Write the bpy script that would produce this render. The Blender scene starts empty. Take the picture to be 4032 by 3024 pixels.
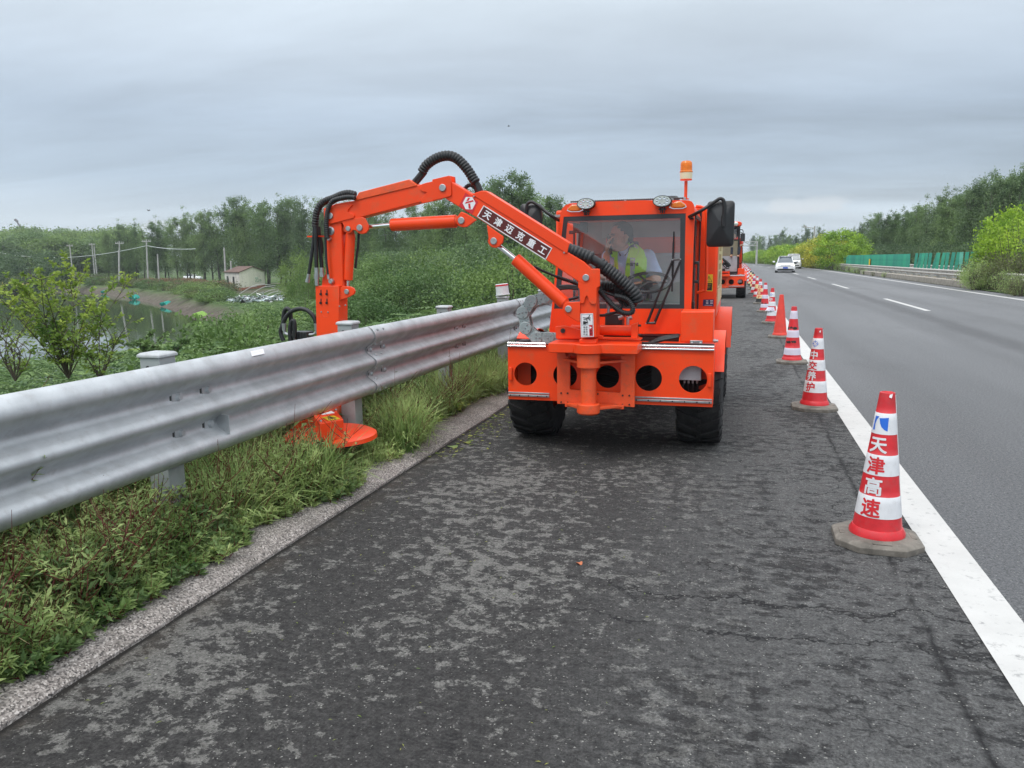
import bpy, bmesh, math, random
import numpy as np
from mathutils import Vector, Matrix, noise as mnoise
random.seed(7); RS = np.random.RandomState(11)
scene = bpy.context.scene
COL = scene.collection
R = math.radians

# ------------------------------------------------------------------ camera
# world frame: +Y runs along the road, X to the right, camera stands over (0,0)
FPX, CX, CY, HCAM, TILT = 3028.0, 2016.0, 1512.0, 1.45, -0.012
def _cv(x, y): return np.array([(x-CX)/FPX, (CY-y)/FPX, 1.0])
_y = _cv(2910, 1015); _y /= np.linalg.norm(_y)
_z = np.cross(_y, _cv(3910, 1015+TILT*1000)); _z /= np.linalg.norm(_z)
if _z[1] < 0: _z = -_z
_x = np.cross(_z, _y)
if _x[0] < 0: _x = -_x
MC = np.stack([_x, _y, _z])
CAM = np.array([0, 0, HCAM])
cd = bpy.data.cameras.new('camera'); cam = bpy.data.objects.new('camera', cd); COL.objects.link(cam)
cd.sensor_width = 36; cd.lens = FPX/4032*36; cd.clip_start = 0.05; cd.clip_end = 5000
mw = Matrix.Identity(4)
for i in range(3):
    mw[i][0] = MC[i, 0]; mw[i][1] = MC[i, 1]; mw[i][2] = -MC[i, 2]; mw[i][3] = CAM[i]
cam.matrix_world = mw
scene.camera = cam
# measuring helper: the point of the photographed place seen at (x, y), at distance Y along the road
def at(x, y, Y):
    d = MC @ _cv(x, y); return CAM + d*Y/d[1]
def ground_at(x, y, z=0.0):
    d = MC @ _cv(x, y); return CAM + d*(z-HCAM)/d[2]
VIEW = {0: (0, 0, 1.0), 1: (1950, 600, 2.212), 2: (1950, 1200, 2.212), 3: (1080, 550, 2.074), 4: (1100, 1500, 4.424),
        5: (1650, 600, 5.531), 6: (1980, 1250, 2.458), 7: (1800, 1100, 5.53), 8: (2500, 1050, 2.212), 9: (2800, 850, 4.147),
        10: (2150, 780, 3.687), 11: (800, 980, 4.424)}
def W(v, x, y, Y):
    o = VIEW[v]; return at(o[0]+x/o[2], o[1]+y/o[2], Y)
def XZ(v, pts, Y):
    out = []
    for x, y in pts:
        p = W(v, x, y, Y); out.append((p[0], p[2]))
    return out

# ------------------------------------------------------------------ world, sun, exposure
SUN_EL, SUN_AZ = R(58), R(205)
world = bpy.data.worlds.new("World"); scene.world = world; world.use_nodes = True
nt = world.node_tree; nt.nodes.clear()
def N(t, **kw):
    n = nt.nodes.new(t)
    for k, v in kw.items():
        if k in n.inputs.keys(): n.inputs[k].default_value = v
        else: setattr(n, k, v)
    return n
def L(a, b): nt.links.new(a, b)
out = N('ShaderNodeOutputWorld')
sky = N('ShaderNodeTexSky', sky_type='NISHITA', sun_disc=False, sun_elevation=SUN_EL, sun_rotation=SUN_AZ)
bg1 = N('ShaderNodeBackground', Strength=0.1); L(sky.outputs[0], bg1.inputs[0])
tc = N('ShaderNodeTexCoord'); sep = N('ShaderNodeSeparateXYZ'); L(tc.outputs['Generated'], sep.inputs[0])
# cloud deck: direction projected on a flat layer, streaky
zc = N('ShaderNodeMath', operation='MAXIMUM'); L(sep.outputs['Z'], zc.inputs[0]); zc.inputs[1].default_value = 0.03
za = N('ShaderNodeMath', operation='ADD'); L(zc.outputs[0], za.inputs[0]); za.inputs[1].default_value = 0.10
dv = N('ShaderNodeVectorMath', operation='DIVIDE'); L(tc.outputs['Generated'], dv.inputs[0])
cb = N('ShaderNodeCombineXYZ'); 
for k in range(3): L(za.outputs[0], cb.inputs[k])
L(cb.outputs[0], dv.inputs[1])
mp = N('ShaderNodeMapping'); L(dv.outputs[0], mp.inputs[0])
mp.inputs['Rotation'].default_value = (0, 0, R(16)); mp.inputs['Scale'].default_value = (0.42, 1.0, 0.0)
n1 = N('ShaderNodeTexNoise', Scale=0.62, Detail=7.0, Roughness=0.56, Distortion=0.45); L(mp.outputs[0], n1.inputs['Vector'])
mp2 = N('ShaderNodeMapping'); L(dv.outputs[0], mp2.inputs[0]); mp2.inputs['Scale'].default_value = (0.5, 0.8, 0); mp2.inputs['Location'].default_value = (3.1, 1.7, 0)
n2 = N('ShaderNodeTexNoise', Scale=0.28, Detail=3.0, Roughness=0.4); L(mp2.outputs[0], n2.inputs['Vector'])
ad = N('ShaderNodeMath', operation='ADD'); L(n1.outputs[0], ad.inputs[0]); L(n2.outputs[0], ad.inputs[1])
rmp = N('ShaderNodeMapRange'); L(ad.outputs[0], rmp.inputs[0]); rmp.inputs[1].default_value = 0.72; rmp.inputs[2].default_value = 1.28; rmp.inputs[3].default_value = 0.70; rmp.inputs[4].default_value = 1.42
ramp = N('ShaderNodeValToRGB'); L(sep.outputs['Z'], ramp.inputs[0])
cr = ramp.color_ramp; cr.elements[0].position = 0.0; cr.elements[0].color = (0.62, 0.71, 0.79, 1)
cr.elements[1].position = 1.0; cr.elements[1].color = (2.1, 2.2, 2.3, 1)
for p_, c_ in ((0.05, (0.60, 0.69, 0.77)), (0.10, (0.49, 0.595, 0.71)), (0.17, (0.50, 0.60, 0.72)), (0.24, (0.60, 0.69, 0.79)), (0.31, (0.70, 0.79, 0.87)), (0.60, (1.65, 1.73, 1.82))):
    e = cr.elements.new(p_); e.color = (*c_, 1)
mul = N('ShaderNodeMix', data_type='RGBA', blend_type='MULTIPLY'); mul.inputs[0].default_value = 1.0
L(ramp.outputs[0], mul.inputs[6]); L(rmp.outputs[0], mul.inputs[7])
# small cumulus heaps low over the horizon
sc3 = N('ShaderNodeMapping'); L(tc.outputs['Generated'], sc3.inputs[0]); sc3.inputs['Scale'].default_value = (9, 9, 26)
n3 = N('ShaderNodeTexNoise', Scale=1.0, Detail=6.0, Roughness=0.55); L(sc3.outputs[0], n3.inputs['Vector'])
cm = N('ShaderNodeMapRange', interpolation_type='SMOOTHSTEP'); L(n3.outputs[0], cm.inputs[0]); cm.inputs[1].default_value = 0.56; cm.inputs[2].default_value = 0.66
lo = N('ShaderNodeMapRange', interpolation_type='SMOOTHSTEP'); L(sep.outputs['Z'], lo.inputs[0]); lo.inputs[1].default_value = 0.085; lo.inputs[2].default_value = 0.055
ml = N('ShaderNodeMath', operation='MULTIPLY'); L(cm.outputs[0], ml.inputs[0]); L(lo.outputs[0], ml.inputs[1])
ml2 = N('ShaderNodeMath', operation='MULTIPLY'); L(ml.outputs[0], ml2.inputs[0]); ml2.inputs[1].default_value = 0.85
mx = N('ShaderNodeMix', data_type='RGBA'); L(ml2.outputs[0], mx.inputs[0]); L(mul.outputs[2], mx.inputs[6]); mx.inputs[7].default_value = (0.74, 0.79, 0.84, 1)
bg2 = N('ShaderNodeBackground', Strength=1.0); L(mx.outputs[2], bg2.inputs[0])
ms = N('ShaderNodeMixShader'); ms.inputs[0].default_value = 0.93; L(bg1.outputs[0], ms.inputs[1]); L(bg2.outputs[0], ms.inputs[2]); L(ms.outputs[0], out.inputs[0])

sl = bpy.data.lights.new('sun', 'SUN'); sl.energy = 1.3; sl.angle = R(14); sl.color = (1.0, 0.965, 0.92)
so = bpy.data.objects.new('sun', sl); COL.objects.link(so)
_az = SUN_AZ
sd = Vector((math.sin(_az)*math.cos(SUN_EL), math.cos(_az)*math.cos(SUN_EL), math.sin(SUN_EL)))
so.rotation_euler = sd.to_track_quat('Z', 'Y').to_euler(); so.location = sd*60
scene.view_settings.view_transform = 'Standard'; scene.view_settings.look = 'None'
scene.view_settings.exposure = 0.0; scene.view_settings.gamma = 1.0
scene.cycles.max_bounces = 8; scene.cycles.diffuse_bounces = 3; scene.cycles.glossy_bounces = 3
scene.cycles.transparent_max_bounces = 12; scene.cycles.transmission_bounces = 4
scene.cycles.use_denoising = True

# ------------------------------------------------------------------ materials
MATS = {}
def newmat(name):
    m = bpy.data.materials.new(name); m.use_nodes = True; MATS[name] = m
    return m, m.node_tree, m.node_tree.nodes['Principled BSDF']
def nd(t, kind, **kw):
    n = t.nodes.new(kind)
    for k, v in kw.items():
        if k in n.inputs.keys(): n.inputs[k].default_value = v
        else: setattr(n, k, v)
    return n
def c4(c): return (c[0], c[1], c[2], 1.0)
def mat(name, col, rough=0.5, metal=0.0, var=0.12, vscale=6.0, col2=None, bump=0.0, bscale=60.0, coat=0.0, spec=0.5, dirt=None, dirt_amt=0.0, rand=0.0, trans=0.0):
    m, t, b = newmat(name)
    tcn = nd(t, 'ShaderNodeTexCoord')
    no = nd(t, 'ShaderNodeTexNoise', Scale=vscale, Detail=5.0, Roughness=0.6)
    t.links.new(tcn.outputs['Object'], no.inputs['Vector'])
    mr = nd(t, 'ShaderNodeMapRange'); t.links.new(no.outputs[0], mr.inputs[0])
    mr.inputs[1].default_value = 0.35; mr.inputs[2].default_value = 0.65
    mxn = nd(t, 'ShaderNodeMix', data_type='RGBA'); t.links.new(mr.outputs[0], mxn.inputs[0])
    lo_ = [c*(1-var) for c in col]; hi_ = col2 if col2 else [min(1, c*(1+var)) for c in col]
    mxn.inputs[6].default_value = c4(lo_); mxn.inputs[7].default_value = c4(hi_)
    last = mxn.outputs[2]
    if rand:
        oi = nd(t, 'ShaderNodeObjectInfo'); hs = nd(t, 'ShaderNodeHueSaturation')
        r1 = nd(t, 'ShaderNodeMapRange'); t.links.new(oi.outputs['Random'], r1.inputs[0]); r1.inputs[3].default_value = 1-rand; r1.inputs[4].default_value = 1+rand
        t.links.new(r1.outputs[0], hs.inputs['Value'])
        r2 = nd(t, 'ShaderNodeMapRange'); t.links.new(oi.outputs['Random'], r2.inputs[0]); r2.inputs[3].default_value = 0.5+rand*.06; r2.inputs[4].default_value = 0.5-rand*.06
        t.links.new(r2.outputs[0], hs.inputs['Hue'])
        t.links.new(last, hs.inputs['Color']); last = hs.outputs[0]
    if dirt:
        n4 = nd(t, 'ShaderNodeTexNoise', Scale=vscale*2.3, Detail=8.0, Roughness=0.75)
        t.links.new(tcn.outputs['Object'], n4.inputs['Vector'])
        m4 = nd(t, 'ShaderNodeMapRange'); t.links.new(n4.outputs[0], m4.inputs[0]); m4.inputs[1].default_value = 0.52; m4.inputs[2].default_value = 0.72; m4.inputs[4].default_value = dirt_amt
        mx4 = nd(t, 'ShaderNodeMix', data_type='RGBA'); t.links.new(m4.outputs[0], mx4.inputs[0]); t.links.new(last, mx4.inputs[6]); mx4.inputs[7].default_value = c4(dirt); last = mx4.outputs[2]
    t.links.new(last, b.inputs['Base Color'])
    b.inputs['Roughness'].default_value = rough; b.inputs['Metallic'].default_value = metal
    b.inputs['Coat Weight'].default_value = coat; b.inputs['Coat Roughness'].default_value = 0.15
    b.inputs['Specular IOR Level'].default_value = spec
    if trans:
        b.inputs['Transmission Weight'].default_value = 0
        tr = nd(t, 'ShaderNodeBsdfTranslucent'); t.links.new(last, tr.inputs[0])
        ms_ = nd(t, 'ShaderNodeMixShader'); ms_.inputs[0].default_value = trans
        o = t.nodes['Material Output']; t.links.new(b.outputs[0], ms_.inputs[1]); t.links.new(tr.outputs[0], ms_.inputs[2]); t.links.new(ms_.outputs[0], o.inputs[0])
    if bump:
        nb = nd(t, 'ShaderNodeTexNoise', Scale=bscale, Detail=4.0, Roughness=0.6); t.links.new(tcn.outputs['Object'], nb.inputs['Vector'])
        bp = nd(t, 'ShaderNodeBump', Strength=bump, Distance=0.01); t.links.new(nb.outputs[0], bp.inputs['Height']); t.links.new(bp.outputs[0], b.inputs['Normal'])
    return m

mat('orange', (0.88, 0.062, 0.008), 0.40, var=0.05, vscale=3, coat=0.10, spec=0.35, bump=0.02, bscale=40, dirt=(0.42, 0.16, 0.08), dirt_amt=0.38)
mat('orange_worn', (0.80, 0.090, 0.020), 0.5, var=0.10, vscale=9, coat=0.1, dirt=(0.25, 0.13, 0.08), dirt_amt=0.5)
mat('cab_inner', (0.72, 0.13, 0.08), 0.5, var=0.08)
mat('cab_grey', (0.33, 0.34, 0.355), 0.7, var=0.1)
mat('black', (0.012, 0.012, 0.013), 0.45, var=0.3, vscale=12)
mat('black_plastic', (0.018, 0.019, 0.021), 0.42, var=0.2, vscale=10, bump=0.06, bscale=80)
mat('hose', (0.014, 0.015, 0.017), 0.5, var=0.3, vscale=20, bump=0.05, bscale=120)
mat('frit', (0.035, 0.04, 0.045), 0.25, var=0.1)
mat('tyre', (0.016, 0.016, 0.017), 0.78, var=0.3, vscale=14, bump=0.25, bscale=70, dirt=(0.07, 0.065, 0.06), dirt_amt=0.45)
mat('chrome', (0.78, 0.79, 0.80), 0.16, metal=1.0, var=0.05)
mat('steel', (0.45, 0.46, 0.47), 0.38, metal=0.9, var=0.12, vscale=25)
mat('zinc', (0.40, 0.47, 0.47), 0.45, metal=0.45, var=0.10, vscale=14, dirt=(0.36, 0.38, 0.37), dirt_amt=0.4)
mat('dark_steel', (0.06, 0.055, 0.055), 0.5, metal=0.4, var=0.2, vscale=30)
mat('galv', (0.47, 0.49, 0.505), 0.50, metal=0.45, var=0.14, vscale=6, bump=0.07, bscale=26, dirt=(0.33, 0.32, 0.315), dirt_amt=0.6)
mat('galv_post', (0.33, 0.355, 0.36), 0.6, metal=0.25, var=0.12, vscale=7, dirt=(0.26, 0.27, 0.27), dirt_amt=0.5)
mat('post_cap_grey', (0.44, 0.46, 0.47), 0.55, var=0.12, vscale=12, dirt=(0.28, 0.27, 0.25), dirt_amt=0.45)
mat('cap_white', (0.62, 0.64, 0.66), 0.55, var=0.08, vscale=12, dirt=(0.35, 0.34, 0.32), dirt_amt=0.35)
mat('cream', (0.66, 0.50, 0.26), 0.4, var=0.05, coat=0.2)
mat('louvre', (0.30, 0.19, 0.07), 0.6, var=0.1)
mat('maroon', (0.10, 0.012, 0.010), 0.35, var=0.1)
mat('decal_white', (0.78, 0.78, 0.80), 0.45, var=0.03)
mat('decal_red', (0.60, 0.02, 0.03), 0.4, var=0.05)
mat('decal_yellow', (0.80, 0.58, 0.03), 0.45, var=0.05)
mat('decal_black', (0.02, 0.02, 0.02), 0.5, var=0.1)
mat('decal_blue', (0.01, 0.03, 0.12), 0.4, var=0.1)
mat('blue_logo', (0.02, 0.14, 0.62), 0.45, var=0.05)
mat('cone_red', (0.62, 0.022, 0.030), 0.42, var=0.12, vscale=9, dirt=(0.32, 0.10, 0.09), dirt_amt=0.45, coat=0.15)
mat('cone_orange', (0.72, 0.055, 0.035), 0.55, var=0.10, vscale=6, dirt=(0.40, 0.12, 0.09), dirt_amt=0.5)
mat('cone_white', (0.70, 0.71, 0.73), 0.45, var=0.06, vscale=9, dirt=(0.42, 0.40, 0.38), dirt_amt=0.4)
mat('cone_lilac', (0.62, 0.58, 0.68), 0.45, var=0.05, vscale=9)
mat('cone_yellow', (0.74, 0.60, 0.32), 0.5, var=0.08, vscale=9, dirt=(0.4, 0.3, 0.2), dirt_amt=0.4)
mat('cone_black', (0.02, 0.02, 0.02), 0.6, var=0.2)
mat('rubber_base', (0.15, 0.135, 0.115), 0.85, var=0.3, vscale=10, bump=0.3, bscale=60, dirt=(0.33, 0.30, 0.26), dirt_amt=0.6)
mat('rubble', (0.16, 0.125, 0.095), 0.95, var=0.5, vscale=1.2, bump=0.5, bscale=6)
mat('concrete', (0.31, 0.28, 0.235), 0.9, var=0.2, vscale=5, bump=0.2, bscale=40, dirt=(0.16, 0.15, 0.13), dirt_amt=0.6)
mat('median_rail', (0.50, 0.475, 0.435), 0.55, metal=0.10, var=0.1, vscale=2, dirt=(0.28, 0.25, 0.22), dirt_amt=0.5)
mat('green_board', (0.035, 0.30, 0.20), 0.5, var=0.12, vscale=3, rand=0.18)
mat('green_board_pale', (0.12, 0.42, 0.32), 0.5, var=0.12, vscale=3)
mat('pole_grey', (0.40, 0.40, 0.38), 0.8, var=0.15, vscale=2)
mat('wire', (0.50, 0.55, 0.52), 0.5, var=0.1)
mat('car_white', (0.80, 0.80, 0.81), 0.25, var=0.02, coat=0.6)
mat('car_glass', (0.06, 0.08, 0.10), 0.08, var=0.1, spec=0.9)
mat('car_glass_pale', (0.30, 0.31, 0.31), 0.10, var=0.1, spec=0.9)
mat('plate_blue', (0.02, 0.09, 0.50), 0.4, var=0.05)
mat('house_wall', (0.88, 0.86, 0.72), 0.9, var=0.08, vscale=0.6, dirt=(0.62, 0.60, 0.56), dirt_amt=0.5)
mat('house_wall_worn', (0.62, 0.60, 0.54), 0.9, var=0.12, vscale=0.8, dirt=(0.10, 0.09, 0.08), dirt_amt=0.7)
mat('brick_base', (0.42, 0.16, 0.10), 0.9, var=0.2, vscale=2, dirt=(0.6, 0.55, 0.45), dirt_amt=0.5)
mat('roof_tile', (0.13, 0.075, 0.058), 0.85, var=0.3, vscale=1.5, dirt=(0.10, 0.07, 0.06), dirt_amt=0.7, bump=0.4, bscale=5)
mat('teal_net', (0.0, 0.30, 0.24), 0.6, var=0.15, vscale=3)
mat('lime_net', (0.26, 0.46, 0.08), 0.6, var=0.15, vscale=3)
mat('bark', (0.085, 0.068, 0.052), 0.9, var=0.3, vscale=5, bump=0.4, bscale=20)
mat('bark_dark', (0.050, 0.044, 0.038), 0.9, var=0.3, vscale=5)
mat('twig', (0.085, 0.070, 0.050), 0.9, var=0.2, vscale=5)
mat('red_stem', (0.16, 0.035, 0.03), 0.7, var=0.3, vscale=20)
mat('wood', (0.10, 0.08, 0.06), 0.85, var=0.2)
mat('tarp', (0.42, 0.50, 0.50), 0.6, var=0.35, vscale=3, dirt=(0.10, 0.22, 0.42), dirt_amt=0.8)
mat('skin', (0.46, 0.26, 0.17), 0.55, var=0.06, vscale=20)
mat('hair', (0.010, 0.009, 0.009), 0.5, var=0.2, vscale=60)
mat('shirt', (0.42, 0.54, 0.78), 0.85, var=0.07, vscale=14)
mat('collar', (0.03, 0.035, 0.05), 0.8, var=0.1)
mat('trousers', (0.03, 0.035, 0.05), 0.85, var=0.1)
mat('phone', (0.01, 0.01, 0.012), 0.2, var=0.1)
def leafmat(name, c, c2, vs=1.3, trans=0.30, rough=0.55, rand=0.0):
    return mat(name, c, rough, var=0.28, vscale=vs, col2=c2, trans=trans, rand=rand, spec=0.35)
leafmat('leaf_poplar', (0.095, 0.185, 0.060), (0.235, 0.350, 0.125), 0.45, rand=0.20)
leafmat('leaf_dark', (0.075, 0.145, 0.062), (0.175, 0.265, 0.110), 0.45, rand=0.20)
leafmat('leaf_willow', (0.115, 0.205, 0.050), (0.250, 0.370, 0.100), 0.35, rand=0.22)
leafmat('leaf_shrub', (0.075, 0.165, 0.040), (0.185, 0.290, 0.090), 0.9, rand=0.25)
leafmat('leaf_bright', (0.16, 0.34, 0.030), (0.44, 0.62, 0.060), 1.1, rand=0.12)
leafmat('leaf_gold', (0.30, 0.42, 0.04), (0.66, 0.60, 0.08), 1.1, rand=0.12)
leafmat('leaf_sapling', (0.13, 0.27, 0.045), (0.42, 0.52, 0.09), 1.9, trans=.4)
leafmat('leaf_fern', (0.075, 0.165, 0.055), (0.240, 0.350, 0.120), 1.1)
leafmat('leaf_fern_lime', (0.16, 0.30, 0.04), (0.30, 0.42, 0.08), 1.1)
leafmat('leaf_weed', (0.22, 0.37, 0.10), (0.52, 0.63, 0.25), 3.0, trans=.45)
leafmat('leaf_weed_dark', (0.12, 0.22, 0.075), (0.27, 0.38, 0.14), 3.0, trans=.35)
leafmat('straw', (0.34, 0.26, 0.14), (0.50, 0.42, 0.25), 5.0, trans=.2)
leafmat('leaf_grass', (0.19, 0.29, 0.095), (0.46, 0.53, 0.24), 3.0, trans=.45)
leafmat('leaf_reed', (0.10, 0.13, 0.05), (0.20, 0.21, 0.09), 0.5)
leafmat('leaf_dry', (0.22, 0.13, 0.075), (0.36, 0.24, 0.14), 0.5)
leafmat('leaf_litter', (0.14, 0.26, 0.03), (0.36, 0.36, 0.08), 9.0)
mat('dead_leaf', (0.45, 0.14, 0.06), 0.7, var=0.2)
mat('flower', (0.20, 0.10, 0.55), 0.6, var=0.1)
mat('soil', (0.055, 0.042, 0.030), 0.95, var=0.3, vscale=8, bump=0.5, bscale=30)

def glass(name, tint, dirt, refl):
    m, t, b = newmat(name)
    b.inputs['Base Color'].default_value = c4(dirt); b.inputs['Roughness'].default_value = 0.9; b.inputs['Specular IOR Level'].default_value = 0
    tr = nd(t, 'ShaderNodeBsdfTransparent'); tr.inputs[0].default_value = c4(tint)
    gl = nd(t, 'ShaderNodeBsdfGlossy', Roughness=0.02); gl.inputs[0].default_value = (1, 1, 1, 1)
    no = nd(t, 'ShaderNodeTexNoise', Scale=1.6, Detail=4.0); tcn = nd(t, 'ShaderNodeTexCoord'); t.links.new(tcn.outputs['Object'], no.inputs['Vector'])
    mr = nd(t, 'ShaderNodeMapRange'); t.links.new(no.outputs[0], mr.inputs[0]); mr.inputs[1].default_value = .3; mr.inputs[2].default_value = .7; mr.inputs[3].default_value = refl[1]*.75; mr.inputs[4].default_value = refl[1]*1.25
    a = nd(t, 'ShaderNodeMixShader'); t.links.new(mr.outputs[0], a.inputs[0]); t.links.new(tr.outputs[0], a.inputs[1]); t.links.new(b.outputs[0], a.inputs[2])
    c = nd(t, 'ShaderNodeMixShader'); c.inputs[0].default_value = refl[0]; t.links.new(a.outputs[0], c.inputs[1]); t.links.new(gl.outputs[0], c.inputs[2])
    t.links.new(c.outputs[0], t.nodes['Material Output'].inputs[0])
glass('windscreen', (0.98, 1.0, 1.0), (0.50, 0.53, 0.56), (0.10, 0.06))
glass('side_glass', (0.98, 1.0, 1.0), (0.40, 0.43, 0.45), (0.05, 0.01))
def lampmat(name, col, strength, base):
    m, t, b = newmat(name); b.inputs['Base Color'].default_value = c4(base); b.inputs['Emission Color'].default_value = c4(col); b.inputs['Emission Strength'].default_value = strength; b.inputs['Roughness'].default_value = 0.2
lampmat('headlight_on', (1.0, 0.82, 0.55), 2.2, (0.8, 0.8, 0.8))
mat('headlight_off', (0.32, 0.35, 0.38), 0.12, var=0.1)
mat('amber', (0.90, 0.26, 0.01), 0.18, var=0.15, vscale=40, coat=0.8, trans=0.35)
mat('amber_base', (0.80, 0.70, 0.48), 0.4, var=0.03)
mat('lamp_glass', (0.62, 0.66, 0.60), 0.12, metal=0.5, var=0.2, vscale=60)

# vest: lime cloth with grey retroreflective bands
m, t, b = newmat('vest')
tcn = nd(t, 'ShaderNodeTexCoord'); sp = nd(t, 'ShaderNodeSeparateXYZ'); t.links.new(tcn.outputs['Object'], sp.inputs[0])
VEST = (m, t, b, sp)

# ------------------------------------------------------------------ asphalt and paint shaders
def asphalt(name, kind):
    m, t, b = newmat(name)
    lk = t.links.new
    tcn = nd(t, 'ShaderNodeTexCoord'); P = tcn.outputs['Object']
    def noise(scale, detail=4, rough=.6, mapscale=None, dist=0.0):
        n = nd(t, 'ShaderNodeTexNoise', Scale=scale, Detail=float(detail), Roughness=rough, Distortion=dist)
        if mapscale:
            q = nd(t, 'ShaderNodeMapping'); q.inputs['Scale'].default_value = mapscale; lk(P, q.inputs[0]); lk(q.outputs[0], n.inputs['Vector'])
        else: lk(P, n.inputs['Vector'])
        return n.outputs[0]
    def rng(v, a, b_, c=0., d=1.):
        r = nd(t, 'ShaderNodeMapRange'); lk(v, r.inputs[0]); r.inputs[1].default_value = a; r.inputs[2].default_value = b_; r.inputs[3].default_value = c; r.inputs[4].default_value = d; return r.outputs[0]
    def math_(op, a, b_=None):
        q = nd(t, 'ShaderNodeMath', operation=op)
        for i, v in enumerate((a, b_)):
            if v is None: continue
            if isinstance(v, (int, float)): q.inputs[i].default_value = v
            else: lk(v, q.inputs[i])
        return q.outputs[0]
    def mixc(f, a, b_):
        q = nd(t, 'ShaderNodeMix', data_type='RGBA')
        if isinstance(f, (int, float)): q.inputs[0].default_value = f
        else: lk(f, q.inputs[0])
        for i, v in ((6, a), (7, b_)):
            if isinstance(v, tuple): q.inputs[i].default_value = c4(v)
            else: lk(v, q.inputs[i])
        return q.outputs[2]
    sp = nd(t, 'ShaderNodeSeparateXYZ'); lk(P, sp.inputs[0])
    X, Y = sp.outputs[0], sp.outputs[1]
    grain = noise(105, 4, .8); grain2 = noise(420, 2, .7)
    gmul = rng(math_('ADD', math_('MULTIPLY', grain, .6), math_('MULTIPLY', noise(48, 3, .8), .4)), .36, .64, .25, 1.75)
    if kind == 'shoulder':
        big = noise(1.1, 3, .5, (1.0, .7, 1))
        pat = noise(11.0, 10, .74, (1.0, 1.15, 1), .2)
        # patches more frequent towards the near middle of the hard shoulder
        s = math_('ADD', pat, math_('MULTIPLY', math_('SUBTRACT', big, .5), .42))
        s = math_('ADD', s, math_('MULTIPLY', math_('SUBTRACT', noise(38, 6, .8), .5), .10)); patch = rng(s, .534, .562)
        mid = noise(26, 6, .7)
        dark = mixc(rng(mid, .35, .65), (0.024, 0.023, 0.023), (0.064, 0.061, 0.059))
        lite = mixc(rng(mid, .35, .65), (0.120, 0.116, 0.108), (0.205, 0.199, 0.186))
        # right part of the shoulder is evenly greyer with dark blotches
        rx = rng(math_('ADD', X, math_('MULTIPLY', big, .8)), -.35, .75)
        far = rng(Y, 3.0, 9.0)
        grey = mixc(rng(mid, .35, .65), (0.078, 0.078, 0.078), (0.140, 0.140, 0.138))
        c = mixc(patch, dark, lite)
        blot = rng(math_('ADD', noise(8, 10, .76, (1, 1.6, 1)), math_('MULTIPLY', math_('SUBTRACT', big, .5), .5)), .50, .56)
        c2 = mixc(blot, grey, (0.026, 0.026, 0.027))
        c = mixc(math_('MULTIPLY', rx, .85), c, c2)
        # mud along the kerb
        mud = math_('MULTIPLY', rng(X, -2.0, -2.2), rng(noise(5, 6, .7), .4, .65))
        c = mixc(math_('MULTIPLY', mud, .55), c, (0.085, 0.065, 0.045))
        # cross cracks
        wob = math_('MULTIPLY', math_('SUBTRACT', noise(2.2, 5, .65), .5), .55)
        wob = math_('ADD', wob, math_('MULTIPLY', math_('SUBTRACT', noise(9, 5, .7), .5), .12)); yy = math_('ADD', Y, wob)
        cr = None
        for k, (per, off, w, lo_, hi_) in enumerate(((1.63, .3, .012, .44, .49), (.93, .1, .008, .48, .54), (.61, .45, .007, .50, .55), (2.3, 1.35, .013, .34, .44))):
            ph = math_('PINGPONG', math_('ADD', yy, off), per)
            line = rng(ph, w, w*.3)
            line = math_('MULTIPLY', line, rng(noise(1.3+k*.7, 2, .5, (1, .25, 1)), lo_, hi_))
            cr = line if cr is None else math_('MAXIMUM', cr, line)
        cr = math_('MULTIPLY', cr, rng(X, -1.6, -.3))
        # net of fine cracks towards the edge line, densest close by
        v2 = nd(t, 'ShaderNodeTexVoronoi', Scale=4.2, feature='DISTANCE_TO_EDGE'); mpv = nd(t, 'ShaderNodeMapping'); mpv.inputs['Scale'].default_value = (.8, 1.5, 1); nv = nd(t, 'ShaderNodeTexNoise', Scale=5.0, Detail=6.0); lk(P, nv.inputs['Vector']); av = nd(t, 'ShaderNodeVectorMath', operation='ADD'); sv = nd(t, 'ShaderNodeVectorMath', operation='SCALE'); sv.inputs['Scale'].default_value = .35; lk(nv.outputs['Color'], sv.inputs[0]); lk(P, av.inputs[0]); lk(sv.outputs[0], av.inputs[1]); lk(av.outputs[0], mpv.inputs[0]); lk(mpv.outputs[0], v2.inputs['Vector'])
        net = math_('MULTIPLY', rng(v2.outputs['Distance'], .030, .008), math_('MULTIPLY', rng(X, .05, .55), rng(noise(1.1, 2), .42, .52)))
        cr = math_('MAXIMUM', cr, math_('MULTIPLY', net, .85))
        # longitudinal seam next to the edge line
        xs = math_('ABSOLUTE', math_('SUBTRACT', math_('ADD', X, math_('MULTIPLY', math_('SUBTRACT', noise(3.0, 6, .7), .5), .10)), .755))
        seam = rng(math_('ADD', xs, math_('MULTIPLY', noise(14, 5, .7), .04)), .046, .018)
        seam = math_('MULTIPLY', seam, rng(noise(1.8, 3), .36, .46))
        cr = math_('MAXIMUM', cr, seam)
        c = mixc(cr, c, (0.010, 0.010, 0.011))
        c = mixc(rng(math_('ADD', X, math_('MULTIPLY', noise(30, 4, .7), .02)), -2.150, -2.172), c, (0.016, 0.014, 0.012))  # dark joint at the kerb foot, with the kerb's shading painted into it
        rough_ = 0.86
    else:
        big = noise(.35, 4, .6, (1.0, .12, 1)); c = mixc(rng(big, .35, .65), (0.126, 0.129, 0.134), (0.168, 0.171, 0.177))
        # darker seam beside the lane dashes and faint wheel wear
        xs = math_('ABSOLUTE', math_('SUBTRACT', math_('ADD', X, math_('MULTIPLY', math_('SUBTRACT', noise(.5, 3), .5), .5)), 4.35))
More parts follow.
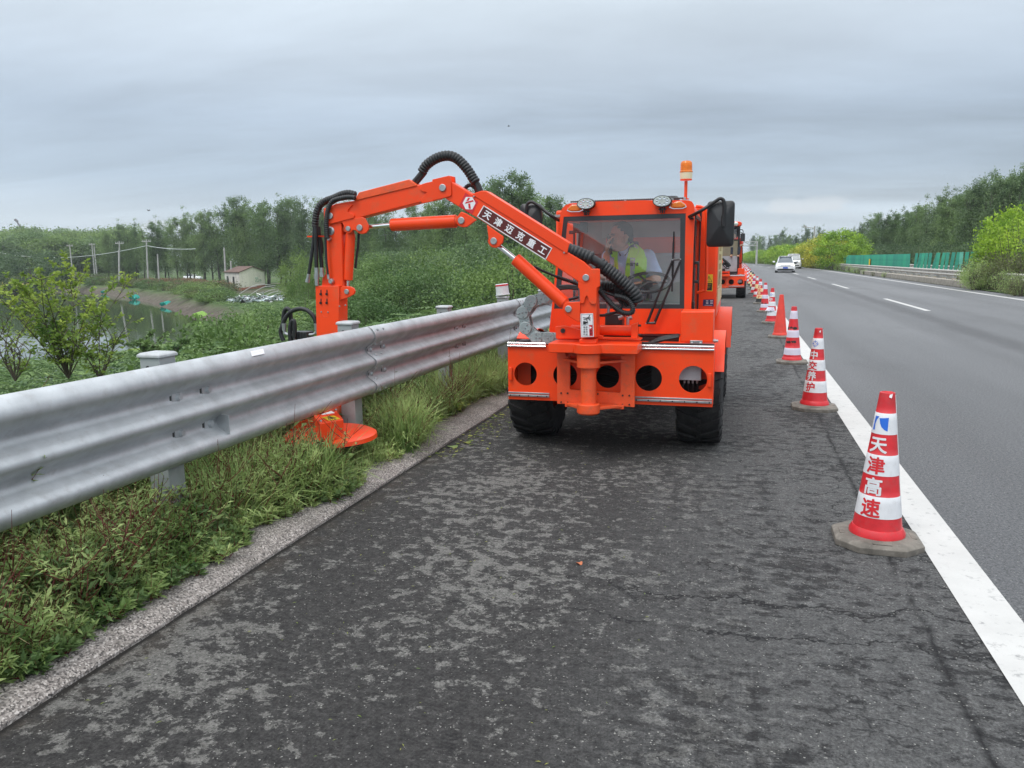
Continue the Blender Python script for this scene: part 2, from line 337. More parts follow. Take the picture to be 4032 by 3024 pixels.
        c = mixc(math_('MULTIPLY', rng(xs, .38, .12), .55), c, (0.070, 0.070, 0.073))
        wt = math_('PINGPONG', math_('ADD', X, .15), .95); c = mixc(math_('MULTIPLY', rng(wt, .35, .05), .28), c, (0.100, 0.101, 0.104))
        c = mixc(math_('MULTIPLY', rng(noise(.8, 7, .7, (1, .35, 1)), .55, .70), .35), c, (0.085, 0.086, 0.088))
        cx_ = rng(math_('PINGPONG', math_('ADD', Y, math_('MULTIPLY', math_('SUBTRACT', noise(.4, 4), .5), 2.2)), 19.), .10, .03)
        c = mixc(math_('MULTIPLY', cx_, .7), c, (0.04, 0.04, 0.042))
        rough_ = 0.78
    mm = nd(t, 'ShaderNodeMix', data_type='RGBA', blend_type='MULTIPLY'); mm.inputs[0].default_value = 1.0; lk(c, mm.inputs[6]); lk(gmul, mm.inputs[7]); c = mm.outputs[2]
    # pale stone chips
    vo = nd(t, 'ShaderNodeTexVoronoi', Scale=85.0); lk(P, vo.inputs['Vector'])
    chip = math_('MULTIPLY', rng(vo.outputs['Distance'], .34, .22), math_('GREATER_THAN', noise(60, 1), .63))
    c = mixc(math_('MULTIPLY', chip, .8), c, (0.42, 0.41, 0.38))
    lk(c, b.inputs['Base Color']); b.inputs['Roughness'].default_value = rough_; b.inputs['Specular IOR Level'].default_value = .35
    bp = nd(t, 'ShaderNodeBump', Strength=.9, Distance=.007)
    lk(math_('ADD', grain, math_('MULTIPLY', grain2, .5)), bp.inputs['Height']); lk(bp.outputs[0], b.inputs['Normal'])
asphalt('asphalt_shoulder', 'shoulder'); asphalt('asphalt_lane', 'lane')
def paint(name, wear):
    m, t, b = newmat(name); lk = t.links.new
    tcn = nd(t, 'ShaderNodeTexCoord')
    n = nd(t, 'ShaderNodeTexNoise', Scale=14.0, Detail=8.0, Roughness=.75); lk(tcn.outputs['Object'], n.inputs['Vector'])
    r = nd(t, 'ShaderNodeMapRange'); lk(n.outputs[0], r.inputs[0]); r.inputs[1].default_value = .57; r.inputs[2].default_value = .68; r.inputs[4].default_value = wear
    n2_ = nd(t, 'ShaderNodeTexNoise', Scale=3.0, Detail=6.0, Roughness=.7); lk(tcn.outputs['Object'], n2_.inputs['Vector'])
    q = nd(t, 'ShaderNodeMix', data_type='RGBA'); lk(n2_.outputs[0], q.inputs[0]); q.inputs[6].default_value = (.40, .395, .38, 1); q.inputs[7].default_value = (.60, .59, .57, 1)
    q2 = nd(t, 'ShaderNodeMix', data_type='RGBA'); lk(r.outputs[0], q2.inputs[0]); lk(q.outputs[2], q2.inputs[6]); q2.inputs[7].default_value = (.17, .17, .17, 1)
    lk(q2.outputs[2], b.inputs['Base Color']); b.inputs['Roughness'].default_value = .7
    nb = nd(t, 'ShaderNodeTexNoise', Scale=160.0, Detail=2.0); lk(tcn.outputs['Object'], nb.inputs['Vector'])
    bp = nd(t, 'ShaderNodeBump', Strength=.4, Distance=.003); lk(nb.outputs[0], bp.inputs['Height']); lk(bp.outputs[0], b.inputs['Normal'])
paint('road_paint', .8)
# exposed aggregate kerb
m, t, b = newmat('kerb_stone'); tcn = nd(t, 'ShaderNodeTexCoord'); lk = t.links.new
v1 = nd(t, 'ShaderNodeTexVoronoi', Scale=150.0); lk(tcn.outputs['Object'], v1.inputs['Vector'])
rr = nd(t, 'ShaderNodeValToRGB'); sc_ = nd(t, 'ShaderNodeSeparateColor'); lk(v1.outputs['Color'], sc_.inputs[0]); lk(sc_.outputs[0], rr.inputs[0])
e_ = rr.color_ramp; e_.elements[0].color = (.05, .045, .043, 1); e_.elements[1].color = (.50, .46, .43, 1)
for p_, c_ in ((.3, (.17, .150, .138)), (.6, (.26, .232, .212)), (.85, (.35, .315, .29))):
    q = e_.elements.new(p_); q.color = c4(c_)
n_ = nd(t, 'ShaderNodeTexNoise', Scale=2.2, Detail=6.0, Roughness=.7); lk(tcn.outputs['Object'], n_.inputs['Vector'])
r_ = nd(t, 'ShaderNodeMapRange'); lk(n_.outputs[0], r_.inputs[0]); r_.inputs[1].default_value = .5; r_.inputs[2].default_value = .68; r_.inputs[4].default_value = .6
q = nd(t, 'ShaderNodeMix', data_type='RGBA'); lk(r_.outputs[0], q.inputs[0]); lk(rr.outputs[0], q.inputs[6]); q.inputs[7].default_value = (.09, .08, .07, 1)
lk(q.outputs[2], b.inputs['Base Color']); b.inputs['Roughness'].default_value = .9
bp = nd(t, 'ShaderNodeBump', Strength=.6, Distance=.004); lk(v1.outputs['Distance'], bp.inputs['Height']); lk(bp.outputs[0], b.inputs['Normal'])
# open country: grass, herbs and bare soil
m, t, b = newmat('terrain'); tcn = nd(t, 'ShaderNodeTexCoord'); lk = t.links.new
def _n(s, d=6.0, r=.65):
    n = nd(t, 'ShaderNodeTexNoise', Scale=s, Detail=d, Roughness=r); lk(tcn.outputs['Object'], n.inputs['Vector']); return n.outputs[0]
def _r(v, a, b_):
    n = nd(t, 'ShaderNodeMapRange'); lk(v, n.inputs[0]); n.inputs[1].default_value = a; n.inputs[2].default_value = b_; return n.outputs[0]
def _m(f, a, b_):
    n = nd(t, 'ShaderNodeMix', data_type='RGBA'); lk(f, n.inputs[0])
    for i, v in ((6, a), (7, b_)):
        if isinstance(v, tuple): n.inputs[i].default_value = c4(v)
        else: lk(v, n.inputs[i])
    return n.outputs[2]
g_ = _m(_r(_n(.09), .35, .65), (.045, .085, .028), (.115, .150, .055)); g_ = _m(_r(_n(.7), .4, .7), g_, (.065, .120, .035))
g_ = _m(_r(_n(.05, 4.), .58, .66), g_, (.17, .15, .10))
att = nd(t, 'ShaderNodeAttribute', attribute_name='mud'); mudc = _m(_r(_n(1.2), .35, .65), (.075, .062, .050), (.145, .122, .100))
g_ = _m(att.outputs['Fac'], g_, mudc)
lk(g_, b.inputs['Base Color']); b.inputs['Roughness'].default_value = .95; b.inputs['Specular IOR Level'].default_value = .2
bp = nd(t, 'ShaderNodeBump', Strength=.9, Distance=.25); lk(_n(1.6, 8.0), bp.inputs['Height']); lk(bp.outputs[0], b.inputs['Normal'])
# pond water
m, t, b = newmat('water'); tcn = nd(t, 'ShaderNodeTexCoord'); lk = t.links.new
b.inputs['Base Color'].default_value = (.045, .062, .030, 1); b.inputs['Roughness'].default_value = .035; b.inputs['IOR'].default_value = 1.5
n_ = nd(t, 'ShaderNodeTexNoise', Scale=1.2, Detail=4.0); lk(tcn.outputs['Object'], n_.inputs['Vector'])
bp = nd(t, 'ShaderNodeBump', Strength=.05, Distance=.1); lk(n_.outputs[0], bp.inputs['Height']); lk(bp.outputs[0], b.inputs['Normal'])

# ------------------------------------------------------------------ object helpers
ORG = {}                                              # origin of the thing an object belongs to
def tag(o, label=None, cat=None, group=None, kind=None):
    if label: o['label'] = label
    if cat: o['category'] = cat
    if group: o['group'] = group
    if kind: o['kind'] = kind
    return o
def thing(name, loc, label, cat, group=None, rz=0.0):
    o = bpy.data.objects.new(name, None); COL.objects.link(o); o.empty_display_size = .2
    o.location = loc; o.rotation_euler = (0, 0, rz); ORG[o.name] = Vector(loc)
    return tag(o, label, cat, group)
def copy_tree(o, parent=None, skip=()):
    c = o.copy(); COL.objects.link(c)
    if parent: c.parent = parent
    for ch in list(o.children):
        if ch.name.split('.')[0] in skip: continue
        copy_tree(ch, c, skip)
    return c
def link_mesh(name, me, mats, parent=None, origin=None):
    for mm_ in (mats if isinstance(mats, (list, tuple)) else [mats]): me.materials.append(MATS[mm_])
    o = bpy.data.objects.new(name, me); COL.objects.link(o)
    if parent is not None: o.parent = parent; ORG[o.name] = ORG[parent.name]
    elif origin is not None: o.location = origin; ORG[o.name] = Vector(origin)
    else: ORG[o.name] = Vector((0, 0, 0))
    return o
class G:
    def __init__(s): s.v = []; s.f = []; s.m = []
    def add(s, V, F, mi=0):
        b0 = len(s.v); s.v += [tuple(map(float, p)) for p in V]; s.f += [tuple(b0+i for i in f) for f in F]; s.m += [mi]*len(F)
    def box(s, x0, x1, y0, y1, z0, z1, mi=0, mtx=None):
        V = [(x, y, z) for x in (x0, x1) for y in (y0, y1) for z in (z0, z1)]
        if mtx is not None: V = [mtx @ Vector(p) for p in V]
        s.add(V, [(0, 1, 3, 2), (4, 6, 7, 5), (0, 4, 5, 1), (2, 3, 7, 6), (0, 2, 6, 4), (1, 5, 7, 3)], mi)
    def prism(s, xz, y0, y1, mi=0):
        n = len(xz); V = [(x, y0, z) for x, z in xz]+[(x, y1, z) for x, z in xz]
        s.add(V, [tuple(range(n)), tuple(range(2*n-1, n-1, -1))]+[(i, n+i, n+(i+1) % n, (i+1) % n) for i in range(n)], mi)
    def prismz(s, xy, z0, z1, mi=0):
        n = len(xy); V = [(x, y, z0) for x, y in xy]+[(x, y, z1) for x, y in xy]
        s.add(V, [tuple(range(n-1, -1, -1)), tuple(range(n, 2*n))]+[(i, (i+1) % n, n+(i+1) % n, n+i) for i in range(n)], mi)
    def ext(s, P, d, mi=0):
        n = len(P); d = Vector(d); V = [Vector(p) for p in P]; V += [p+d for p in V]
        s.add(V, [tuple(range(n)), tuple(range(2*n-1, n-1, -1))]+[(i, n+i, n+(i+1) % n, (i+1) % n) for i in range(n)], mi)
    def tube(s, pts, r, n=12, mi=0, caps=True):
        pts = [Vector(p) for p in pts]; k = len(pts); rr_ = r if isinstance(r, (list, tuple)) else [r]*k
        T = [(pts[min(i+1, k-1)]-pts[max(i-1, 0)]).normalized() for i in range(k)]
        a = Vector((0, 0, 1)) if abs(T[0].z) < .9 else Vector((1, 0, 0)); u = T[0].cross(a).normalized()
        V = []; F = []
        for i in range(k):
            u = (u-T[i]*u.dot(T[i])).normalized(); w = T[i].cross(u)
            for j in range(n):
                an = 2*math.pi*j/n; V.append(pts[i]+(u*math.cos(an)+w*math.sin(an))*rr_[i])
        for i in range(k-1):
            for j in range(n): F.append((i*n+j, i*n+(j+1) % n, (i+1)*n+(j+1) % n, (i+1)*n+j))
        if caps: F += [tuple(range(n-1, -1, -1)), tuple(range((k-1)*n, k*n))]
        s.add(V, F, mi)
    def cyl(s, p0, p1, r0, r1=None, n=20, mi=0): s.tube([p0, p1], [r0, r0 if r1 is None else r1], n, mi)
    def lathe(s, prof, org=(0, 0, 0), n=28, mi=0, axis='z', mis=None):
        V = []; F = []; k = len(prof)
        for r, h in prof:
            for j in range(n):
                an = 2*math.pi*j/n; c, q = math.cos(an)*r, math.sin(an)*r
                p = (c, q, h) if axis == 'z' else ((h, c, q) if axis == 'x' else (c, h, q))
                V.append((p[0]+org[0], p[1]+org[1], p[2]+org[2]))
        b0 = len(s.v); s.v += V
        for i in range(k-1):
            for j in range(n):
                s.f.append(tuple(b0+q for q in (i*n+j, i*n+(j+1) % n, (i+1)*n+(j+1) % n, (i+1)*n+j))); s.m.append(mis[i] if mis else mi)
    def raw(s, V, F, mi=0): s.add(V, F, mi)
    def build(s, name, mats, parent=None, origin=None, bevel=0.0, smooth=35, label=None, seg=2):
        me = bpy.data.meshes.new(name); og = ORG[parent.name] if parent is not None else Vector(origin or (0, 0, 0))
        me.from_pydata([(x-og[0], y-og[1], z-og[2]) for x, y, z in s.v], [], s.f); me.update()
        if isinstance(mats, (list, tuple)) and len(mats) > 1: me.polygons.foreach_set('material_index', s.m)
        if smooth:
            me.polygons.foreach_set('use_smooth', [True]*len(me.polygons)); me.set_sharp_from_angle(angle=R(smooth))
        bm = bmesh.new(); bm.from_mesh(me); bmesh.ops.recalc_face_normals(bm, faces=bm.faces); bm.to_mesh(me); bm.free()
        o = link_mesh(name, me, mats, parent, origin)
        if bevel:
            md = o.modifiers.new('bevel', 'BEVEL'); md.width = bevel; md.segments = seg; md.limit_method = 'ANGLE'; md.angle_limit = R(40)
        if label: o['label'] = label
        return o
def spline(pts, sub=8):
    P = [Vector(p) for p in pts]; out = []
    for i in range(len(P)-1):
        a = P[max(i-1, 0)]; b_ = P[i]; c = P[i+1]; d = P[min(i+2, len(P)-1)]
        for k in range(sub):
            q = k/sub; out.append(.5*((2*b_)+(c-a)*q+(2*a-5*b_+4*c-d)*q*q+(3*b_-a-3*c+d)*q**3))
    out.append(P[-1]); return out
def corrugate(g, pts, r, pitch=.016, depth=.18, n=14, mi=0):
    P = spline(pts, 40); Ls = [0]
    for i in range(1, len(P)): Ls.append(Ls[-1]+(P[i]-P[i-1]).length)
    tot = Ls[-1]; m_ = max(4, int(tot/pitch)*4); Q = []; rad = []; j = 0
    for i in range(m_+1):
        s_ = tot*i/m_
        while j < len(Ls)-2 and Ls[j+1] < s_: j += 1
        f = (s_-Ls[j])/max(1e-9, Ls[j+1]-Ls[j]); Q.append(P[j].lerp(P[j+1], min(1, f)))
        rad.append(r*(1-depth if i % 4 == 0 else (1.0 if i % 4 == 2 else 1-depth*.25)))
    g.tube(Q, rad, n, mi)
def _curve_arrays(cu):
    o = bpy.data.objects.new('tmp', cu); COL.objects.link(o)
    dg = bpy.context.evaluated_depsgraph_get(); me = bpy.data.meshes.new_from_object(o.evaluated_get(dg))
    V = [tuple(v.co) for v in me.vertices]; F = [tuple(p.vertices) for p in me.polygons]
    bpy.data.objects.remove(o); bpy.data.curves.remove(cu); bpy.data.meshes.remove(me)
    return V, F
def plate2d(loops, half, bev=0.0):
    cu = bpy.data.curves.new('tmp', 'CURVE'); cu.dimensions = '2D'; cu.fill_mode = 'BOTH'; cu.extrude = half; cu.bevel_depth = bev; cu.bevel_resolution = 1
    for lp in loops:
        sp_ = cu.splines.new('POLY'); sp_.points.add(len(lp)-1); sp_.use_cyclic_u = True
        for i, (x, y) in enumerate(lp): sp_.points[i].co = (x, y, 0, 1)
    return _curve_arrays(cu)
def text2d(txt, size, bold=0.0, half=0.0):
    cu = bpy.data.curves.new('tmp', 'FONT'); cu.body = txt; cu.size = size; cu.align_x = 'CENTER'; cu.align_y = 'CENTER'; cu.offset = bold; cu.extrude = half; cu.resolution_u = 3
    V, F = _curve_arrays(cu)
    if V:      # centre on the ink
        xs = [v[0] for v in V]; ys = [v[1] for v in V]; cx_, cy_ = (min(xs)+max(xs))/2, (min(ys)+max(ys))/2
        V = [(x-cx_, y-cy_, z) for x, y, z in V]
    return V, F
def text_bold(txt, size, rad=.022):
    V0, F0 = text2d(txt, size, 0, 0); V = []; F = []
    for k in range(9):
        dx, dy = (0, 0) if k == 0 else (size*rad*math.cos(k*math.pi/4), size*rad*math.sin(k*math.pi/4)); b0 = len(V)
        V += [(x+dx, y+dy, .00008*k) for x, y, _ in V0]; F += [tuple(b0+i for i in f) for f in F0]
    return V, F
def plate(g, loops, yf, th, bev=0.0, mi=0):            # loops in (x, z); front face at yf, going back th
    V, F = plate2d(loops, th/2, bev); g.raw([(x, yf+th/2-z, y) for x, y, z in V], F, mi)
def circ(cx_, cz, r, n=32): return [(cx_+r*math.cos(2*math.pi*i/n), cz+r*math.sin(2*math.pi*i/n)) for i in range(n)]
def quad_mesh(name, V, nper, mats, parent=None, origin=None, mi=None, smooth=False):
    """V: (k, nper, 3) array of separate polygons"""
    V = np.asarray(V, dtype=np.float32); k = V.shape[0]
    og = np.array(ORG[parent.name] if parent is not None else (origin or (0, 0, 0)), dtype=np.float32)
    me = bpy.data.meshes.new(name); me.vertices.add(k*nper); me.vertices.foreach_set('co', (V-og).reshape(-1))
    me.loops.add(k*nper); me.loops.foreach_set('vertex_index', np.arange(k*nper, dtype=np.int32))
    me.polygons.add(k); me.polygons.foreach_set('loop_start', np.arange(0, k*nper, nper, dtype=np.int32))
    if mi is not None: me.polygons.foreach_set('material_index', np.asarray(mi, dtype=np.int32))
    me.update(calc_edges=True)
    return link_mesh(name, me, mats, parent, origin)
def _unit(a): return a/np.maximum(1e-9, np.linalg.norm(a, axis=-1, keepdims=True))
def leaves(C, D, Nn, ln, wd):
    """diamond leaves from base C along D, face normal roughly Nn"""
    D = _unit(D); S = _unit(np.cross(D, Nn)); ln = np.asarray(ln).reshape(-1, 1); wd = np.asarray(wd).reshape(-1, 1)
    Nn = np.cross(S, D)
    mid = C+D*ln*.45+Nn*ln*.06
    return np.stack([C, mid+S*wd*.5, C+D*ln-Nn*ln*.08, mid-S*wd*.5], axis=1)
# ================================================================== SETTING
def bend(y): return -(max(0.0, y-85.0))**2/2100.0       # the road swings gently left far ahead
YS = [-6, -3, 0, 2, 4, 6, 8, 11, 15, 20, 28, 40, 55, 70, 85]+[85+8*i for i in range(1, 40)]
def strip(name, x0, x1, z, m_, y0=-6, y1=400, zf=None):
    g = G(); ys = [y for y in YS if y0 < y < y1]; ys = [y0]+ys+[y1]
    V = []; F = []
    for y in ys: V += [(x0+bend(y), y, z), (x1+bend(y), y, z)]
    for i in range(len(ys)-1): F.append((2*i, 2*i+1, 2*i+3, 2*i+2))
    g.raw(V, F); o = g.build(name, m_, smooth=0); return o
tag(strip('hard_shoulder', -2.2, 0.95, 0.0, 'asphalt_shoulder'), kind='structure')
tag(strip('road', 0.95, 9.62, 0.0, 'asphalt_lane'), kind='structure')
tag(strip('edge_line', 0.935, 1.135, 0.004, 'road_paint'), kind='structure')
tag(strip('median_edge_line', 8.72, 8.90, 0.004, 'road_paint'), kind='structure')
g = G()
y = 22.6-15.7*2
while y < 330:
    x = 4.86; a = bend(y); b2 = bend(y+6.4); g.raw([(x-.075+a, y, .004), (x+.075+a, y, .004), (x+.075+b2, y+6.4, .004), (x-.075+b2, y+6.4, .004)], [(0, 1, 2, 3)]); y += 15.75
tag(g.build('lane_markings', 'road_paint', smooth=0), kind='structure')
# opposite carriageway
tag(strip('far_road', 13.2, 24.5, 0.0, 'asphalt_lane'), kind='structure')
# kerb: low rounded exposed-aggregate ridge with an irregular back edge
g = G(); ys = np.arange(-6, 60, .12); prof = [(-2.195, -.02), (-2.20, .012), (-2.225, .030), (-2.27, .044), (-2.34, .055), (-2.43, .060), (-2.52, .055), (-2.56, .03), (-2.57, -.02)]
V = []; F = []; kk = len(prof)
for i, y in enumerate(ys):
    for j, (x, z) in enumerate(prof):
        jx = (mnoise.noise((x*9, y*4, 0)))*.012+(mnoise.noise((1, y*1.3, 4)))*.02*(1 if j > 4 else .3); V.append((x+jx, y, z+mnoise.noise((x*14, y*7, 3))*.006*(j > 1)))
for i in range(len(ys)-1):
    for j in range(kk-1): F.append((i*kk+j, (i+1)*kk+j, (i+1)*kk+j+1, i*kk+j+1))
g.raw(V, F); tag(g.build('kerb', 'kerb_stone'), kind='structure')
tag(strip('verge', -3.3, -2.50, 0.028, 'soil', y1=120), kind='structure')
tag(strip('median_ground', 9.60, 13.22, 0.03, 'terrain'), kind='structure')

# ---- terrain with the pond basin
POND = [tuple(ground_at(x, y, -3.6)[:2]) for x, y in ((-60, 1142), (0, 1142), (200, 1143), (372, 1156), (470, 1172), (560, 1190), (640, 1216), (700, 1240), (770, 1262), (815, 1278), (838, 1292))]
POND += [(-33, 44), (-26, 33), (-21, 22), (-19.5, 8), (-22, -8), (-40, -16), (-90, -10), (-170, 40), (-230, 90)]
PA = np.array(POND)
def pond_sd(x, y):
    d = np.full(x.shape, 1e9); inside = np.zeros(x.shape, bool); n = len(PA)
    for i in range(n):
        a = PA[i]; b_ = PA[(i+1) % n]; e = b_-a; wx = x-a[0]; wy = y-a[1]
        q = np.clip((wx*e[0]+wy*e[1])/(e@e), 0, 1); dx = wx-e[0]*q; dy = wy-e[1]*q; d = np.minimum(d, np.hypot(dx, dy))
        c = ((a[1] > y) != (b_[1] > y)) & (x < (b_[0]-a[0])*(y-a[1])/(b_[1]-a[1]+1e-12)+a[0]); inside ^= c
    return np.where(inside, -d, d)
def hgt(x, y):
    x = np.asarray(x, float); y = np.asarray(y, float)
    bx = -(np.maximum(0, y-85))**2/2100
    e = x-bx
    plain = -2.4
    dl = np.clip((-3.2-e)/5.2, 0, 1); left = 0.0+(plain)*(dl*dl*(3-2*dl))
    dr = np.clip((e-25.5)/6, 0, 1); right = -1.0*dr*dr*(3-2*dr)
    z = np.where(e < 0, left, right)
    z = np.where((e > -2.6) & (e < 25), -.06, z)
    sd = pond_sd(x, y); bank = np.clip((3.0-sd)/3.8, 0, 1)
    z = np.where(e < -3.2, np.minimum(z, z*(1-bank)+(-4.3)*bank), z)
    return z
def terrain():
    xs = np.concatenate([np.linspace(-1400, -260, 24), np.linspace(-250, -60, 96), np.linspace(-59, -3.0, 90), [-2.6, 0, 9, 13, 24, 25.5], np.linspace(26.5, 60, 20), np.linspace(70, 1000, 24)])
    ys = np.concatenate([np.linspace(-60, 150, 170), np.linspace(153, 260, 40), np.linspace(270, 2600, 40)])
    Xg, Yg = np.meshgrid(xs, ys); Z = hgt(Xg, Yg)
    rs = np.random.RandomState(3); sdv = pond_sd(Xg, Yg); e = Xg+(np.maximum(0, Yg-85))**2/2100
    Z = Z+np.where((e < -4) | (e > 30), (rs.rand(*Z.shape)-.5)*.16, 0)
    n0, n1_ = Xg.shape; V = np.stack([Xg, Yg, Z], -1).reshape(-1, 3); idx = np.arange(n0*n1_).reshape(n0, n1_)
    F = np.stack([idx[:-1, :-1], idx[:-1, 1:], idx[1:, 1:], idx[1:, :-1]], -1).reshape(-1, 4)
    me = bpy.data.meshes.new('ground'); me.vertices.add(len(V)); me.vertices.foreach_set('co', V.astype(np.float32).reshape(-1))
    me.loops.add(F.size); me.loops.foreach_set('vertex_index', F.astype(np.int32).reshape(-1)); me.polygons.add(len(F)); me.polygons.foreach_set('loop_start', np.arange(0, F.size, 4, dtype=np.int32)); me.update(calc_edges=True)
    at_ = me.attributes.new('mud', 'FLOAT', 'POINT'); md = np.clip((2.9-sdv)/.8, 0, 1)*(Xg < -8); 
    yard = np.exp(-(((Xg+68)/8.0)**2+((Yg-92)/9.0)**2)**2); md = np.maximum(md, yard*.8)
    at_.data.foreach_set('value', md.astype(np.float32).reshape(-1))
    me.polygons.foreach_set('use_smooth', [True]*len(F))
    tag(link_mesh('ground', me, 'terrain'), kind='structure')
terrain()
g = G(); g.raw([(x, y, -3.6) for x, y in ((-300, -30), (-12, -30), (-12, 160), (-300, 160))], [(0, 1, 2, 3)]); tag(g.build('pond_water', 'water', smooth=0), kind='structure')
# ochre field far left
g = G(); p = [ground_at(x, y, -2.25) for x, y in ((-200, 1128), (40, 1128), (240, 1112), (262, 1086), (225, 1082), (30, 1078), (-200, 1078))]
mat('ochre_crop', (0.34, 0.32, 0.05), 0.9, var=0.2, vscale=.6)
g = G(); g.raw([(q[0], q[1], -2.25+ (0.9 if i > 2 else 0)) for i, q in enumerate(p)], [tuple(range(len(p)))]); tag(g.build('field', 'ochre_crop', smooth=0), kind='structure')

# ------------------------------------------------------------------ thrie-beam guardrail
TH = [(-.062, .972), (-.050, .970), (-.030, .957), (-.010, .932), (.002, .903), (-.004, .878), (-.030, .850), (-.066, .826), (-.082, .806), (-.082, .786), (-.064, .766), (-.030, .744), (-.004, .722), (.002, .705),
      (-.004, .686), (-.030, .664), (-.066, .642), (-.082, .622), (-.082, .602), (-.066, .582), (-.032, .560), (-.006, .538), (.000, .520), (-.006, .500), (-.026, .476), (-.048, .461), (-.062, .459)]
RX = -2.600
def beam(g, y0, y1, off=0.0, off1=None, mi=0, prof=TH, rx=RX, bendf=None, steps=4, th=.004):
    P = [Vector((x, 0, z)) for x, z in prof]; n = len(P); V = []; F = []
    for s in range(steps+1):
        y = y0+(y1-y0)*s/steps; bx = (bendf(y) if bendf else 0)+((off1-off)*s/steps if off1 is not None else 0)
        for q in P: V.append((rx+q.x+off+bx, y, q.z))
        for q in reversed(P): V.append((rx+q.x+off-th+bx, y, q.z))
    m_ = 2*n
    for s in range(steps):
        for j in range(m_): F.append((s*m_+j, s*m_+(j+1) % m_, (s+1)*m_+(j+1) % m_, (s+1)*m_+j))
    F += [tuple(range(m_-1, -1, -1)), tuple(range(steps*m_, (steps+1)*m_))]
    g.raw(V, F, mi)
rail = thing('guardrail', (RX, 0, 0), 'galvanised three-wave steel guardrail running along the weedy verge on the left', 'guardrail')
def bolt_plate(g, x, y, z, w=.075, h=.056):
    g.box(x-.002, x+.0035, y-w/2-.010, y+w/2+.005, z-h/2-.005, z+h/2+.004, 1)
    g.box(x, x+.009, y-w/2, y+w/2, z-h/2, z+h/2); g.cyl((x+.008, y+.008, z), (x+.022, y+.008, z), .021, .014, 12)
joints = [-2.8, 1.22, 5.22, 9.24, 13.2, 17.1, 21.1, 25.1, 29.1, 33.1, 45.1, 57.1, 69.1, 85.1, 100.1, 120.1]
for i in range(len(joints)-1):
    y0, y1 = joints[i], joints[i+1]
    g = G(); beam(g, y0, y1+.30, off=.0105, off1=0.0, bendf=bend, steps=1 if y1 < 80 else 6)
    if y1 < 40:
        # plates over the slotted holes at the post of this span
        for py in (y0+.055, y0+.285, (y0+y1)/2-.06, (y0+y1)/2+.165):
            for pz in (.796, .612):
                bolt_plate(g, RX-.074 if py < y0+1 else RX-.078, py, pz)
        for dy in (.10,.20):           # splice bolts near the lap
            for pz, px in ((.945, -.022), (.842, -.042), (.752, -.045), (.655, -.045), (.568, -.048), (.488, -.020)):
                if y0 > 0: g.lathe([(0, .006), (.010, .004), (.015, -.004)], (RX+px+.015, y0-.03+dy, pz), 10, axis='x')
    g.build('rail_beam', ['galv', 'dark_steel'], rail, smooth=50)
def rail_post(y, top=1.0, cap=True, lean=0.0):
    g = G(); x = -2.75
    g.box(x-.057, x+.057, y-.057, y+.057, -.15, top)
    g.cyl((x-.012, y-.0572, top-.050), (x-.012, y-.061, top-.050), .012, None, 14, 1)
    g.box(x+.0575, RX-.083, y-.05, y+.05, .50, .93)
    o = g.build('post', ['galv_post', 'black'], rail, bevel=.006)
    if cap:
        g = G(); V = [(x+sx*.067, y+sy*.067, top+z) for z in (.001, .016) for sx, sy in ((-1, -1), (1, -1), (1, 1), (-1, 1))]+[(x+sx*.056, y+sy*.056, top+.024) for sx, sy in ((-1, -1), (1, -1), (1, 1), (-1, 1))]
        F = [(3, 2, 1, 0), (8, 9, 10, 11)]
        for l_ in (0, 4):
            for j in range(4): F.append((l_+j, l_+(j+1) % 4, l_+4+(j+1) % 4, l_+4+j))
        g.raw(V, F); g.build('post_cap', 'post_cap_grey', o, bevel=.004)
    return o
for y in [-.95, 1.05, 3.14, 5.10, 7.05, 9.02, 11.05, 13.1, 15.1, 17.1, 19.1, 21.1, 25.1, 29.1, 33.1]: rail_post(y)
# white delineator drum on the post by the machine
dl_ = thing('delineator', (-2.75, 9.02, 1.033), 'white round delineator with a red band on the guardrail post beside the mowing machine', 'reflector')
g = G(); ax = Vector((-.10, 0, 1)).normalized(); c0 = Vector((-2.75, 9.02, 1.034)); g.cyl(c0, c0+ax*.012, .088, .088, 28); g.cyl(c0+ax*.012, c0+ax*.135, .080, .076, 28); g.build('drum', 'cap_white', dl_, bevel=.002)
g = G(); g.cyl(c0+ax*.112, c0+ax*.128, .0795, .0790, 28); g.build('band', 'decal_red', dl_)
g = G(); g.cyl(c0+ax*.135, c0+ax*.139, .075, .071, 28); g.build('top_lens', 'decal_white', dl_)
g = G(); g.box(RX-.079, RX+.004, 3.45, 3.454, .545, .650); tag(g.build('reflector_tab', 'galv', origin=(RX, 3.45, .6), bevel=.0008), 'thin upright metal reflector tab bolted in the lower wave of the guardrail', 'reflector')
st = thing('paper_label', (RX-.02, 4.2, .96), 'small printed paper label stuck on the top wave of the guardrail', 'label')
g = G(); pa = Vector((RX-.0035, 4.03, .9385)); g.ext([(RX-.004, 3.70, .9345), (RX-.004, 3.82, .9345), (RX-.026, 3.84, .9605), (RX-.026, 3.72, .9605)], (.0035, 0, .0035)); g.build('sheet', 'decal_white', st, smooth=0)
g = G()
for k in range(9): 
    q = 3.715+k*.0095; g.ext([(RX-.0045, q, .9390), (RX-.0045, q+.004+.002*(k % 2), .9390), (RX-.0145, q+.006, .9520), (RX-.0145, q+.003, .9520)], (.0012, 0, .0012))
g.build('print', 'decal_black', st, smooth=0)

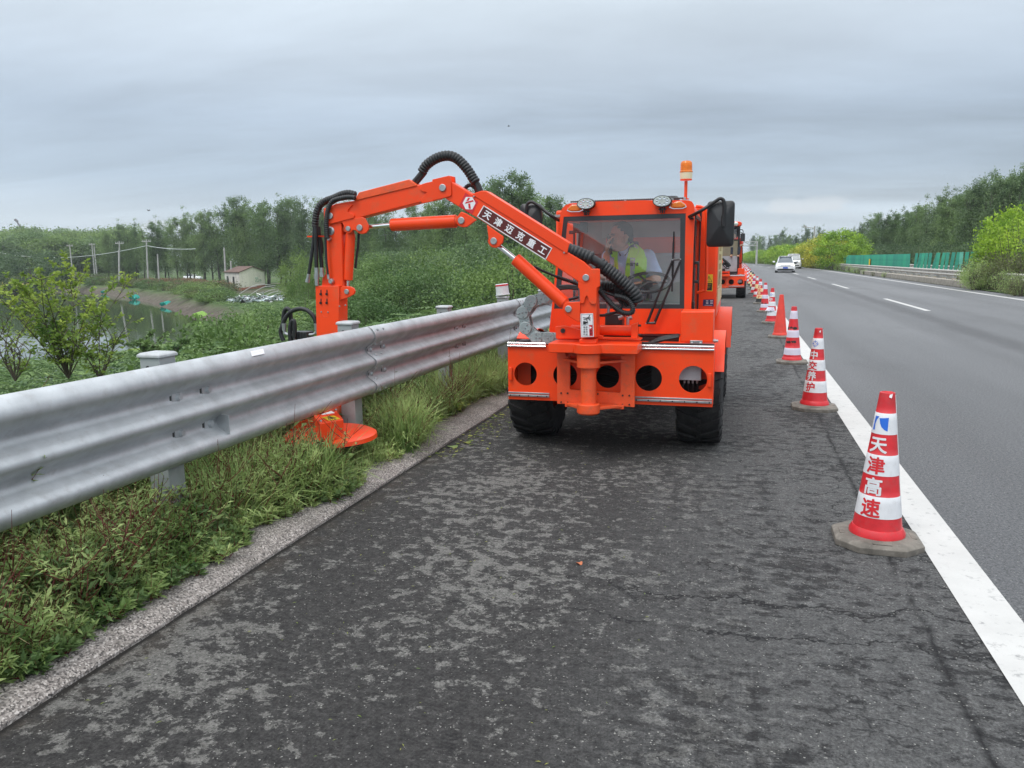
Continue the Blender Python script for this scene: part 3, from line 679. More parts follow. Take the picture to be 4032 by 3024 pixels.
# ------------------------------------------------------------------ median
g = G(); MW = [(-.06, .30), (-.02, .285), (0, .25), (-.01, .22), (-.08, .18), (-.08, .13), (-.01, .09), (0, .06), (-.02, .02), (-.06, .0)]
def median_rail(name, x, label, ys, zb, flip=1):
    t = thing(name, (x, ys[0], 0), label, 'guardrail')
    g = G()
    for i in range(len(ys)-1):
        P = [(-flip*px, pz+zb) for px, pz in MW]
        beam(g, ys[i], ys[i+1]+.1, prof=P if flip > 0 else P[::-1], rx=x, bendf=bend, steps=2, off=.003*(i % 2))
    g.build('rail_beam', 'median_rail', t, smooth=50)
    return t
mr_ = median_rail('median_guardrail', 10.30, 'weathered two-wave guardrail along the near side of the median', list(range(8, 190, 4)), .42)
for i, y in enumerate(np.arange(9, 110, 2.0)):
    g = G(); b_ = bend(y); g.box(10.36+b_, 10.49+b_, y-.07, y+.07, .0, .66); g.box(10.48+b_, 10.62+b_, y-.03, y+.03, .1, .55); g.build('post', 'pole_grey', mr_)
far_rail = median_rail('far_median_guardrail', 12.3, 'pale guardrail on the far side of the median behind the green boards', list(range(14, 190, 4)), .52)
for y in np.arange(16, 100, 4.0):
    g = G(); g.box(12.34+bend(y), 12.46+bend(y), y-.06, y+.06, 0, .78); g.build('post', 'pole_grey', far_rail)
# low concrete parapet kerb in segments
par = thing('median_kerb', (9.75, 37.6, 0), 'low weathered concrete kerb wall in segments under the median guardrail', 'kerb wall')
ys_ = [37.6, 39.2, 44.6, 52.8, 61.0, 69.5]
for i in range(len(ys_)-1):
    g = G(); g.box(9.62, 9.98, ys_[i]+.015, ys_[i+1]-.015, -.05, .30); g.build('concrete_block', 'concrete', par, bevel=.02); g = G(); g.box(9.985, 12.0, ys_[i]+.015, ys_[i+1]-.015, -.05, .14); g.build('infill', 'rubble', par)
# anti-glare boards
BX = 10.85
def board(y, lean, label, m_='green_board', w=.165, h=.82, z0=.78, gap=True, grp='green anti-glare boards on the median'):
    o = Vector((BX+bend(y), y, z0-.10)); g = G()
    g.box(o.x-w/2, o.x+w/2, y-.012, y+.012, z0-.10, z0+h)
    # rounded shoulders and stiffening rib
    g.box(o.x-.010, o.x+.010, y+.0125, y+.03, z0-.12, z0+h*.9)
    ob = g.build('anti_glare_board', m_, origin=tuple(o), bevel=.02, seg=3); ob.rotation_euler = (0, lean, R(-22))
    return tag(ob, label, 'anti-glare board', grp)
protoB = None; k = 0
spac = [3800, 3769, 3743.5, 3725, 3705, 3687, 3670.5, 3644]
ylist = []
for px in (3851, 3825, 3801.5, 3782.5, 3764, 3746, 3726, 3708, 3690, 3675, 3658.5, 3643.5, 3629, 3616, 3604):
    d = MC @ _cv(px, 1030); ylist.append(d[1]*BX/d[0])
for i, y in enumerate(ylist):
    lean = R(random.uniform(3, 9)) if 3 < i else R(random.uniform(1, 5))
    if i == 3: board(y, R(1), 'palest faded green board in the gappy row of boards on the median', 'green_board_pale')
    elif i == 9: board(y, R(13), 'most tilted green board in the gappy row of boards on the median')
    else: board(y, lean, 'green anti-glare board standing with gaps in the nearer row on the median')
d = MC @ _cv(3575, 1030); y = d[1]*BX/d[0]; i = 0
while y < 90:
    board(y, R(random.uniform(-1, 2)), 'green anti-glare board in the closely overlapping farther row on the median', w=.26 if i == 0 else .24, h=.79); y += .95; i += 1
bs = []
y = 176
while y < 205: board(y, 0, 'tiny distant green board on the median far down the road', h=.8, grp='distant green boards'); y += 2.4
tb = thing('marker_post', (BX-.1, 72, .3), 'yellow and black striped marker post among the green boards on the median', 'marker post')
g = G(); pq = ground_at(3434, 1040, .72); g.box(BX-.24, BX-.16, 71.9, 72.1, .35, 1.22); g.box(BX+.04, BX+.12, 71.9, 72.1, .35, 1.22); g.build('frame', 'decal_yellow', tb)
g = G(); g.box(BX-.155, BX-.03, 71.95, 72.05, .35, 1.20); g.box(BX+.0, BX+.035, 71.95, 72.05, .35, 1.20); g.build('dark_panel', 'black', tb)

# gantry far ahead, roadside camera pole
def truss(t, name, x0, x1, y, z0, z1, dep, m_='pole_grey', bay=1.6, r=.09):
    g = G()
    for yy in (y, y+dep):
        for z in (z0, z1): g.cyl((x0, yy, z), (x1, yy, z), r, None, 6)
        n = int(abs(x1-x0)/bay)
        for i in range(n):
            a = x0+(x1-x0)*i/n; b_ = x0+(x1-x0)*(i+1)/n; g.cyl((a, yy, z0 if i % 2 else z1), (b_, yy, z1 if i % 2 else z0), r*.6, None, 6)
    g.build(name, m_, t)
YG = 175.0
pr = at(2800+760/4.147, 850+420/4.147, YG); pl = at(2800+500/4.147, 850+490/4.147, YG)
gt = thing('gantry', (pr[0], YG, 0), 'pale grey lattice gantry spanning the road far beyond the second machine', 'gantry')
truss(gt, 'lattice_beam', pr[0]-24, pr[0], YG, pl[2], pr[2], 1.0, bay=1.3)
g = G(); g.cyl((pr[0]-.1, YG+.5, 0), (pr[0]-.1, YG+.5, pr[2]+.1), .22, None, 10); g.build('column', 'pole_grey', gt)
g = G(); g.cyl((pr[0]-23.9, YG+.5, 0), (pr[0]-23.9, YG+.5, pr[2]+.1), .22, None, 10); g.build('column', 'pole_grey', gt)
pp = at(3208, 890, 120)
cp = thing('camera_pole', (pp[0], 120, 0), 'tall thin grey pole with a short arm rising behind the golden median bushes', 'pole')
g = G(); g.cyl((pp[0], 120, -.5), (pp[0], 120, pp[2]), .16, .10, 10); g.build('mast', 'pole_grey', cp)
g = G(); g.cyl((pp[0]-.1, 120, pp[2]-.3), (pp[0]-1.3, 120, pp[2]-.1), .05, None, 8); g.box(pp[0]-1.5, pp[0]-1.1, 119.9, 120.1, pp[2]-.2, pp[2]+.1); g.build('arm', 'pole_grey', cp)

# ------------------------------------------------------------------ house, poles, nets, frames on the plain
ZP = -2.4
def house():
    a = ground_at(889, 1141, ZP); b_ = ground_at(946, 1145, ZP); c = ground_at(1045, 1131, ZP)
    a, b_, c = Vector(a), Vector(b_), Vector(c)
    u = (a-b_); u.z = 0; v = (c-b_); v.z = 0
    v = v-u*(v.dot(u)/u.dot(u))*.0
    d = b_+u+v
    h = 2.6; pk = 3.35
    t = thing('brick_house', tuple(b_), 'small cream plastered house with a broken brown tile roof beyond the pond', 'house')
    V = [b_, a, d, c]; up = Vector((0, 0, 1))
    g = G(); top = [q+up*h for q in V]; r0 = (b_+c)/2+up*pk; r1 = (a+d)/2+up*pk
    g.raw([*V, *top, r0, r1], [(3, 0, 4, 8, 7), (1, 2, 6, 9, 5), (2, 3, 7, 6)]); g.build('wall', 'house_wall', t, smooth=0)
    g = G(); g.raw([b_, a, a+up*h, b_+up*h], [(0, 1, 2, 3)]); g.build('front_wall', 'house_wall_worn', t, smooth=0, label='stained grey-white wall with the doorway')
    un = u.normalized(); vn = v.normalized(); g = G(); q = -vn*.05
    for s, e in ((b_, c), ):
        g.ext([b_-vn*.04-un*.04, c-un*.04, c-un*.04+up*.42, b_-un*.04-vn*.04+up*.38], tuple(un*.03))
    g.ext([b_-vn*.06, b_-vn*.06+u*.98, b_-vn*.06+u*.98+up*.32, b_-vn*.06+up*.42], tuple(vn*.03)); g.build('brick_plinth', 'brick_base', t, smooth=0)
    g = G()
    for lo_, hi_ in (((b_, a), (r0, r1)), ((c, d), (r0, r1))):
        e0 = lo_[0]+up*h; e1 = lo_[1]+up*h; s = (e0-hi_[0]).normalized()*.35
        A = [e0+s-un*.3, e1+s+un*.3, hi_[1]+un*.3, hi_[0]-un*.3]; g.ext([q+up*.03 for q in A], (0, 0, .10))
    ro = g.build('roof', 'roof_tile', t, smooth=0)
    g = G(); f0 = b_+u*.34-vn*.03; g.ext([f0, f0+un*.75, f0+un*.75+up*2.0, f0+up*2.0], tuple(-vn*.04)); g.build('doorway', 'black', t, smooth=0)
    g = G(); f0 = b_+u*.74-vn*.03+up*.95; g.ext([f0, f0+un*.85, f0+un*.85+up*1.1, f0+up*1.1], tuple(-vn*.04)); g.build('window', 'car_glass', t, smooth=0)
    # faded illegible green scrawl on the gable
    g = G(); rs = random.Random(4); o0 = b_+v*.58-un*.06
    for row, n in ((1.42, 5), (.98, 9)):
        for k in range(n):
            for _ in range(3):
                p = o0+v*(k*.028+rs.uniform(0, .012))+up*(row+rs.uniform(0, .25)); q = p+v*rs.uniform(-.01, .02)+up*rs.uniform(.05, .22)
                g.cyl(p, q, .035, None, 4)
    mat('faded_green', (.42, .55, .42), .9); g.build('scrawl', 'faded_green', t, smooth=0)
    return t
house()
g = G(); q = Vector(ground_at(835, 1140, ZP)); r_ = Vector(ground_at(890, 1137, ZP)); q.z = ZP+.02; r_.z = ZP+.02
g.ext([q, r_, r_+Vector((0, 0, .28)), q+Vector((0, 0, .28))], (.3, .8, 0)); tag(g.build('concrete_slab', 'cap_white', origin=tuple(q)), 'low white slab lying on the ground left of the small house', 'slab')
POLES = [(4, 984, 1011, 70), (27, 965, 1003, 0), (43, 972, 1000, 70), (57, 962, 1003, 1), (91, 963, 1000, 1), (135, 958, 1006, 1), (191, 975, 1021, 0), (199, 963, 1021, 1), (274, 962, 1045, 1), (350, 978, 1036, 0), (361, 957, 1066, 1), (370, 968, 1072, 0), (467, 985, 1055, 0), (470, 950, 1064, 1), (576, 942, 1063, 1), (620, 1000, 1076, 0), (882, 975, 1104, 0), (908, 1027, 1062, 0)]
LBL = ['concrete utility pole']
pole_tops = {}
for i, (px, yt, yb, arm) in enumerate(POLES):
    tall = yb-yt; D = min(330, max(212, 8.6*3028/ max(60, tall)*.62)) if px < 450 else {467: 160, 470: 158, 576: 150, 620: 146, 882: 125, 908: 127}[px]
    d = MC @ _cv(px, (yt+yb)/2); Y = D*d[1]/math.hypot(d[0], d[1])
    T = at(px, yt, Y); lean = {350: -2, 470: -7, 467: -5, 576: -3, 882: -1, 620: -2}.get(px, 0)
    L_ = {27: 'far', 576: ''}.get(px, '')
    side = 'second' 
    desc = {4: 'thin short grey pole at the far left edge of the field', 27: 'thin grey pole second from the left edge beyond the pond', 43: 'short thin grey pole third from the left edge beyond the pond', 57: 'grey utility pole with a small crossarm left of the round dark field bush', 91: 'grey utility pole above the left part of the round dark field bush', 135: 'grey utility pole above the right part of the round dark field bush',
            191: 'shorter of two paired poles right of the dark field bush', 199: 'taller crossarm pole of the pair right of the dark field bush', 274: 'lone utility pole rising behind the top of the yellow-green sapling', 350: 'short left-leaning pole beside the tall pair of poles', 361: 'tallest left pole of the pair standing close together with a crossarm', 370: 'bare right-hand pole of the pair standing close together', 467: 'short bare pole hidden behind the leaning crossarm pole',
            470: 'leaning utility pole left of the tree trunks', 576: 'tall utility pole with insulators where the wires meet', 620: 'short leaning grey post right of the insulator pole', 882: 'tall thin pole just left of the small house', 908: 'short square concrete post behind the small house roof'}[px]
    t = thing('utility_pole', (T[0], T[1], ZP), desc, 'utility pole', 'utility poles beyond the pond')
    bx = T[0]-math.tan(R(lean))*(T[2]-ZP)*-1 if lean else T[0]
    g = G(); rr2 = .14 if px not in (4, 27, 43) else .12
    g.cyl((bx, T[1], ZP-.3), (T[0], T[1], T[2]), rr2*1.15, rr2*.75, 8); g.build('pole_shaft', 'pole_grey', t)
    if arm == 1:
        g = G(); g.box(T[0]-.9, T[0]+.9, T[1]-.05, T[1]+.05, T[2]-.45, T[2]-.33)
        for s in (-.8, -.45, .45, .8): g.cyl((T[0]+s, T[1], T[2]-.33), (T[0]+s, T[1], T[2]-.08), .06, None, 6)
        g.build('crossarm', 'pole_grey', t)
    pole_tops[px] = T
ins = pole_tops[576]
wr = thing('power_line', (ins[0], ins[1], ins[2]-.8), 'pale sagging power line crossing from the left edge over the insulator pole into the trees', 'cable')
g = G()
A = Vector(at(-80, 975, ins[1]+40)); B = Vector((ins[0], ins[1], ins[2]-1.1)); Cc = Vector(at(770, 980, ins[1]-14))
def sag(p, q, s, n=16):
    return [p.lerp(q, i/n)-Vector((0, 0, 4*s*(i/n)*(1-i/n))) for i in range(n+1)]
g.tube(sag(A, B, 2.3), .055, 5); g.tube(sag(B, Cc, .25), .055, 5); g.build('wire_strand', 'wire', wr)

def crane():
    t = at(62, 866, 500); b_ = at(92, 912, 500)
    tt = thing('crane_boom', (b_[0], b_[1], -2), 'dark raised crane boom showing over the trees at far left', 'crane')
    g = G(); T = Vector(t); B = Vector(b_); dd = (B-T); g.cyl(T-Vector((.6, 0, -.3)), T+Vector((1.6, 0, -1.4)), 1.1, .9, 6); g.cyl(T, T+dd*.5, .55, .7, 6); g.cyl(T+dd*.5, T+dd*1.9, .8, 1.0, 6); g.build('boom_section', 'dark_steel', tt)
crane()
def pool_net(px, py, w, m_, label, up=.75):
    c = Vector(ground_at(px, py, -3.58)); t = thing('net_cage', tuple(c), label, 'net', None)
    g = G(); pts = []
    for k in range(9):
        a = k/8; pts.append((c.x+(-w/2+w*a), c.y+math.sin(a*3)*.3, c.z+.05+up*math.sin(math.pi*(.25+.6*a))+.12*math.sin(k*2.3)))
    V = []; F = []
    for i, p in enumerate(pts):
        for q, (ox, oz) in enumerate(((-.1, -.5), (.5, .0), (.25, .28), (-.35, .12))): V.append((p[0]+ox*.4, p[1]+ox, p[2]+oz*(1-.5*abs(i-4)/4)))
    for i in range(8):
        for j in range(4): F.append((i*4+j, i*4+(j+1) % 4, i*4+4+(j+1) % 4, i*4+4+j))
    F += [(0, 1, 2, 3), (35, 34, 33, 32)]
    g.raw(V, F); g.build('mesh_cloth', m_, t)
    g = G(); g.cyl((c.x-w*.5, c.y, c.z-.3), (c.x-w*.5, c.y, c.z+up), .05, None, 6); g.cyl((c.x+w*.45, c.y, c.z-.3), (c.x+w*.45, c.y, c.z+up*1.1), .05, None, 6); g.build('stake', 'wood', t)
pool_net(412, 1157, .9, 'teal_net', 'teal net cage on the far pond bank, leftmost of the three', .35)
pool_net(526, 1180, 1.0, 'teal_net', 'teal net cage on the pond bank, middle of the three', .4)
pool_net(652, 1207, .95, 'teal_net', 'teal net cage on the pond bank next to the leaning timber', .32)
pool_net(783, 1256, .75, 'lime_net', 'lime green net lying at the near right end of the pond', .35)
p0 = Vector(ground_at(690, 1212, -3.55)); p1 = Vector(ground_at(728, 1190, -2.9)); g = G(); g.cyl(p0, p1, .12, .09, 8)
tag(g.build('timber', 'wood', origin=tuple(p0)), 'dark timber leaning down the mud bank into the pond', 'timber')
# collapsed greenhouse frame
gf = thing('greenhouse_frame', tuple(ground_at(1000, 1190, -2.5)), 'collapsed greenhouse frame of bent grey pipes in front of the small house', 'greenhouse frame')
FR = [((930, 1168), (1010, 1128), (1095, 1128)), ((958, 1180), (1040, 1136), (1098, 1140)), ((980, 1188), (1060, 1150), (1100, 1146)), ((1000, 1194), (1066, 1160), (1112, 1148)), ((1030, 1194), (1085, 1165), (1124, 1152)), ((1065, 1188), (1105, 1168), (1142, 1158)), ((1082, 1190), (1130, 1172), (1166, 1166)), ((940, 1160), (985, 1138), (1010, 1128))]
YF = 84.0
for k, (a, b2, c2) in enumerate(FR):
    g = G(); g.tube(spline([at(a[0], a[1], YF-k*.8), at(b2[0], b2[1]-6, YF+1-k*.8), at(c2[0], c2[1], YF+5-k*.8)], 8), .045, 5); g.build('hoop', 'pole_grey', gf)
g = G()
for a, b2 in (((1010, 1155), (1035, 1165)), ((1012, 1160), (1038, 1150)), ((1010, 1150), (1012, 1175)), ((1036, 1150), (1038, 1178)), ((1000, 1172), (1110, 1176))): g.cyl(at(*a, YF-3), at(*b2, YF-3), .05, None, 5)
g.build('brace', 'steel', gf)
# plastic sheeting and litter round it
rs = np.random.RandomState(5); C_ = []
for _ in range(420):
    px = rs.uniform(900, 1175); py = 1186+rs.uniform(-13, 10)+(px-900)*-.025
    p = ground_at(px, py, -2.35); C_.append(p)
C_ = np.array(C_); V = C_[:, None, :]+rs.uniform(-.38, .38, (len(C_), 4, 3))*np.array([1, 1, .5])
V[:, :, 2] += .15
tag(quad_mesh('plastic_litter', V, 4, ['tarp', 'decal_white', 'black', 'cab_grey'], mi=rs.choice([0, 0, 0, 1, 2, 3], len(V))), 'torn pale blue plastic sheeting and rubbish strewn round the greenhouse frame', 'litter', kind='stuff')
# ================================================================== VEGETATION
def rnd_dirs(rs, n, up=0.0):
    v = rs.normal(size=(n, 3)); v[:, 2] += up; return _unit(v)
def crown_mesh(name, rs, clumps, per, crad, leaf, m_, parent, flat=.75, up=.2):
    """clumps (k,3) centres; per leaves each, gaussian spread crad"""
    k = len(clumps); crad = np.broadcast_to(np.asarray(crad, float), (k,)); C_ = np.repeat(clumps, per, 0)+rs.normal(size=(k*per, 3))*np.repeat(crad, per)[:, None]*np.array([1, 1, flat])*.55
    D = rnd_dirs(rs, k*per, up); Nn = rnd_dirs(rs, k*per, .8); s = leaf*rs.uniform(.6, 1.35, k*per)
    return quad_mesh(name, leaves(C_, D, Nn, s, s*.62), 4, m_, parent)
def limb_tree(g, rs, base, H, r0, n_limb, spread, lo_=.3, lean=(0, 0), up=.9, sub=2):
    """tapered trunk with limbs; returns limb sample points"""
    base = Vector(base); pts = []; x, y = 0., 0.
    nseg = 7; tr = []
    for i in range(nseg+1):
        f = i/nseg; x += rs.normal()*.012*H+lean[0]*H/nseg; y += rs.normal()*.012*H+lean[1]*H/nseg; tr.append(base+Vector((x, y, H*.93*f)))
    g.tube(tr, [r0*(1-.86*(i/nseg)) for i in range(nseg+1)], 6)
    tips = []
    for k in range(n_limb):
        f = lo_+(1-lo_)*((k+rs.rand())/n_limb); i = min(nseg-1, int(f*nseg)); p = tr[i].lerp(tr[i+1], f*nseg-i)
        an = rs.uniform(0, 6.283); ln = spread*H*(1.05-f*.62)*rs.uniform(.6, 1.15); d = Vector((math.cos(an), math.sin(an), up*rs.uniform(.6, 1.4)))
        d.normalize(); q1 = p+d*ln*.5+Vector((0, 0, ln*.05)); q2 = p+d*ln+Vector((0, 0, ln*.22)); rr_ = r0*(1-f)*.42+.012*H*.12
        g.tube([p, q1, q2], [rr_, rr_*.6, rr_*.2], 4); tips += [q1, q2, q1.lerp(q2, .5)]
        for _ in range(sub):
            s = q1.lerp(q2, rs.rand()); e = s+Vector((rs.normal(), rs.normal(), abs(rs.normal())*1.1)).normalized()*ln*.38; g.tube([s, e], [rr_*.35, rr_*.1], 3); tips.append(e)
    tips.append(tr[-1]); return tips, tr
HIDE = []
def make_tall(seed, H=13.0, m_='leaf_poplar', sparse=False):
    rs = np.random.RandomState(seed); t = thing('tall_tree', (0, 0, 0), 'x', 'tree'); g = G()
    tips, tr = limb_tree(g, rs, (0, 0, -.5), H, .17, 22, .22, lo_=.18, up=1.3, sub=2)
    # bare whips above the crown
    for _ in range(7):
        b0 = tr[-2]+Vector((rs.normal()*.9, rs.normal()*.9, rs.uniform(-1.5, 0))); e = b0+Vector((rs.normal()*.35, rs.normal()*.35, rs.uniform(1.2, 2.4))); g.tube([b0, e], [.035, .010], 3)
    g.build('trunk', 'bark_dark', t, smooth=60)
    C_ = np.array([tuple(p) for p in tips]); C_ = np.concatenate([C_, C_+rs.normal(size=C_.shape)*.75])
    z = C_[:, 2]/H; dens = np.clip(1.45-z, .25, 1.0)*(0.55 if sparse else 1)
    keep = rs.rand(len(C_)) < np.where(z > .7, .60 if not sparse else .4, 1.0); C_ = C_[keep]; z = C_[:, 2]/H
    crown_mesh('crown', rs, C_, 58 if not sparse else 34, np.where(z > .75, .42, .95), .20, m_, t, flat=.95); return t
def make_round(seed, H=9.0, m_='leaf_willow', Rr=3.6, leaf=.30, lo_=.12, per=60):
    rs = np.random.RandomState(seed); t = thing('round_tree', (0, 0, 0), 'x', 'tree'); g = G()
    tips, tr = limb_tree(g, rs, (0, 0, -.4), H*.75, .22, 12, .35, lo_=.22, up=.7)
    g.build('trunk', 'bark_dark', t, smooth=60)
    C_ = []
    for _ in range(100):
        d = rnd_dirs(rs, 1)[0]; rr_ = rs.uniform(.55, 1.0)**.5; p = np.array([d[0]*Rr*rr_, d[1]*Rr*rr_, H*(lo_+(1-lo_)/2)+d[2]*H*(1-lo_)/2*rr_]); C_.append(p)
    crown_mesh('crown', rs, np.array(C_), per, .85, leaf, m_, t, flat=.8); return t
def make_bush(seed, H=2.6, Rr=1.7, m_='leaf_bright', leaf=.11, shoots=46, per=85):
    """many upright leafy shoots from a low stool"""
    rs = np.random.RandomState(seed); t = thing('bush', (0, 0, 0), 'x', 'bush'); g = G(); C_ = []; D = []
    for _ in range(shoots):
        an = rs.uniform(0, 6.283); q = rs.rand()**.5; b0 = Vector((math.cos(an)*.25*q, math.sin(an)*.25*q, -.1)); hh = H*(1.08-.50*q*q)*rs.uniform(.82, 1.06)
        e = Vector((math.cos(an)*Rr*q*.95, math.sin(an)*Rr*q*.95, hh)); mid = b0.lerp(e, .5)+Vector((math.cos(an)*Rr*.22*q, math.sin(an)*Rr*.22*q, -hh*.06)); P = spline([b0, mid, e], 5)
        g.tube([b0, mid, e], [.022, .014, .005], 4)
        for _ in range(per):
            f = rs.uniform(.12, 1.0)**.8; k = min(len(P)-2, int(f*(len(P)-1))); p = P[k].lerp(P[k+1], f*(len(P)-1)-k); sp_ = .24*(1.05-f)+.045
            C_.append((p.x+rs.normal()*sp_, p.y+rs.normal()*sp_, max(.05, p.z+rs.normal()*sp_*.8))); D.append((rs.normal()*.7, rs.normal()*.7, rs.uniform(-.1, 1.3)))
    g.build('stem', 'twig', t, smooth=60)
    C_ = np.array(C_); D = np.array(D); s = leaf*rs.uniform(.6, 1.3, len(C_)); quad_mesh('foliage', leaves(C_, D, rnd_dirs(rs, len(C_), .6), s, s*.55), 4, m_, t); return t
def make_shrub(seed, H=2.2, Rr=1.6, m_='leaf_shrub', leaf=.10, n=60, per=60, crad=.42):
    rs = np.random.RandomState(seed); t = thing('shrub', (0, 0, 0), 'x', 'shrub'); g = G(); C_ = []
    for _ in range(9):
        an = rs.uniform(0, 6.283); e = Vector((math.cos(an)*Rr*.7*rs.rand(), math.sin(an)*Rr*.7*rs.rand(), H*rs.uniform(.6, 1.0))); g.tube([(0, 0, -.2), e*.5+Vector((rs.normal()*.1, rs.normal()*.1, 0)), e], [.04, .025, .008], 4)
    g.build('stem', 'bark', t, smooth=60)
    for _ in range(n):
        d = rnd_dirs(rs, 1)[0]; q = rs.uniform(.5, 1)**.5; C_.append((d[0]*Rr*q*rs.uniform(.8, 1.15), d[1]*Rr*q, max(.1, H*.5+d[2]*H*.5*q*rs.uniform(.8, 1.15))))
    crown_mesh('foliage', rs, np.array(C_), per, crad, leaf, m_, t, flat=.7); return t
def settle(t, loc, label, cat, group, rz, s, used):
    """first use moves the prototype itself, later uses copy it with its parts"""
    o = t if not used.get(t.name) else copy_tree(t)
    used[t.name] = 1; o.location = loc; o.rotation_euler = (0, 0, rz); o.scale = (s[0], s[0], s[1]) if isinstance(s, tuple) else (s, s, s)
    tag(o, label, cat, group); return o
USED = {}
def zone(px):
    for a, b_ in ((520, 'behind the leaning poles'), (640, 'behind the insulator pole'), (760, 'right of the insulator pole'), (880, 'behind the parked car'), (1060, 'behind the small house'), (1180, 'right of the small house'), (1300, 'behind the mast hoses'), (1420, 'behind the mast'),
                  (1560, 'under the outer boom'), (1700, 'behind the upper cylinder'), (1860, 'under the boom elbow'), (2020, 'behind the name plate'), (2130, 'by the left mirror'), (9999, 'behind the cab')):
        if px < a: return b_
def zone_r(px):
    for a, b_ in ((3080, 'beyond the gantry'), (3180, 'above the white van'), (3290, 'behind the camera pole'), (3400, 'behind the tallest median bush'), (3520, 'above the farthest green boards'), (3640, 'above the board gap'), (3760, 'above the gappy boards'), (3880, 'above the nearest boards'), (9999, 'behind the big edge bush')):
        if px < a: return b_
KIND = {}
rs = np.random.RandomState(21)
tallA = [make_tall(31), make_tall(32, m_='leaf_poplar'), make_tall(33, sparse=True), make_tall(34, m_='leaf_dark')]
roundA = [make_round(41), make_round(42, H=8, Rr=3.9, m_='leaf_poplar'), make_round(43, H=10, Rr=3.4, m_='leaf_willow')]
shr = [make_shrub(51), make_shrub(52, H=3.0, Rr=1.9, m_='leaf_dark', leaf=.13), make_shrub(53, H=1.5, Rr=1.5, m_='leaf_reed', leaf=.13), make_shrub(54, H=1.8, Rr=1.6, m_='leaf_willow', leaf=.11)]
thk = [make_shrub(55, H=4.2, Rr=2.5, m_='leaf_shrub', leaf=.105, n=230, per=80, crad=.50), make_shrub(56, H=4.2, Rr=2.4, m_='leaf_dark', leaf=.10, n=210, per=80, crad=.48), make_shrub(57, H=4.2, Rr=2.3, m_='leaf_willow', leaf=.10, n=170, per=70, crad=.46)]
def dir_at(px, D, z=None):
    d = MC @ _cv(px, 1030); h = math.hypot(d[0], d[1]); return d[0]/h*D, d[1]/h*D
def zg(x, y): return float(hgt(x, y))
# tall row behind the pond and the machine (from the photograph: top height by direction)
def top_scale(px, ytop, x, y, H):
    D = math.hypot(x, y); hz = 1015+TILT*(px-2910); ztop = HCAM+(hz-ytop)/3028*D*1.0/ math.cos(math.atan((px-2016)/3068.))*1.0
    return max(.35, (ztop-zg(x, y))/H)
def place(protos, px, D, ytop, label, group, Hs, cat='tree', widen=1.0):
    k = rs.randint(len(protos)); t = protos[k]; H = Hs[k]; x, y = dir_at(px, D)
    # depth along the view axis decides the apparent height
    fwd = MC[:, 2]; dep = x*fwd[0]+y*fwd[1]; hz = 1015+TILT*(px-2910); zt = HCAM+(hz-ytop)/3028*dep; z0 = zg(x, y); s = (zt-z0)/H
    if '%L' in label: label = label.replace('%L', zone(px))
    if '%R' in label: label = label.replace('%R', zone_r(px))
    label = label.replace('%K', KIND.get(t.name, 'leafy'))
    return settle(t, (x, y, z0), label, cat, group, rs.uniform(0, 6.28), (s*widen, s), USED)
HT = [13, 13, 13, 13]
for o_, k_ in zip(tallA, ('full-crowned', 'broad', 'thin-topped', 'darker')): KIND[o_.name] = k_
prof_x = [430, 560, 700, 800, 900, 1000, 1100, 1200, 1300, 1400, 1500, 1600, 1700, 1800, 1900, 2000, 2100, 2180]
prof_y = [915, 885, 862, 835, 815, 800, 785, 790, 800, 810, 835, 835, 800, 770, 730, 700, 730, 800]
for i in range(58):
    px = 440+i*(2200-440)/57+rs.uniform(-14, 14); yt = np.interp(px, prof_x, prof_y)+rs.uniform(-18, 26)
    D = np.interp(px, [440, 1100, 1745, 2200], [188, 136, 98, 66])+rs.uniform(-4, 4)
    place(tallA, px, D, yt, '%K tall green tree in the long row %L', 'trees in the long row left of the road', HT, widen=.92)
for i in range(28):
    px = 480+i*(2230-480)/27+rs.uniform(-20, 20); yt = np.interp(px, prof_x, prof_y)+rs.uniform(30, 90)
    D = np.interp(px, [440, 1100, 1745, 2200], [196, 146, 108, 74])+rs.uniform(0, 9)
    place(tallA[:2]+[tallA[3]], px, D, yt, '%K tree in the back line of the long row %L', 'trees in the back of the long row', [13, 13, 13], widen=1.0)
# low willows along the far left
for row, (D0, yo) in enumerate(((235, 22), (275, 8), (330, -4))):
    for i in range(15):
        px = -60+i*40+rs.uniform(-12, 12); yt = np.interp(px, [-60, 0, 90, 250, 300, 380, 520], [925, 925, 905, 912, 915, 915, 900])+yo+rs.uniform(-6, 8)
        place(roundA, px, D0+rs.uniform(-8, 8), yt, 'rounded tree in the '+('front', 'middle', 'back')[row]+' rank of the low wood '+('at the left edge' if px < 40 else 'behind the dark field bush' if px < 170 else 'behind the short paired poles' if px < 300 else 'behind the leaning pole' if px < 420 else 'left of the tall tree row'), 'rounded trees beyond the pond', [9, 8, 10], widen=1.35)
fb = place([make_round(44, H=6, Rr=4.2, m_='leaf_dark', leaf=.26, lo_=.02)], 118, 172, 985, 'round dark green bush standing alone in front of the poles at far left', None, [6], cat='bush', widen=1.0)

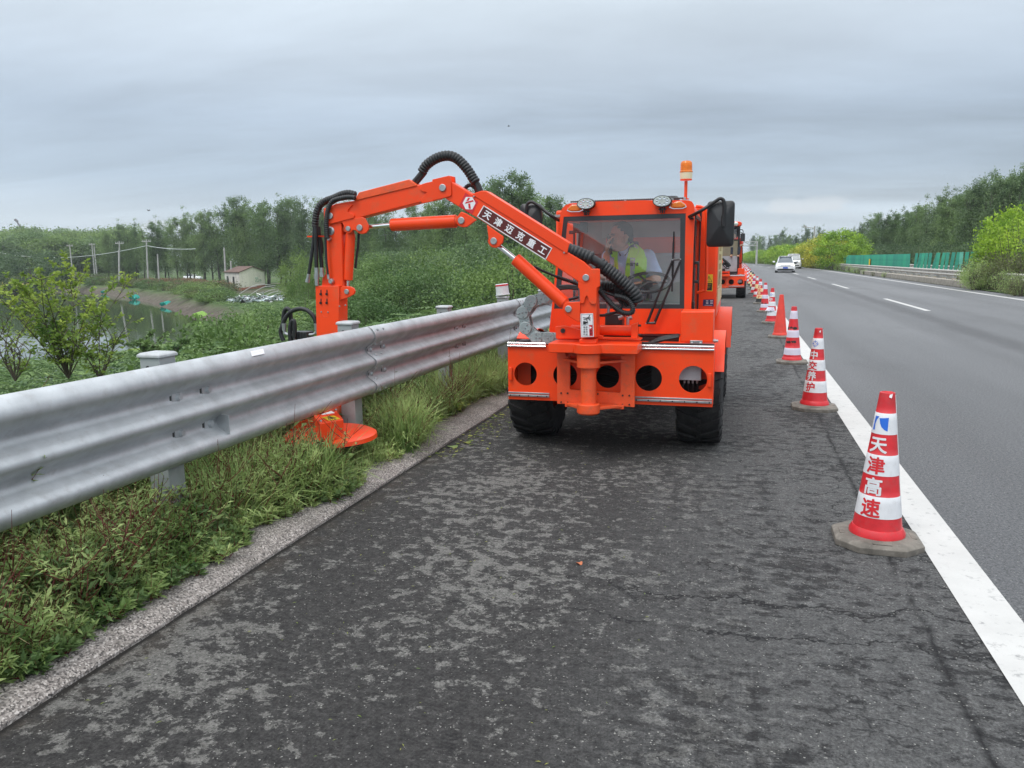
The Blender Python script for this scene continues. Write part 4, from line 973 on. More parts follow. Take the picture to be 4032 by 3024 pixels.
# ---- right side: dark wood beyond the far carriageway
tallR = [make_tall(61, m_='leaf_dark'), make_tall(62, m_='leaf_dark', sparse=True), make_tall(63, m_='leaf_poplar')]
for o_, k_ in zip(tallR, ('dark', 'thin-topped dark', 'lighter green')): KIND[o_.name] = k_
rp_x = [2960, 3060, 3120, 3180, 3240, 3300, 3345, 3400, 3470, 3540, 3620, 3700, 3780, 3850, 3920, 3990, 4060, 4130]
rp_y = [930, 915, 905, 900, 885, 930, 905, 860, 835, 830, 800, 770, 740, 700, 710, 655, 630, 610]
for i in range(56):
    px = 2965+i*(4110-2965)/55+rs.uniform(-8, 8); yt = np.interp(px, rp_x, rp_y)+rs.uniform(-8, 26)
    D = np.interp(px, [2960, 3150, 3400, 3800, 4130], [330, 235, 125, 72, 56])+rs.uniform(-3, 3)
    place(tallR, px, D, yt, '%K tree in the right-hand wood %R', 'dark trees beyond the far carriageway', [13]*3, widen=.95)
for i in range(36):
    px = 2960+i*(4140-2960)/35+rs.uniform(-14, 14); yt = np.interp(px, rp_x, rp_y)+rs.uniform(25, 80)
    D = np.interp(px, [2960, 3150, 3400, 3800, 4130], [350, 250, 134, 79, 62])+rs.uniform(0, 8)
    place([tallR[0], tallR[2]], px, D, yt, '%K tree at the back of the wood %R', 'trees in the back of the right-hand wood', [13]*2, widen=1.2)
for i in range(34):
    px = 3180+i*28+rs.uniform(-8, 8); D = np.interp(px, [3180, 3400, 3800, 4130], [215, 112, 66, 50])
    place([shr[1]], px, D, np.interp(px, [3180, 3400, 3800, 4130], [990, 975, 950, 930])+rs.uniform(-8, 8), 'undergrowth shrub at the foot of the wood %R', 'undergrowth shrubs on the right', [3.0], cat='shrub')
# ---- median bushes
mb = [make_bush(71, leaf=.10, shoots=60, per=120), make_bush(72, H=2.9, Rr=1.9, leaf=.10, shoots=64, per=130), make_shrub(73, H=2.4, Rr=1.5, m_='leaf_gold', leaf=.11, n=120, per=80, crad=.34), make_shrub(74, H=2.6, Rr=1.6, m_='leaf_bright', leaf=.11, n=120, per=80, crad=.32)]
def med(px, D, ytop, label, k, Hs=(2.6, 2.9, 2.4, 2.6), widen=1.0, group='bright bushes along the median'):
    x, y = dir_at(px, D); fwd = MC[:, 2]; dep = x*fwd[0]+y*fwd[1]; hz = 1015+TILT*(px-2910); s = (HCAM+(hz-ytop)/3028*dep-.03)/Hs[k]
    o = settle(mb[k], (x, y, .03), label, 'bush', group, rs.uniform(0, 6), (s*widen, s), USED)
    if group is None and 'group' in o: del o['group']
    return o
def DX(px, X=11.2):
    d = MC @ _cv(px, 1030); return X*math.hypot(d[0], d[1])/d[0]
med(4000, 41.5, 835, 'large bright green bush at the right edge of the photo above the median weeds', 3, widen=.86, group=None)
med(4085, 38.5, 815, 'big yellow-green bush cut by the right edge of the photo', 1, widen=.85, group=None)
med(3925, 43.5, 925, 'smaller bright bush leaning over the end of the green boards', 0, widen=.62, group=None)
med(3312, 93, 915, 'tallest bright green bush on the median left of the green boards', 3, widen=1.15, group=None)
med(3352, 90, 965, 'low bright green bush touching the first green board', 3, widen=1.0, group=None)
med(3262, 102, 932, 'golden yellow-topped bush on the median next to the tallest bright bush', 2, widen=1.2, group=None)
med(3225, 110, 945, 'golden bush on the median in the middle of the row', 2, widen=1.2, group=None)
med(3196, 116, 962, 'golden green bush behind the white van', 2, widen=1.3, group=None)
for px, D, yt in ((3165, 124, 962), (3135, 131, 968), (3108, 138, 972), (3085, 146, 968), (3062, 152, 975), (3044, 160, 985)):
    med(px, D, yt, 'bright green bush in the row behind the white cars on the median', 3, widen=1.25)
for px, D, yt in ((3003, 190, 987), (2990, 197, 988), (2975, 205, 990), (2960, 213, 993), (2944, 222, 996)):
    med(px, D, yt, 'far bright green bush in the clump below the gantry', 3, widen=1.4, group='far bright bushes below the gantry')
# weeds on the median verge
mw_ = [make_shrub(81, H=1.0, Rr=.7, m_='leaf_weed', leaf=.05, n=34, per=60, crad=.25), make_shrub(82, H=1.2, Rr=.8, m_='leaf_reed', leaf=.07, n=30, per=50, crad=.3)]
def weed(px, D, h, k, label='weed clump growing along the median guardrail', w=1.0, X=None):
    x, y = dir_at(px, D); s = h/(1.0, 1.2)[k]; w = .8; return settle(mw_[k], (x, y, .0), label, 'weed clump', 'weed clumps along the median guardrail', rs.uniform(0, 6), (s*w, s), USED)
for px, X, h, k in ((3842, 9.45, 1.0, 0), (3862, 9.7, 1.2, 0), (3832, 9.8, .8, 0), (3880, 9.9, .8, 1), (3905, 10.0, .85, 0), (3930, 10.1, 1.1, 1), (3960, 9.9, .8, 0), (3990, 9.6, .65, 1), (4010, 9.45, .7, 0), (4030, 9.5, .75, 1), (4000, 10.8, 1.5, 1), (3955, 10.9, 1.6, 1), (4030, 10.7, 1.5, 1), (3880, 10.7, 1.3, 0), (3852, 10.6, 1.4, 1), (3925, 11.1, 1.5, 1),
                     (3485, 9.5, .35, 0), (3440, 9.5, .3, 1), (3370, 9.7, .5, 0), (3390, 9.8, .5, 1), (3345, 9.9, .6, 0), (3325, 10, .6, 1), (3300, 10, .7, 0), (3280, 10, .7, 1), (3262, 10, .7, 1), (3245, 10, .6, 0), (3232, 10, 1.3, 0), (3215, 10.1, .7, 0), (3200, 10.1, .7, 1), (3405, 9.6, .4, 0)):
    weed(px, DX(px, X), h, k, ('leafy green', 'reedy')[k]+' weed clump '+('below the big edge bush' if px > 3890 else 'at the near end of the median rail' if px > 3800 else 'on the low kerb wall under the boards' if px > 3400 else 'left of the first green board' if px > 3280 else 'beyond the white van')+(' behind the rail' if X > 10.5 else ''))
for y in np.arange(100, 200, 4.5):
    x = 10.1+bend(y); s = rs.uniform(.5, .9); settle(mw_[int(y) % 2], (x, y, 0), 'weed clump growing along the median guardrail', 'weed clump', 'weed clumps along the median guardrail', rs.uniform(0, 6), (s*1.5, s), USED)

# ---- shrubs and herbs on the plain, banks and embankment (each one a thing)
def scrub(px, D, h, k, label, group, w=1.0, Hs=(2.2, 3.0, 1.5, 1.8), protos=None):
    x, y = dir_at(px, D); lim_ = np.interp(px, [-100, 300, 600, 800, 860, 930, 1150, 1170], [1425, 1400, 1365, 1325, 1160, 1160, 1160, 0]); dz_ = x*MC[0, 2]+y*MC[1, 2]
    if D < 70 and px < 1165: h = min(h, HCAM-(lim_-1015-TILT*(px-2910))/3028*dz_-zg(x, y))
    if h < .4: return None
    if pond_sd(np.array([x]), np.array([y]))[0] < 3.2: return None
    s = h/Hs[k]; return settle((protos or shr)[k], (x, y, zg(x, y)-.1), label, 'shrub', group, rs.uniform(0, 6), (s*w, s), USED)
for i in range(110):       # weedy strip between pond and wood
    px = rs.uniform(330, 1000); D = rs.uniform(np.interp(px, [330, 700, 1000], [142, 92, 72]), np.interp(px, [330, 700, 1000], [186, 160, 90]))
    if 860 < px < 1180 and 72 < D < 118: continue
    k_ = rs.choice([0, 2, 2, 3, 0]); scrub(px, D, rs.uniform(.7, 1.7), k_, ('low green shrub', 'low dark shrub', 'low reedy shrub', 'low pale green shrub')[k_]+' on the weedy ground '+('beyond the leftmost teal net' if px < 470 else 'beyond the middle teal net' if px < 590 else 'beyond the teal net by the timber' if px < 720 else 'left of the maize strip end' if px < 830 else 'near the small house'), 'low shrubs between pond and trees', w=1.9)
for i in range(46):
    px = rs.uniform(-60, 520); D = rs.uniform(176, 232)
    scrub(px, D, rs.uniform(1.0, 2.4), rs.choice([0, 2, 3]), 'bushy growth on the far bank at the left end of the pond', 'far bank growth', w=2.2)
for i in range(70):       # big shrubs behind the arm and mast
    px = rs.uniform(1195, 2190); D = rs.uniform(np.interp(px, [1195, 1600, 2150], [58, 36, 22]), np.interp(px, [1195, 1600, 2150], [100, 78, 48]))
    dep = D; yt = np.interp(px, [1195, 1300, 1500, 1800, 2150], [1050, 1000, 985, 960, 930])+rs.uniform(-10, 100)
    x, y = dir_at(px, D); hz = 1015+TILT*(px-2910); fw = x*MC[0, 2]+y*MC[1, 2]; h = HCAM+(hz-yt)/3028*fw-zg(x, y)
    k_ = rs.choice([0, 1, 1, 2]); scrub(px, D, max(1.6, h), k_, ('mid green ', 'dark ', 'dark ', 'pale ')[k_ if k_ < 2 else 3]+'bushy shrub in the thicket '+zone(px), 'thicket behind the arm', w=1.05, protos=thk, Hs=(4.2, 4.2, 4.2))
# lime green individual shrubs
for px, D, h, lab in ((1185, 62, 5.0, 'yellow-green leafy bush left of the mast at the thicket edge'), (1200, 50, 3.4, 'light green bush low beside the mast behind the guardrail'), (1700, 30, 2.7, 'bright lime shrub low in the thicket under the red arm')):
    o = scrub(px, D, h, 2, lab, None, w=.62, protos=thk, Hs=(4.2, 4.2, 4.2))
    if o is not None and 'group' in o: del o['group']
for px, X, h in ((1580, -9, 2.3), (1700, -8.2, 2.2), (1850, -7.0, 2.2), (1950, -7.6, 2.6), (2050, -8.5, 3.2), (2130, -9, 3.6), (1780, -11, 3.4), (1620, -13, 3.6), (1480, -14, 3.4), (2010, -12, 4.2), (1400, -13, 2.9), (1880, -10, 3.4)):
    x_ = X; d = MC @ _cv(px, 1030); D = X/d[0]*math.hypot(d[0], d[1])
    if D > 0: scrub(px, D, h, rs.choice([0, 1]), 'dark shrub on the embankment '+zone(px)+(' nearer the rail' if X > -9 else ' lower down'), 'embankment shrubs', w=1.1, protos=thk, Hs=(4.2, 4.2, 4.2))
for i in range(60):       # mixed shrubs standing out of the cover on the embankment
    px = rs.uniform(560, 1290); D = rs.uniform(11, 40)
    k_ = rs.choice([0, 3, 0, 1]); scrub(px, D, rs.uniform(.9, 2.3), k_, ('mid green', 'dark', 'x', 'pale')[k_]+' shrub standing out of the feathery cover '+('beyond the nearest post' if px < 700 else 'left of the hose loops' if px < 1080 else 'behind the mast foot'), 'shrubs in the feathery cover', w=.9)
# dry maize strip
DR = make_shrub(91, H=1.5, Rr=1.1, m_='leaf_dry', leaf=.20, n=36, per=40, crad=.35)
for i in range(34):
    f = i/33; px = 570+f*285+rs.uniform(-4, 4); D = 152-f*36+rs.uniform(-2, 2); x, y = dir_at(px, D)
    settle(DR, (x, y, zg(x, y)), 'clump of dry brown maize stalks in the strip left of the small house', 'maize clump', 'dry maize clumps', rs.uniform(0, 6), (1.5, rs.uniform(.75, 1.0)), USED)
mat('white_blur', (.7, .7, .7), .5)

# ---- feathery ground shrubs over the embankment (uncountable): pinnate fronds
def fronds(n, xr, yr, top, size, m_, name, label, seed, leaflets=9, lw=.30, filt=None):
    r2 = np.random.RandomState(seed); x = r2.uniform(*xr, n); y = r2.uniform(*yr, n)
    if filt is not None: k = filt(x, y); x, y = x[k], y[k]
    n = len(x); z = hgt(x, y)+top(x, y)*r2.uniform(.45, 1.0, n)**.6
    # the cover is cut low where the ground falls open to the pond
    dx, dz = x*MC[0, 0]+y*MC[1, 0], x*MC[0, 2]+y*MC[1, 2]; px = CX+FPX*dx/dz; hz = 1015+TILT*(px-2910); yl = np.interp(px, [0, 300, 600, 800, 860, 930, 1150, 1300], [1425, 1400, 1365, 1325, 1215, 1200, 1180, 1000]); zc = HCAM-(yl-hz)/3028*dz*r2.uniform(1.0, 1.12, n); z = np.maximum(np.minimum(z, zc), hgt(x, y)+.08)
    an = r2.uniform(0, 6.283, n); D = np.stack([np.cos(an), np.sin(an), r2.uniform(-.25, .45, n)], -1); D = _unit(D); Ln = size*r2.uniform(.6, 1.25, n)
    S = _unit(np.cross(D, np.tile([0, 0, 1.], (n, 1)))); U = np.cross(S, D); base = np.stack([x, y, z], -1); out_ = []
    for j in range(leaflets):
        f = (j+.6)/leaflets; droop = -(f**2)*.30; wdt = lw*(1-.55*f)*(.45+.9*min(1, f*2.4))
        for s_ in (-1, 1):
            c = base+D*(Ln*f)[:, None]+U*(Ln*droop)[:, None]; d2 = _unit(S*s_+D*.35+U*(-.12)+r2.normal(size=(n, 3))*.10)
            l_ = Ln*wdt; out_.append(leaves(c, d2, U+r2.normal(size=(n, 3))*.18, l_, l_*.36))
    c = base+D*(Ln*.96)[:, None]+U*(Ln*-.29)[:, None]; out_.append(leaves(c, D, U, Ln*.16, Ln*.06))
    return tag(quad_mesh(name, np.concatenate(out_), 4, m_), label, name.replace('_', ' '), kind='stuff')
def ntop(a, b_, sc=.6):
    def f(x, y):
        v = .5+.5*np.sin(x*sc*1.7+np.sin(y*sc*1.1)*1.6)*np.cos(y*sc*1.3+np.sin(x*sc)*1.9); return a+(b_-a)*v
    return f
dry = lambda x, y: (pond_sd(x, y) > 3.0) & ((x+0*y) < -3.0)
fronds(4600, (-6.0, -3.05), (1.2, 11), ntop(.55, .98), .34, 'leaf_fern', 'feathery_shrubs', 'feathery green ground shrubs just behind the guardrail', 1, filt=dry)
fronds(11000, (-12.5, -5.2), (2, 26), ntop(.6, 1.85), .44, 'leaf_fern', 'feathery_shrubs', 'feathery green shrub cover on the embankment above the pond', 2, leaflets=7, filt=dry)
fronds(11000, (-19.5, -8), (2, 27), ntop(1.0, 2.1, .5), .52, 'leaf_fern', 'feathery_shrubs', 'dense feathery shrubs on the slope between the guardrail and the pond', 6, leaflets=6, filt=lambda x, y: (pond_sd(x, y) > .8))
fronds(15000, (-34, -9), (3, 52), ntop(.8, 2.2, .4), .50, 'leaf_fern', 'feathery_shrubs', 'feathery shrub cover on the lower slope below the house', 3, leaflets=5, filt=dry)
fronds(9000, (-50, -16), (30, 84), lambda x, y: ntop(.6, 1.7, .3)(x, y)*np.clip((62-y)/22, .25, 1), .80, 'leaf_fern', 'feathery_shrubs', 'distant green shrub cover along the near pond bank', 4, leaflets=4, filt=lambda x, y: dry(x, y) & (np.hypot((x+60), (y-84)) > 17))
fronds(420, (-17, -4.5), (6, 36), ntop(1.5, 2.3, .35), .50, 'leaf_fern_lime', 'lime_fronds', 'scattered lime green young fronds over the embankment shrubs', 5, leaflets=6, filt=lambda x, y: dry(x, y) & (np.sin(x*1.3)*np.cos(y*.9) > .55))

# ---- yellow-green sapling and wispy shrubs between guardrail and pond
def sapling(name, base, H, spread, nstem, label, seed, m_='leaf_sapling', leafs=2600, ls=.085, lean=(0, 0)):
    r2 = np.random.RandomState(seed); t = thing(name, tuple(base), label, 'sapling'); g = G(); C_ = []; D = []
    B = Vector(base); segs = []
    for k in range(nstem):
        an = 6.283*k/nstem+r2.uniform(-.3, .3); q = spread*r2.uniform(.35, 1.0); hh = H*r2.uniform(.62, 1.0) if k else H
        e = B+Vector((math.cos(an)*q*(0.2 if not k else 1)+lean[0], math.sin(an)*q*(0.2 if not k else 1)+lean[1], hh)); m1 = B.lerp(e, .45)+Vector((r2.normal()*.10-math.cos(an)*.12, r2.normal()*.10-math.sin(an)*.12, .06)); P = spline([B, m1, e], 8)
        g.tube(P, [.0095*(1-.8*i/(len(P)-1)) for i in range(len(P))], 5)
        for _ in range(13):
            f = r2.uniform(.18, .95); p = P[int(f*(len(P)-1))]; d2 = Vector((r2.normal(), r2.normal(), .55+abs(r2.normal())*.5)).normalized(); l2 = H*.34*r2.uniform(.4, 1.1)*(1.15-f*.6); e2 = p+d2*l2+Vector((0, 0, -.03)); g.tube([p, p.lerp(e2, .5)+Vector((0, 0, .02)), e2], [.0045, .003, .0015], 3); segs.append((p, e2))
        segs.append((P[-5], P[-1]))
    for _ in range(leafs):
        a, b_ = segs[r2.randint(len(segs))]; f = r2.uniform(.0, 1.0)**.6; p = a.lerp(b_, f); dd = (b_-a).normalized()
        o_ = Vector((r2.normal(), r2.normal(), r2.normal()*.6+.1)).normalized(); C_.append(tuple(p)); D.append(tuple(o_+dd*.6))
    g.build('stem', 'twig', t, smooth=60); C_ = np.array(C_); D = np.array(D); D[:, 2] -= .25; s = ls*r2.uniform(.55, 1.3, len(C_))
    quad_mesh('foliage', leaves(C_, D, rnd_dirs(r2, len(C_), 1.3), s, s*.52), 4, m_, t); return t
def sap_at(px, ybase, X):
    d = MC @ _cv(px, ybase); return Vector(CAM+d*X/d[0])
b_ = sap_at(270, 1490, -8.6); sapling('sapling', b_, 1.55, 1.15, 16, 'airy yellow-green sapling standing against the pond at left, tallest of the small trees', 5, leafs=5200, ls=.058)
b_ = sap_at(60, 1500, -8.2); sapling('sapling', b_, .85, .8, 9, 'low yellow-green sapling at the left edge over the pond', 6, leafs=420, ls=.050)
b_ = sap_at(395, 1500, -8.0); sapling('sapling', b_, 1.05, .70, 7, 'thin wispy sapling with bare twigs right of the tallest sapling', 8, leafs=650, ls=.065)
b_ = sap_at(600, 1440, -8.4); sapling('sapling', b_, .50, .75, 7, 'dark feathery young tree at the pond edge behind the left guardrail post', 9, m_='leaf_fern', leafs=1800, ls=.06)

def mowed(x, y):        # herbage pressed down round the mower disc and on its road side
    d = np.hypot(x+2.60, y-4.72); return np.clip((d-.30)/.22, .35, 1.0)
# ---- verge weeds: grasses, lance-leaved herbs with red stems, creeping broad leaves
def blades(n, xr, yr, ln, wd, m_, name, label, seed, cluster=None, zf=.03, bendy=.6):
    r2 = np.random.RandomState(seed)
    if cluster is not None: k = r2.randint(len(cluster), size=n); cc = cluster[k]; x = cc[:, 0]+r2.normal(size=n)*.045; y = cc[:, 1]+r2.normal(size=n)*.045
    else: x = r2.uniform(*xr, n); y = r2.uniform(*yr, n)
    L_ = ln*r2.uniform(.45, 1.2, n)*mowed(x, y); an = r2.uniform(0, 6.283, n); tilt = r2.uniform(.15, 1.0, n); W_ = wd*r2.uniform(.6, 1.3, n)
    hx, hy = np.cos(an), np.sin(an); P = []; k = 4
    for i in range(k+1):
        f = i/k; th = tilt*(.35+bendy*f*1.6); P.append((f, th))
    pos = np.stack([x, y, np.full(n, zf)], -1); pts = [pos]
    for i in range(1, k+1):
        th = np.minimum(2.3, P[i][1]); st = np.stack([hx*np.sin(th), hy*np.sin(th), np.cos(th)], -1)*(L_/k)[:, None]; pos = pos+st; pts.append(pos)
    S = np.stack([-hy, hx, np.zeros(n)], -1); Q = []
    for i in range(k):
        w0 = W_*(1-.2*i/k) if i else W_*.8; w1 = W_*(1-((i+1)/k)**2)*.9+.0006
        Q.append(np.stack([pts[i]-S*w0[:, None]/2, pts[i]+S*w0[:, None]/2, pts[i+1]+S*w1[:, None]/2, pts[i+1]-S*w1[:, None]/2], 1))
    return tag(quad_mesh(name, np.concatenate(Q), 4, m_), label, name.replace('_', ' '), kind='stuff')
r2 = np.random.RandomState(77)
def edge_x(y): return -2.455-.05*np.sin(y*2.1)-.04*np.sin(y*5.3+1)+.16*np.exp(-((y-3.9)/.35)**2)+.13*np.exp(-((y-4.9)/.5)**2)+.05*np.exp(-((y-2.55)/.2)**2)
cy = r2.uniform(1.0, 14, 800); cxx = edge_x(cy)-.02-np.abs(r2.normal(size=800))*.38; CL = np.stack([cxx, cy], -1)
blades(11000, None, None, .25, .0062, 'leaf_grass', 'verge_grass', 'long thin green grass blades on the verge under the guardrail', 1, cluster=CL, bendy=.75)
cy = r2.uniform(3.2, 8.2, 260); CL2 = np.stack([edge_x(cy)-.05-np.abs(r2.normal(size=260))*.22, cy], -1)
blades(9000, None, None, .42, .0085, 'leaf_weed', 'verge_grass', 'lush broad-bladed grass on the verge round the red mower disc', 2, cluster=CL2, bendy=.95)
blades(16000, (-3.6, -2.75), (8, 40), .42, .010, 'leaf_weed', 'verge_grass', 'grass on the verge beside and beyond the machine', 3, bendy=.7)
blades(9000, (-4.3, -2.85), (1.0, 10), .48, .007, 'leaf_grass', 'verge_grass', 'grass behind the guardrail posts', 4, bendy=.6)
def herbs(n, xs, ys, hs, m_, seed, ls=.034, lw=.26, per=34, stem='red_stem', name='verge_herbs', label='', zf=.03, spread=.5, br=4):
    r2 = np.random.RandomState(seed); Q = []; ST = []
    for i in range(n):
        B = np.array([xs[i], ys[i], zf]); H = hs[i]; ld = np.array([r2.normal()*.35, r2.normal()*.25]); 
        for b_ in range(br):
            f0 = 0 if b_ == 0 else r2.uniform(.15, .6); p0 = B+np.array([ld[0], ld[1], 1])*H*f0; an = r2.uniform(0, 6.283); l_ = H*(1 if b_ == 0 else r2.uniform(.35, .6)); d = np.array([ld[0], ld[1], 1.]) if b_ == 0 else np.array([math.cos(an)*.8, math.sin(an)*.8, .75]); d /= np.linalg.norm(d)
            m1 = p0+d*l_*.5+np.array([0, 0, -.01]); p1 = p0+d*l_+np.array([0, 0, .03*H]); w = .0022
            s1 = np.cross(d, r2.normal(size=3)); s1 /= np.linalg.norm(s1); s2 = np.cross(d, s1)
            for s in (s1, s2): ST.append([p0-s*w, p0+s*w, m1+s*w*.8, m1-s*w*.8]); ST.append([m1-s*w*.8, m1+s*w*.8, p1+s*w*.4, p1-s*w*.4])
            k = per//br; f = r2.uniform(.08, 1.0, k); C_ = p0[None]+(p1-p0)[None]*f[:, None]; D = _unit(r2.normal(size=(k, 3))*[1, 1, .4]+d*.7); s_ = ls*r2.uniform(.5, 1.35, k)*(1.15-.5*f); Q.append(leaves(C_, D, rnd_dirs(r2, k, 1.6), s_, s_*lw))
    Q = np.concatenate(Q); ST = np.array(ST); mi = np.concatenate([np.zeros(len(Q), int), np.ones(len(ST), int)])
    return tag(quad_mesh(name, np.concatenate([Q, ST]), 4, [m_, stem], mi=mi), label, 'herbs', kind='stuff')
n = 1500; ys = r2.uniform(.9, 4.3, n); xs = edge_x(ys)+.09-np.abs(r2.uniform(0, .66, n)); hs = np.clip(r2.uniform(.18, .46, n)*np.clip((edge_x(ys)-xs)/.22+.40, .35, 1.0), .1, .5)*mowed(xs, ys)
k_ = r2.rand(n) < .35; herbs(int(k_.sum()), xs[k_], ys[k_], hs[k_]*.8, 'leaf_weed_dark', 16, ls=.050, lw=.34, per=50, label='darker leafy herbs low among the verge plants at lower left')
xs, ys, hs = xs[~k_], ys[~k_], hs[~k_]; n = len(xs)
herbs(n, xs, ys, hs, 'leaf_weed', 11, ls=.044, lw=.27, per=56, label='lance-leaved green herbs with red stems spilling over the kerb at lower left')
n = 620; ys = r2.uniform(3.6, 9.5, n); xs = edge_x(ys)-r2.uniform(0, .55, n); hs = r2.uniform(.14, .40, n)*mowed(xs, ys)
herbs(n, xs, ys, hs, 'leaf_weed', 12, ls=.045, lw=.36, per=40, label='green herbs on the verge between kerb and guardrail')
n = 300; ys = r2.uniform(5.6, 9.5, n); xs = edge_x(ys)-r2.uniform(-.02, .6, n); hs = r2.uniform(.08, .22, n)
herbs(n, xs, ys, hs, 'leaf_litter', 13, ls=.055, lw=.85, per=22, stem='twig', label='creeping round-leaved vines beside the kerb near the machine')
n = 90; ys = r2.uniform(.8, 2.6, n); xs = r2.uniform(-3.6, -2.95, n); hs = r2.uniform(.65, 1.02, n)
herbs(n, xs, ys, hs, 'leaf_weed', 14, ls=.05, lw=.42, per=90, label='tall leafy herbs with reddish stems behind the guardrail at the left edge')
n = 10; ys = np.array([6.5, 6.7, 6.35, 6.9, 7.2, 5.3, 4.3, 3.3, 2.9, 8.4]); xs = np.array([-2.45, -2.5, -2.48, -2.5, -2.52, -2.5, -2.5, -2.47, -2.5, -2.55]); hs = np.array([.62, .55, .5, .45, .48, .45, .42, .46, .44, .7])
herbs(n, xs, ys, hs, 'leaf_fern', 15, ls=.03, lw=.25, per=70, br=8, label='wispy upright weeds standing in front of the guardrail beams')
blades(1500, (-3.1, -2.52), (1.0, 9), .34, .004, 'straw', 'dry_stalks', 'thin dry straw-coloured stalks among the verge weeds', 21, bendy=.8)
n = 34; ys = r2.uniform(1.1, 7.5, n); xs = r2.uniform(-2.62, -2.50, n); hs = r2.uniform(.42, .60, n)*mowed(xs, ys)
herbs(n, xs, ys, hs, 'leaf_weed', 22, ls=.028, lw=.22, per=44, br=6, label='taller thin weeds with reddish stems reaching up past the lower rail wave')
# flowers, cut leaves and litter
for i, (px, py) in enumerate(((1613, 1541), (1505, 1556), (1555, 1607), (1548, 1583))):
    p = ground_at(px, py, .22); t = thing('flower', tuple(p), ['violet morning glory flower open in the weeds right of the mower', 'small violet flower low under the guardrail lap joint', 'pale bluish flower in the grass beside the mower disc', 'tiny violet bloom above the pale flower'][i], 'flower')
    g = G(); g.lathe([(.002, -.02), (.006, 0), (.022, .014), (.024, .013), (.004, .002)], tuple(p), 10); g.build('petals', 'flower' if i != 2 else 'decal_white', t); g = G(); g.cyl((p[0], p[1], p[2]-.2), (p[0], p[1], p[2]-.015), .0015, None, 4); g.build('stalk', 'leaf_weed', t)
r2 = np.random.RandomState(9); n = 620
yy = r2.uniform(5.2, 9.0, n); xx = -2.17+np.abs(r2.normal(size=n))*.16; k2 = 260; yy[:k2] = r2.uniform(1.6, 8, k2); xx[:k2] = r2.uniform(-2.1, -.3, k2)
s_ = np.where(np.arange(n) < k2, .016, .030)*r2.uniform(.4, 1.4, n); an = r2.uniform(0, 6.28, n)
C_ = np.stack([xx, yy, np.full(n, .006)], -1); D = np.stack([np.cos(an), np.sin(an), r2.uniform(-.02, .18, n)], -1)
tag(quad_mesh('leaf_litter', leaves(C_, D, np.tile([0, 0, 1.], (n, 1))+r2.normal(size=(n, 3))*.2, s_, s_*np.where(np.arange(n) < k2, .22, .55)), 4, 'leaf_litter'), 'green clippings and leaves scattered along the kerb and shoulder', 'clippings', kind='stuff')
def fallen(px, py, sz, m_, label):
    p = ground_at(px, py, .008); g = G(); V = []
    for k in range(12):
        a = 6.283*k/12; q = sz*(1.0 if k % 3 else .78)*(1.25 if k in (0, 6) else 1); V.append((p[0]+math.cos(a)*q, p[1]+math.sin(a)*q*.8, p[2]+.006*math.sin(a*2)))
    V.append((p[0], p[1], p[2]+.002)); g.raw(V, [(k, (k+1) % 12, 12) for k in range(12)]); g.raw([(x, y, z-.0015) for x, y, z in V], [((k+1) % 12, k, 12) for k in range(12)])
    tag(g.build('fallen_leaf', m_, origin=tuple(p), smooth=0), label, 'leaf')
fallen(2281, 2216, .016, 'dead_leaf', 'small dry orange leaf lying alone in the middle of the hard shoulder')
fallen(1838, 1741, .035, 'leaf_litter', 'round yellow-green leaf fallen beside the kerb near the front wheel')
fallen(1782, 1757, .045, 'leaf_weed', 'torn green leaf at the kerb edge left of the round yellow one')
# ================================================================== MOWING MACHINE
MO = (-.91, 6.2, 0)
mach = thing('mowing_machine', MO, 'nearest bright orange mowing machine with its articulated arm reaching over the guardrail', 'mowing machine')
def pr(g, v, pts, yf, th, mi=0): g.prism(XZ(v, pts, yf), yf, yf+th, mi)
def pin(g, v, x, y, yf, r_px, th=.012, mi=0):
    p = W(v, x, y, yf); r = r_px/VIEW[v][2]/ (3028/ (yf*.947-(p[0])*.278+(HCAM-p[2])*.0)) ; g.lathe([(0, -th), (r*.86, -th), (r, -th+.003), (r, .004)], (p[0], yf, p[2]), 24, mi, axis='y')
def sc_px(v, px, p): return px/VIEW[v][2]/3028*float(np.dot(p-CAM, MC[:, 2]))

# ---------------- front bumper box with five round openings
YB = 5.55
BXL, BXR, BZ0, BZ1 = -1.658, -.146, .404, .820
bump = None
holes = [((219, 548), 113), ((602, 560), 118), ((1013, 573), 112), ((1411, 588), 127), ((1840, 600), 133)]
loops = [[(BXL, BZ0), (BXR, BZ0), (BXR, BZ1), (BXL, BZ1)]]
for (hx, hy), hr in holes:
    p = W(6, hx, hy, YB); r = sc_px(6, hr, p); loops.append(circ(p[0], p[2], r, 40))
g = G(); plate(g, loops, YB, .012, .0)
g.box(BXL, BXR, YB+.012, 6.02, BZ1-.012, BZ1-.001); g.box(BXL, BXR, YB+.012, YB+.16, BZ0, BZ0+.012)
g.box(BXL, BXL+.012, YB+.012, 6.0, BZ0+.012, BZ1-.012); g.box(BXR-.012, BXR, YB+.012, 6.0, BZ0+.012, BZ1-.012)
bump = g.build('bumper', 'orange', mach, bevel=.006)
g = G()
for q_ in ((-1.64, -1.535, .20), (-1.13, -1.10, .24), (-.545, -.45, .26), (-.262, -.17, .24)): g = G(); g.box(q_[0], q_[1], YB+q_[2], YB+q_[2]+.012, BZ0+.02, BZ1-.03); g.build('inner_rib', 'orange_worn', mach)
g = G(); g.box(-1.60, -.20, YB+.40, YB+.44, .42, .80); g.box(-1.36, -1.18, YB+.30, YB+.40, .46, .78); g.box(-.60, -.52, YB+.2, YB+.3, .44, .78); g.box(-1.2, -.5, 5.95, 6.6, .43, .60); g.cyl((-1.75, 6.2, .42), (-.1, 6.2, .42), .06, None, 10); g.build('chassis', 'black', mach)
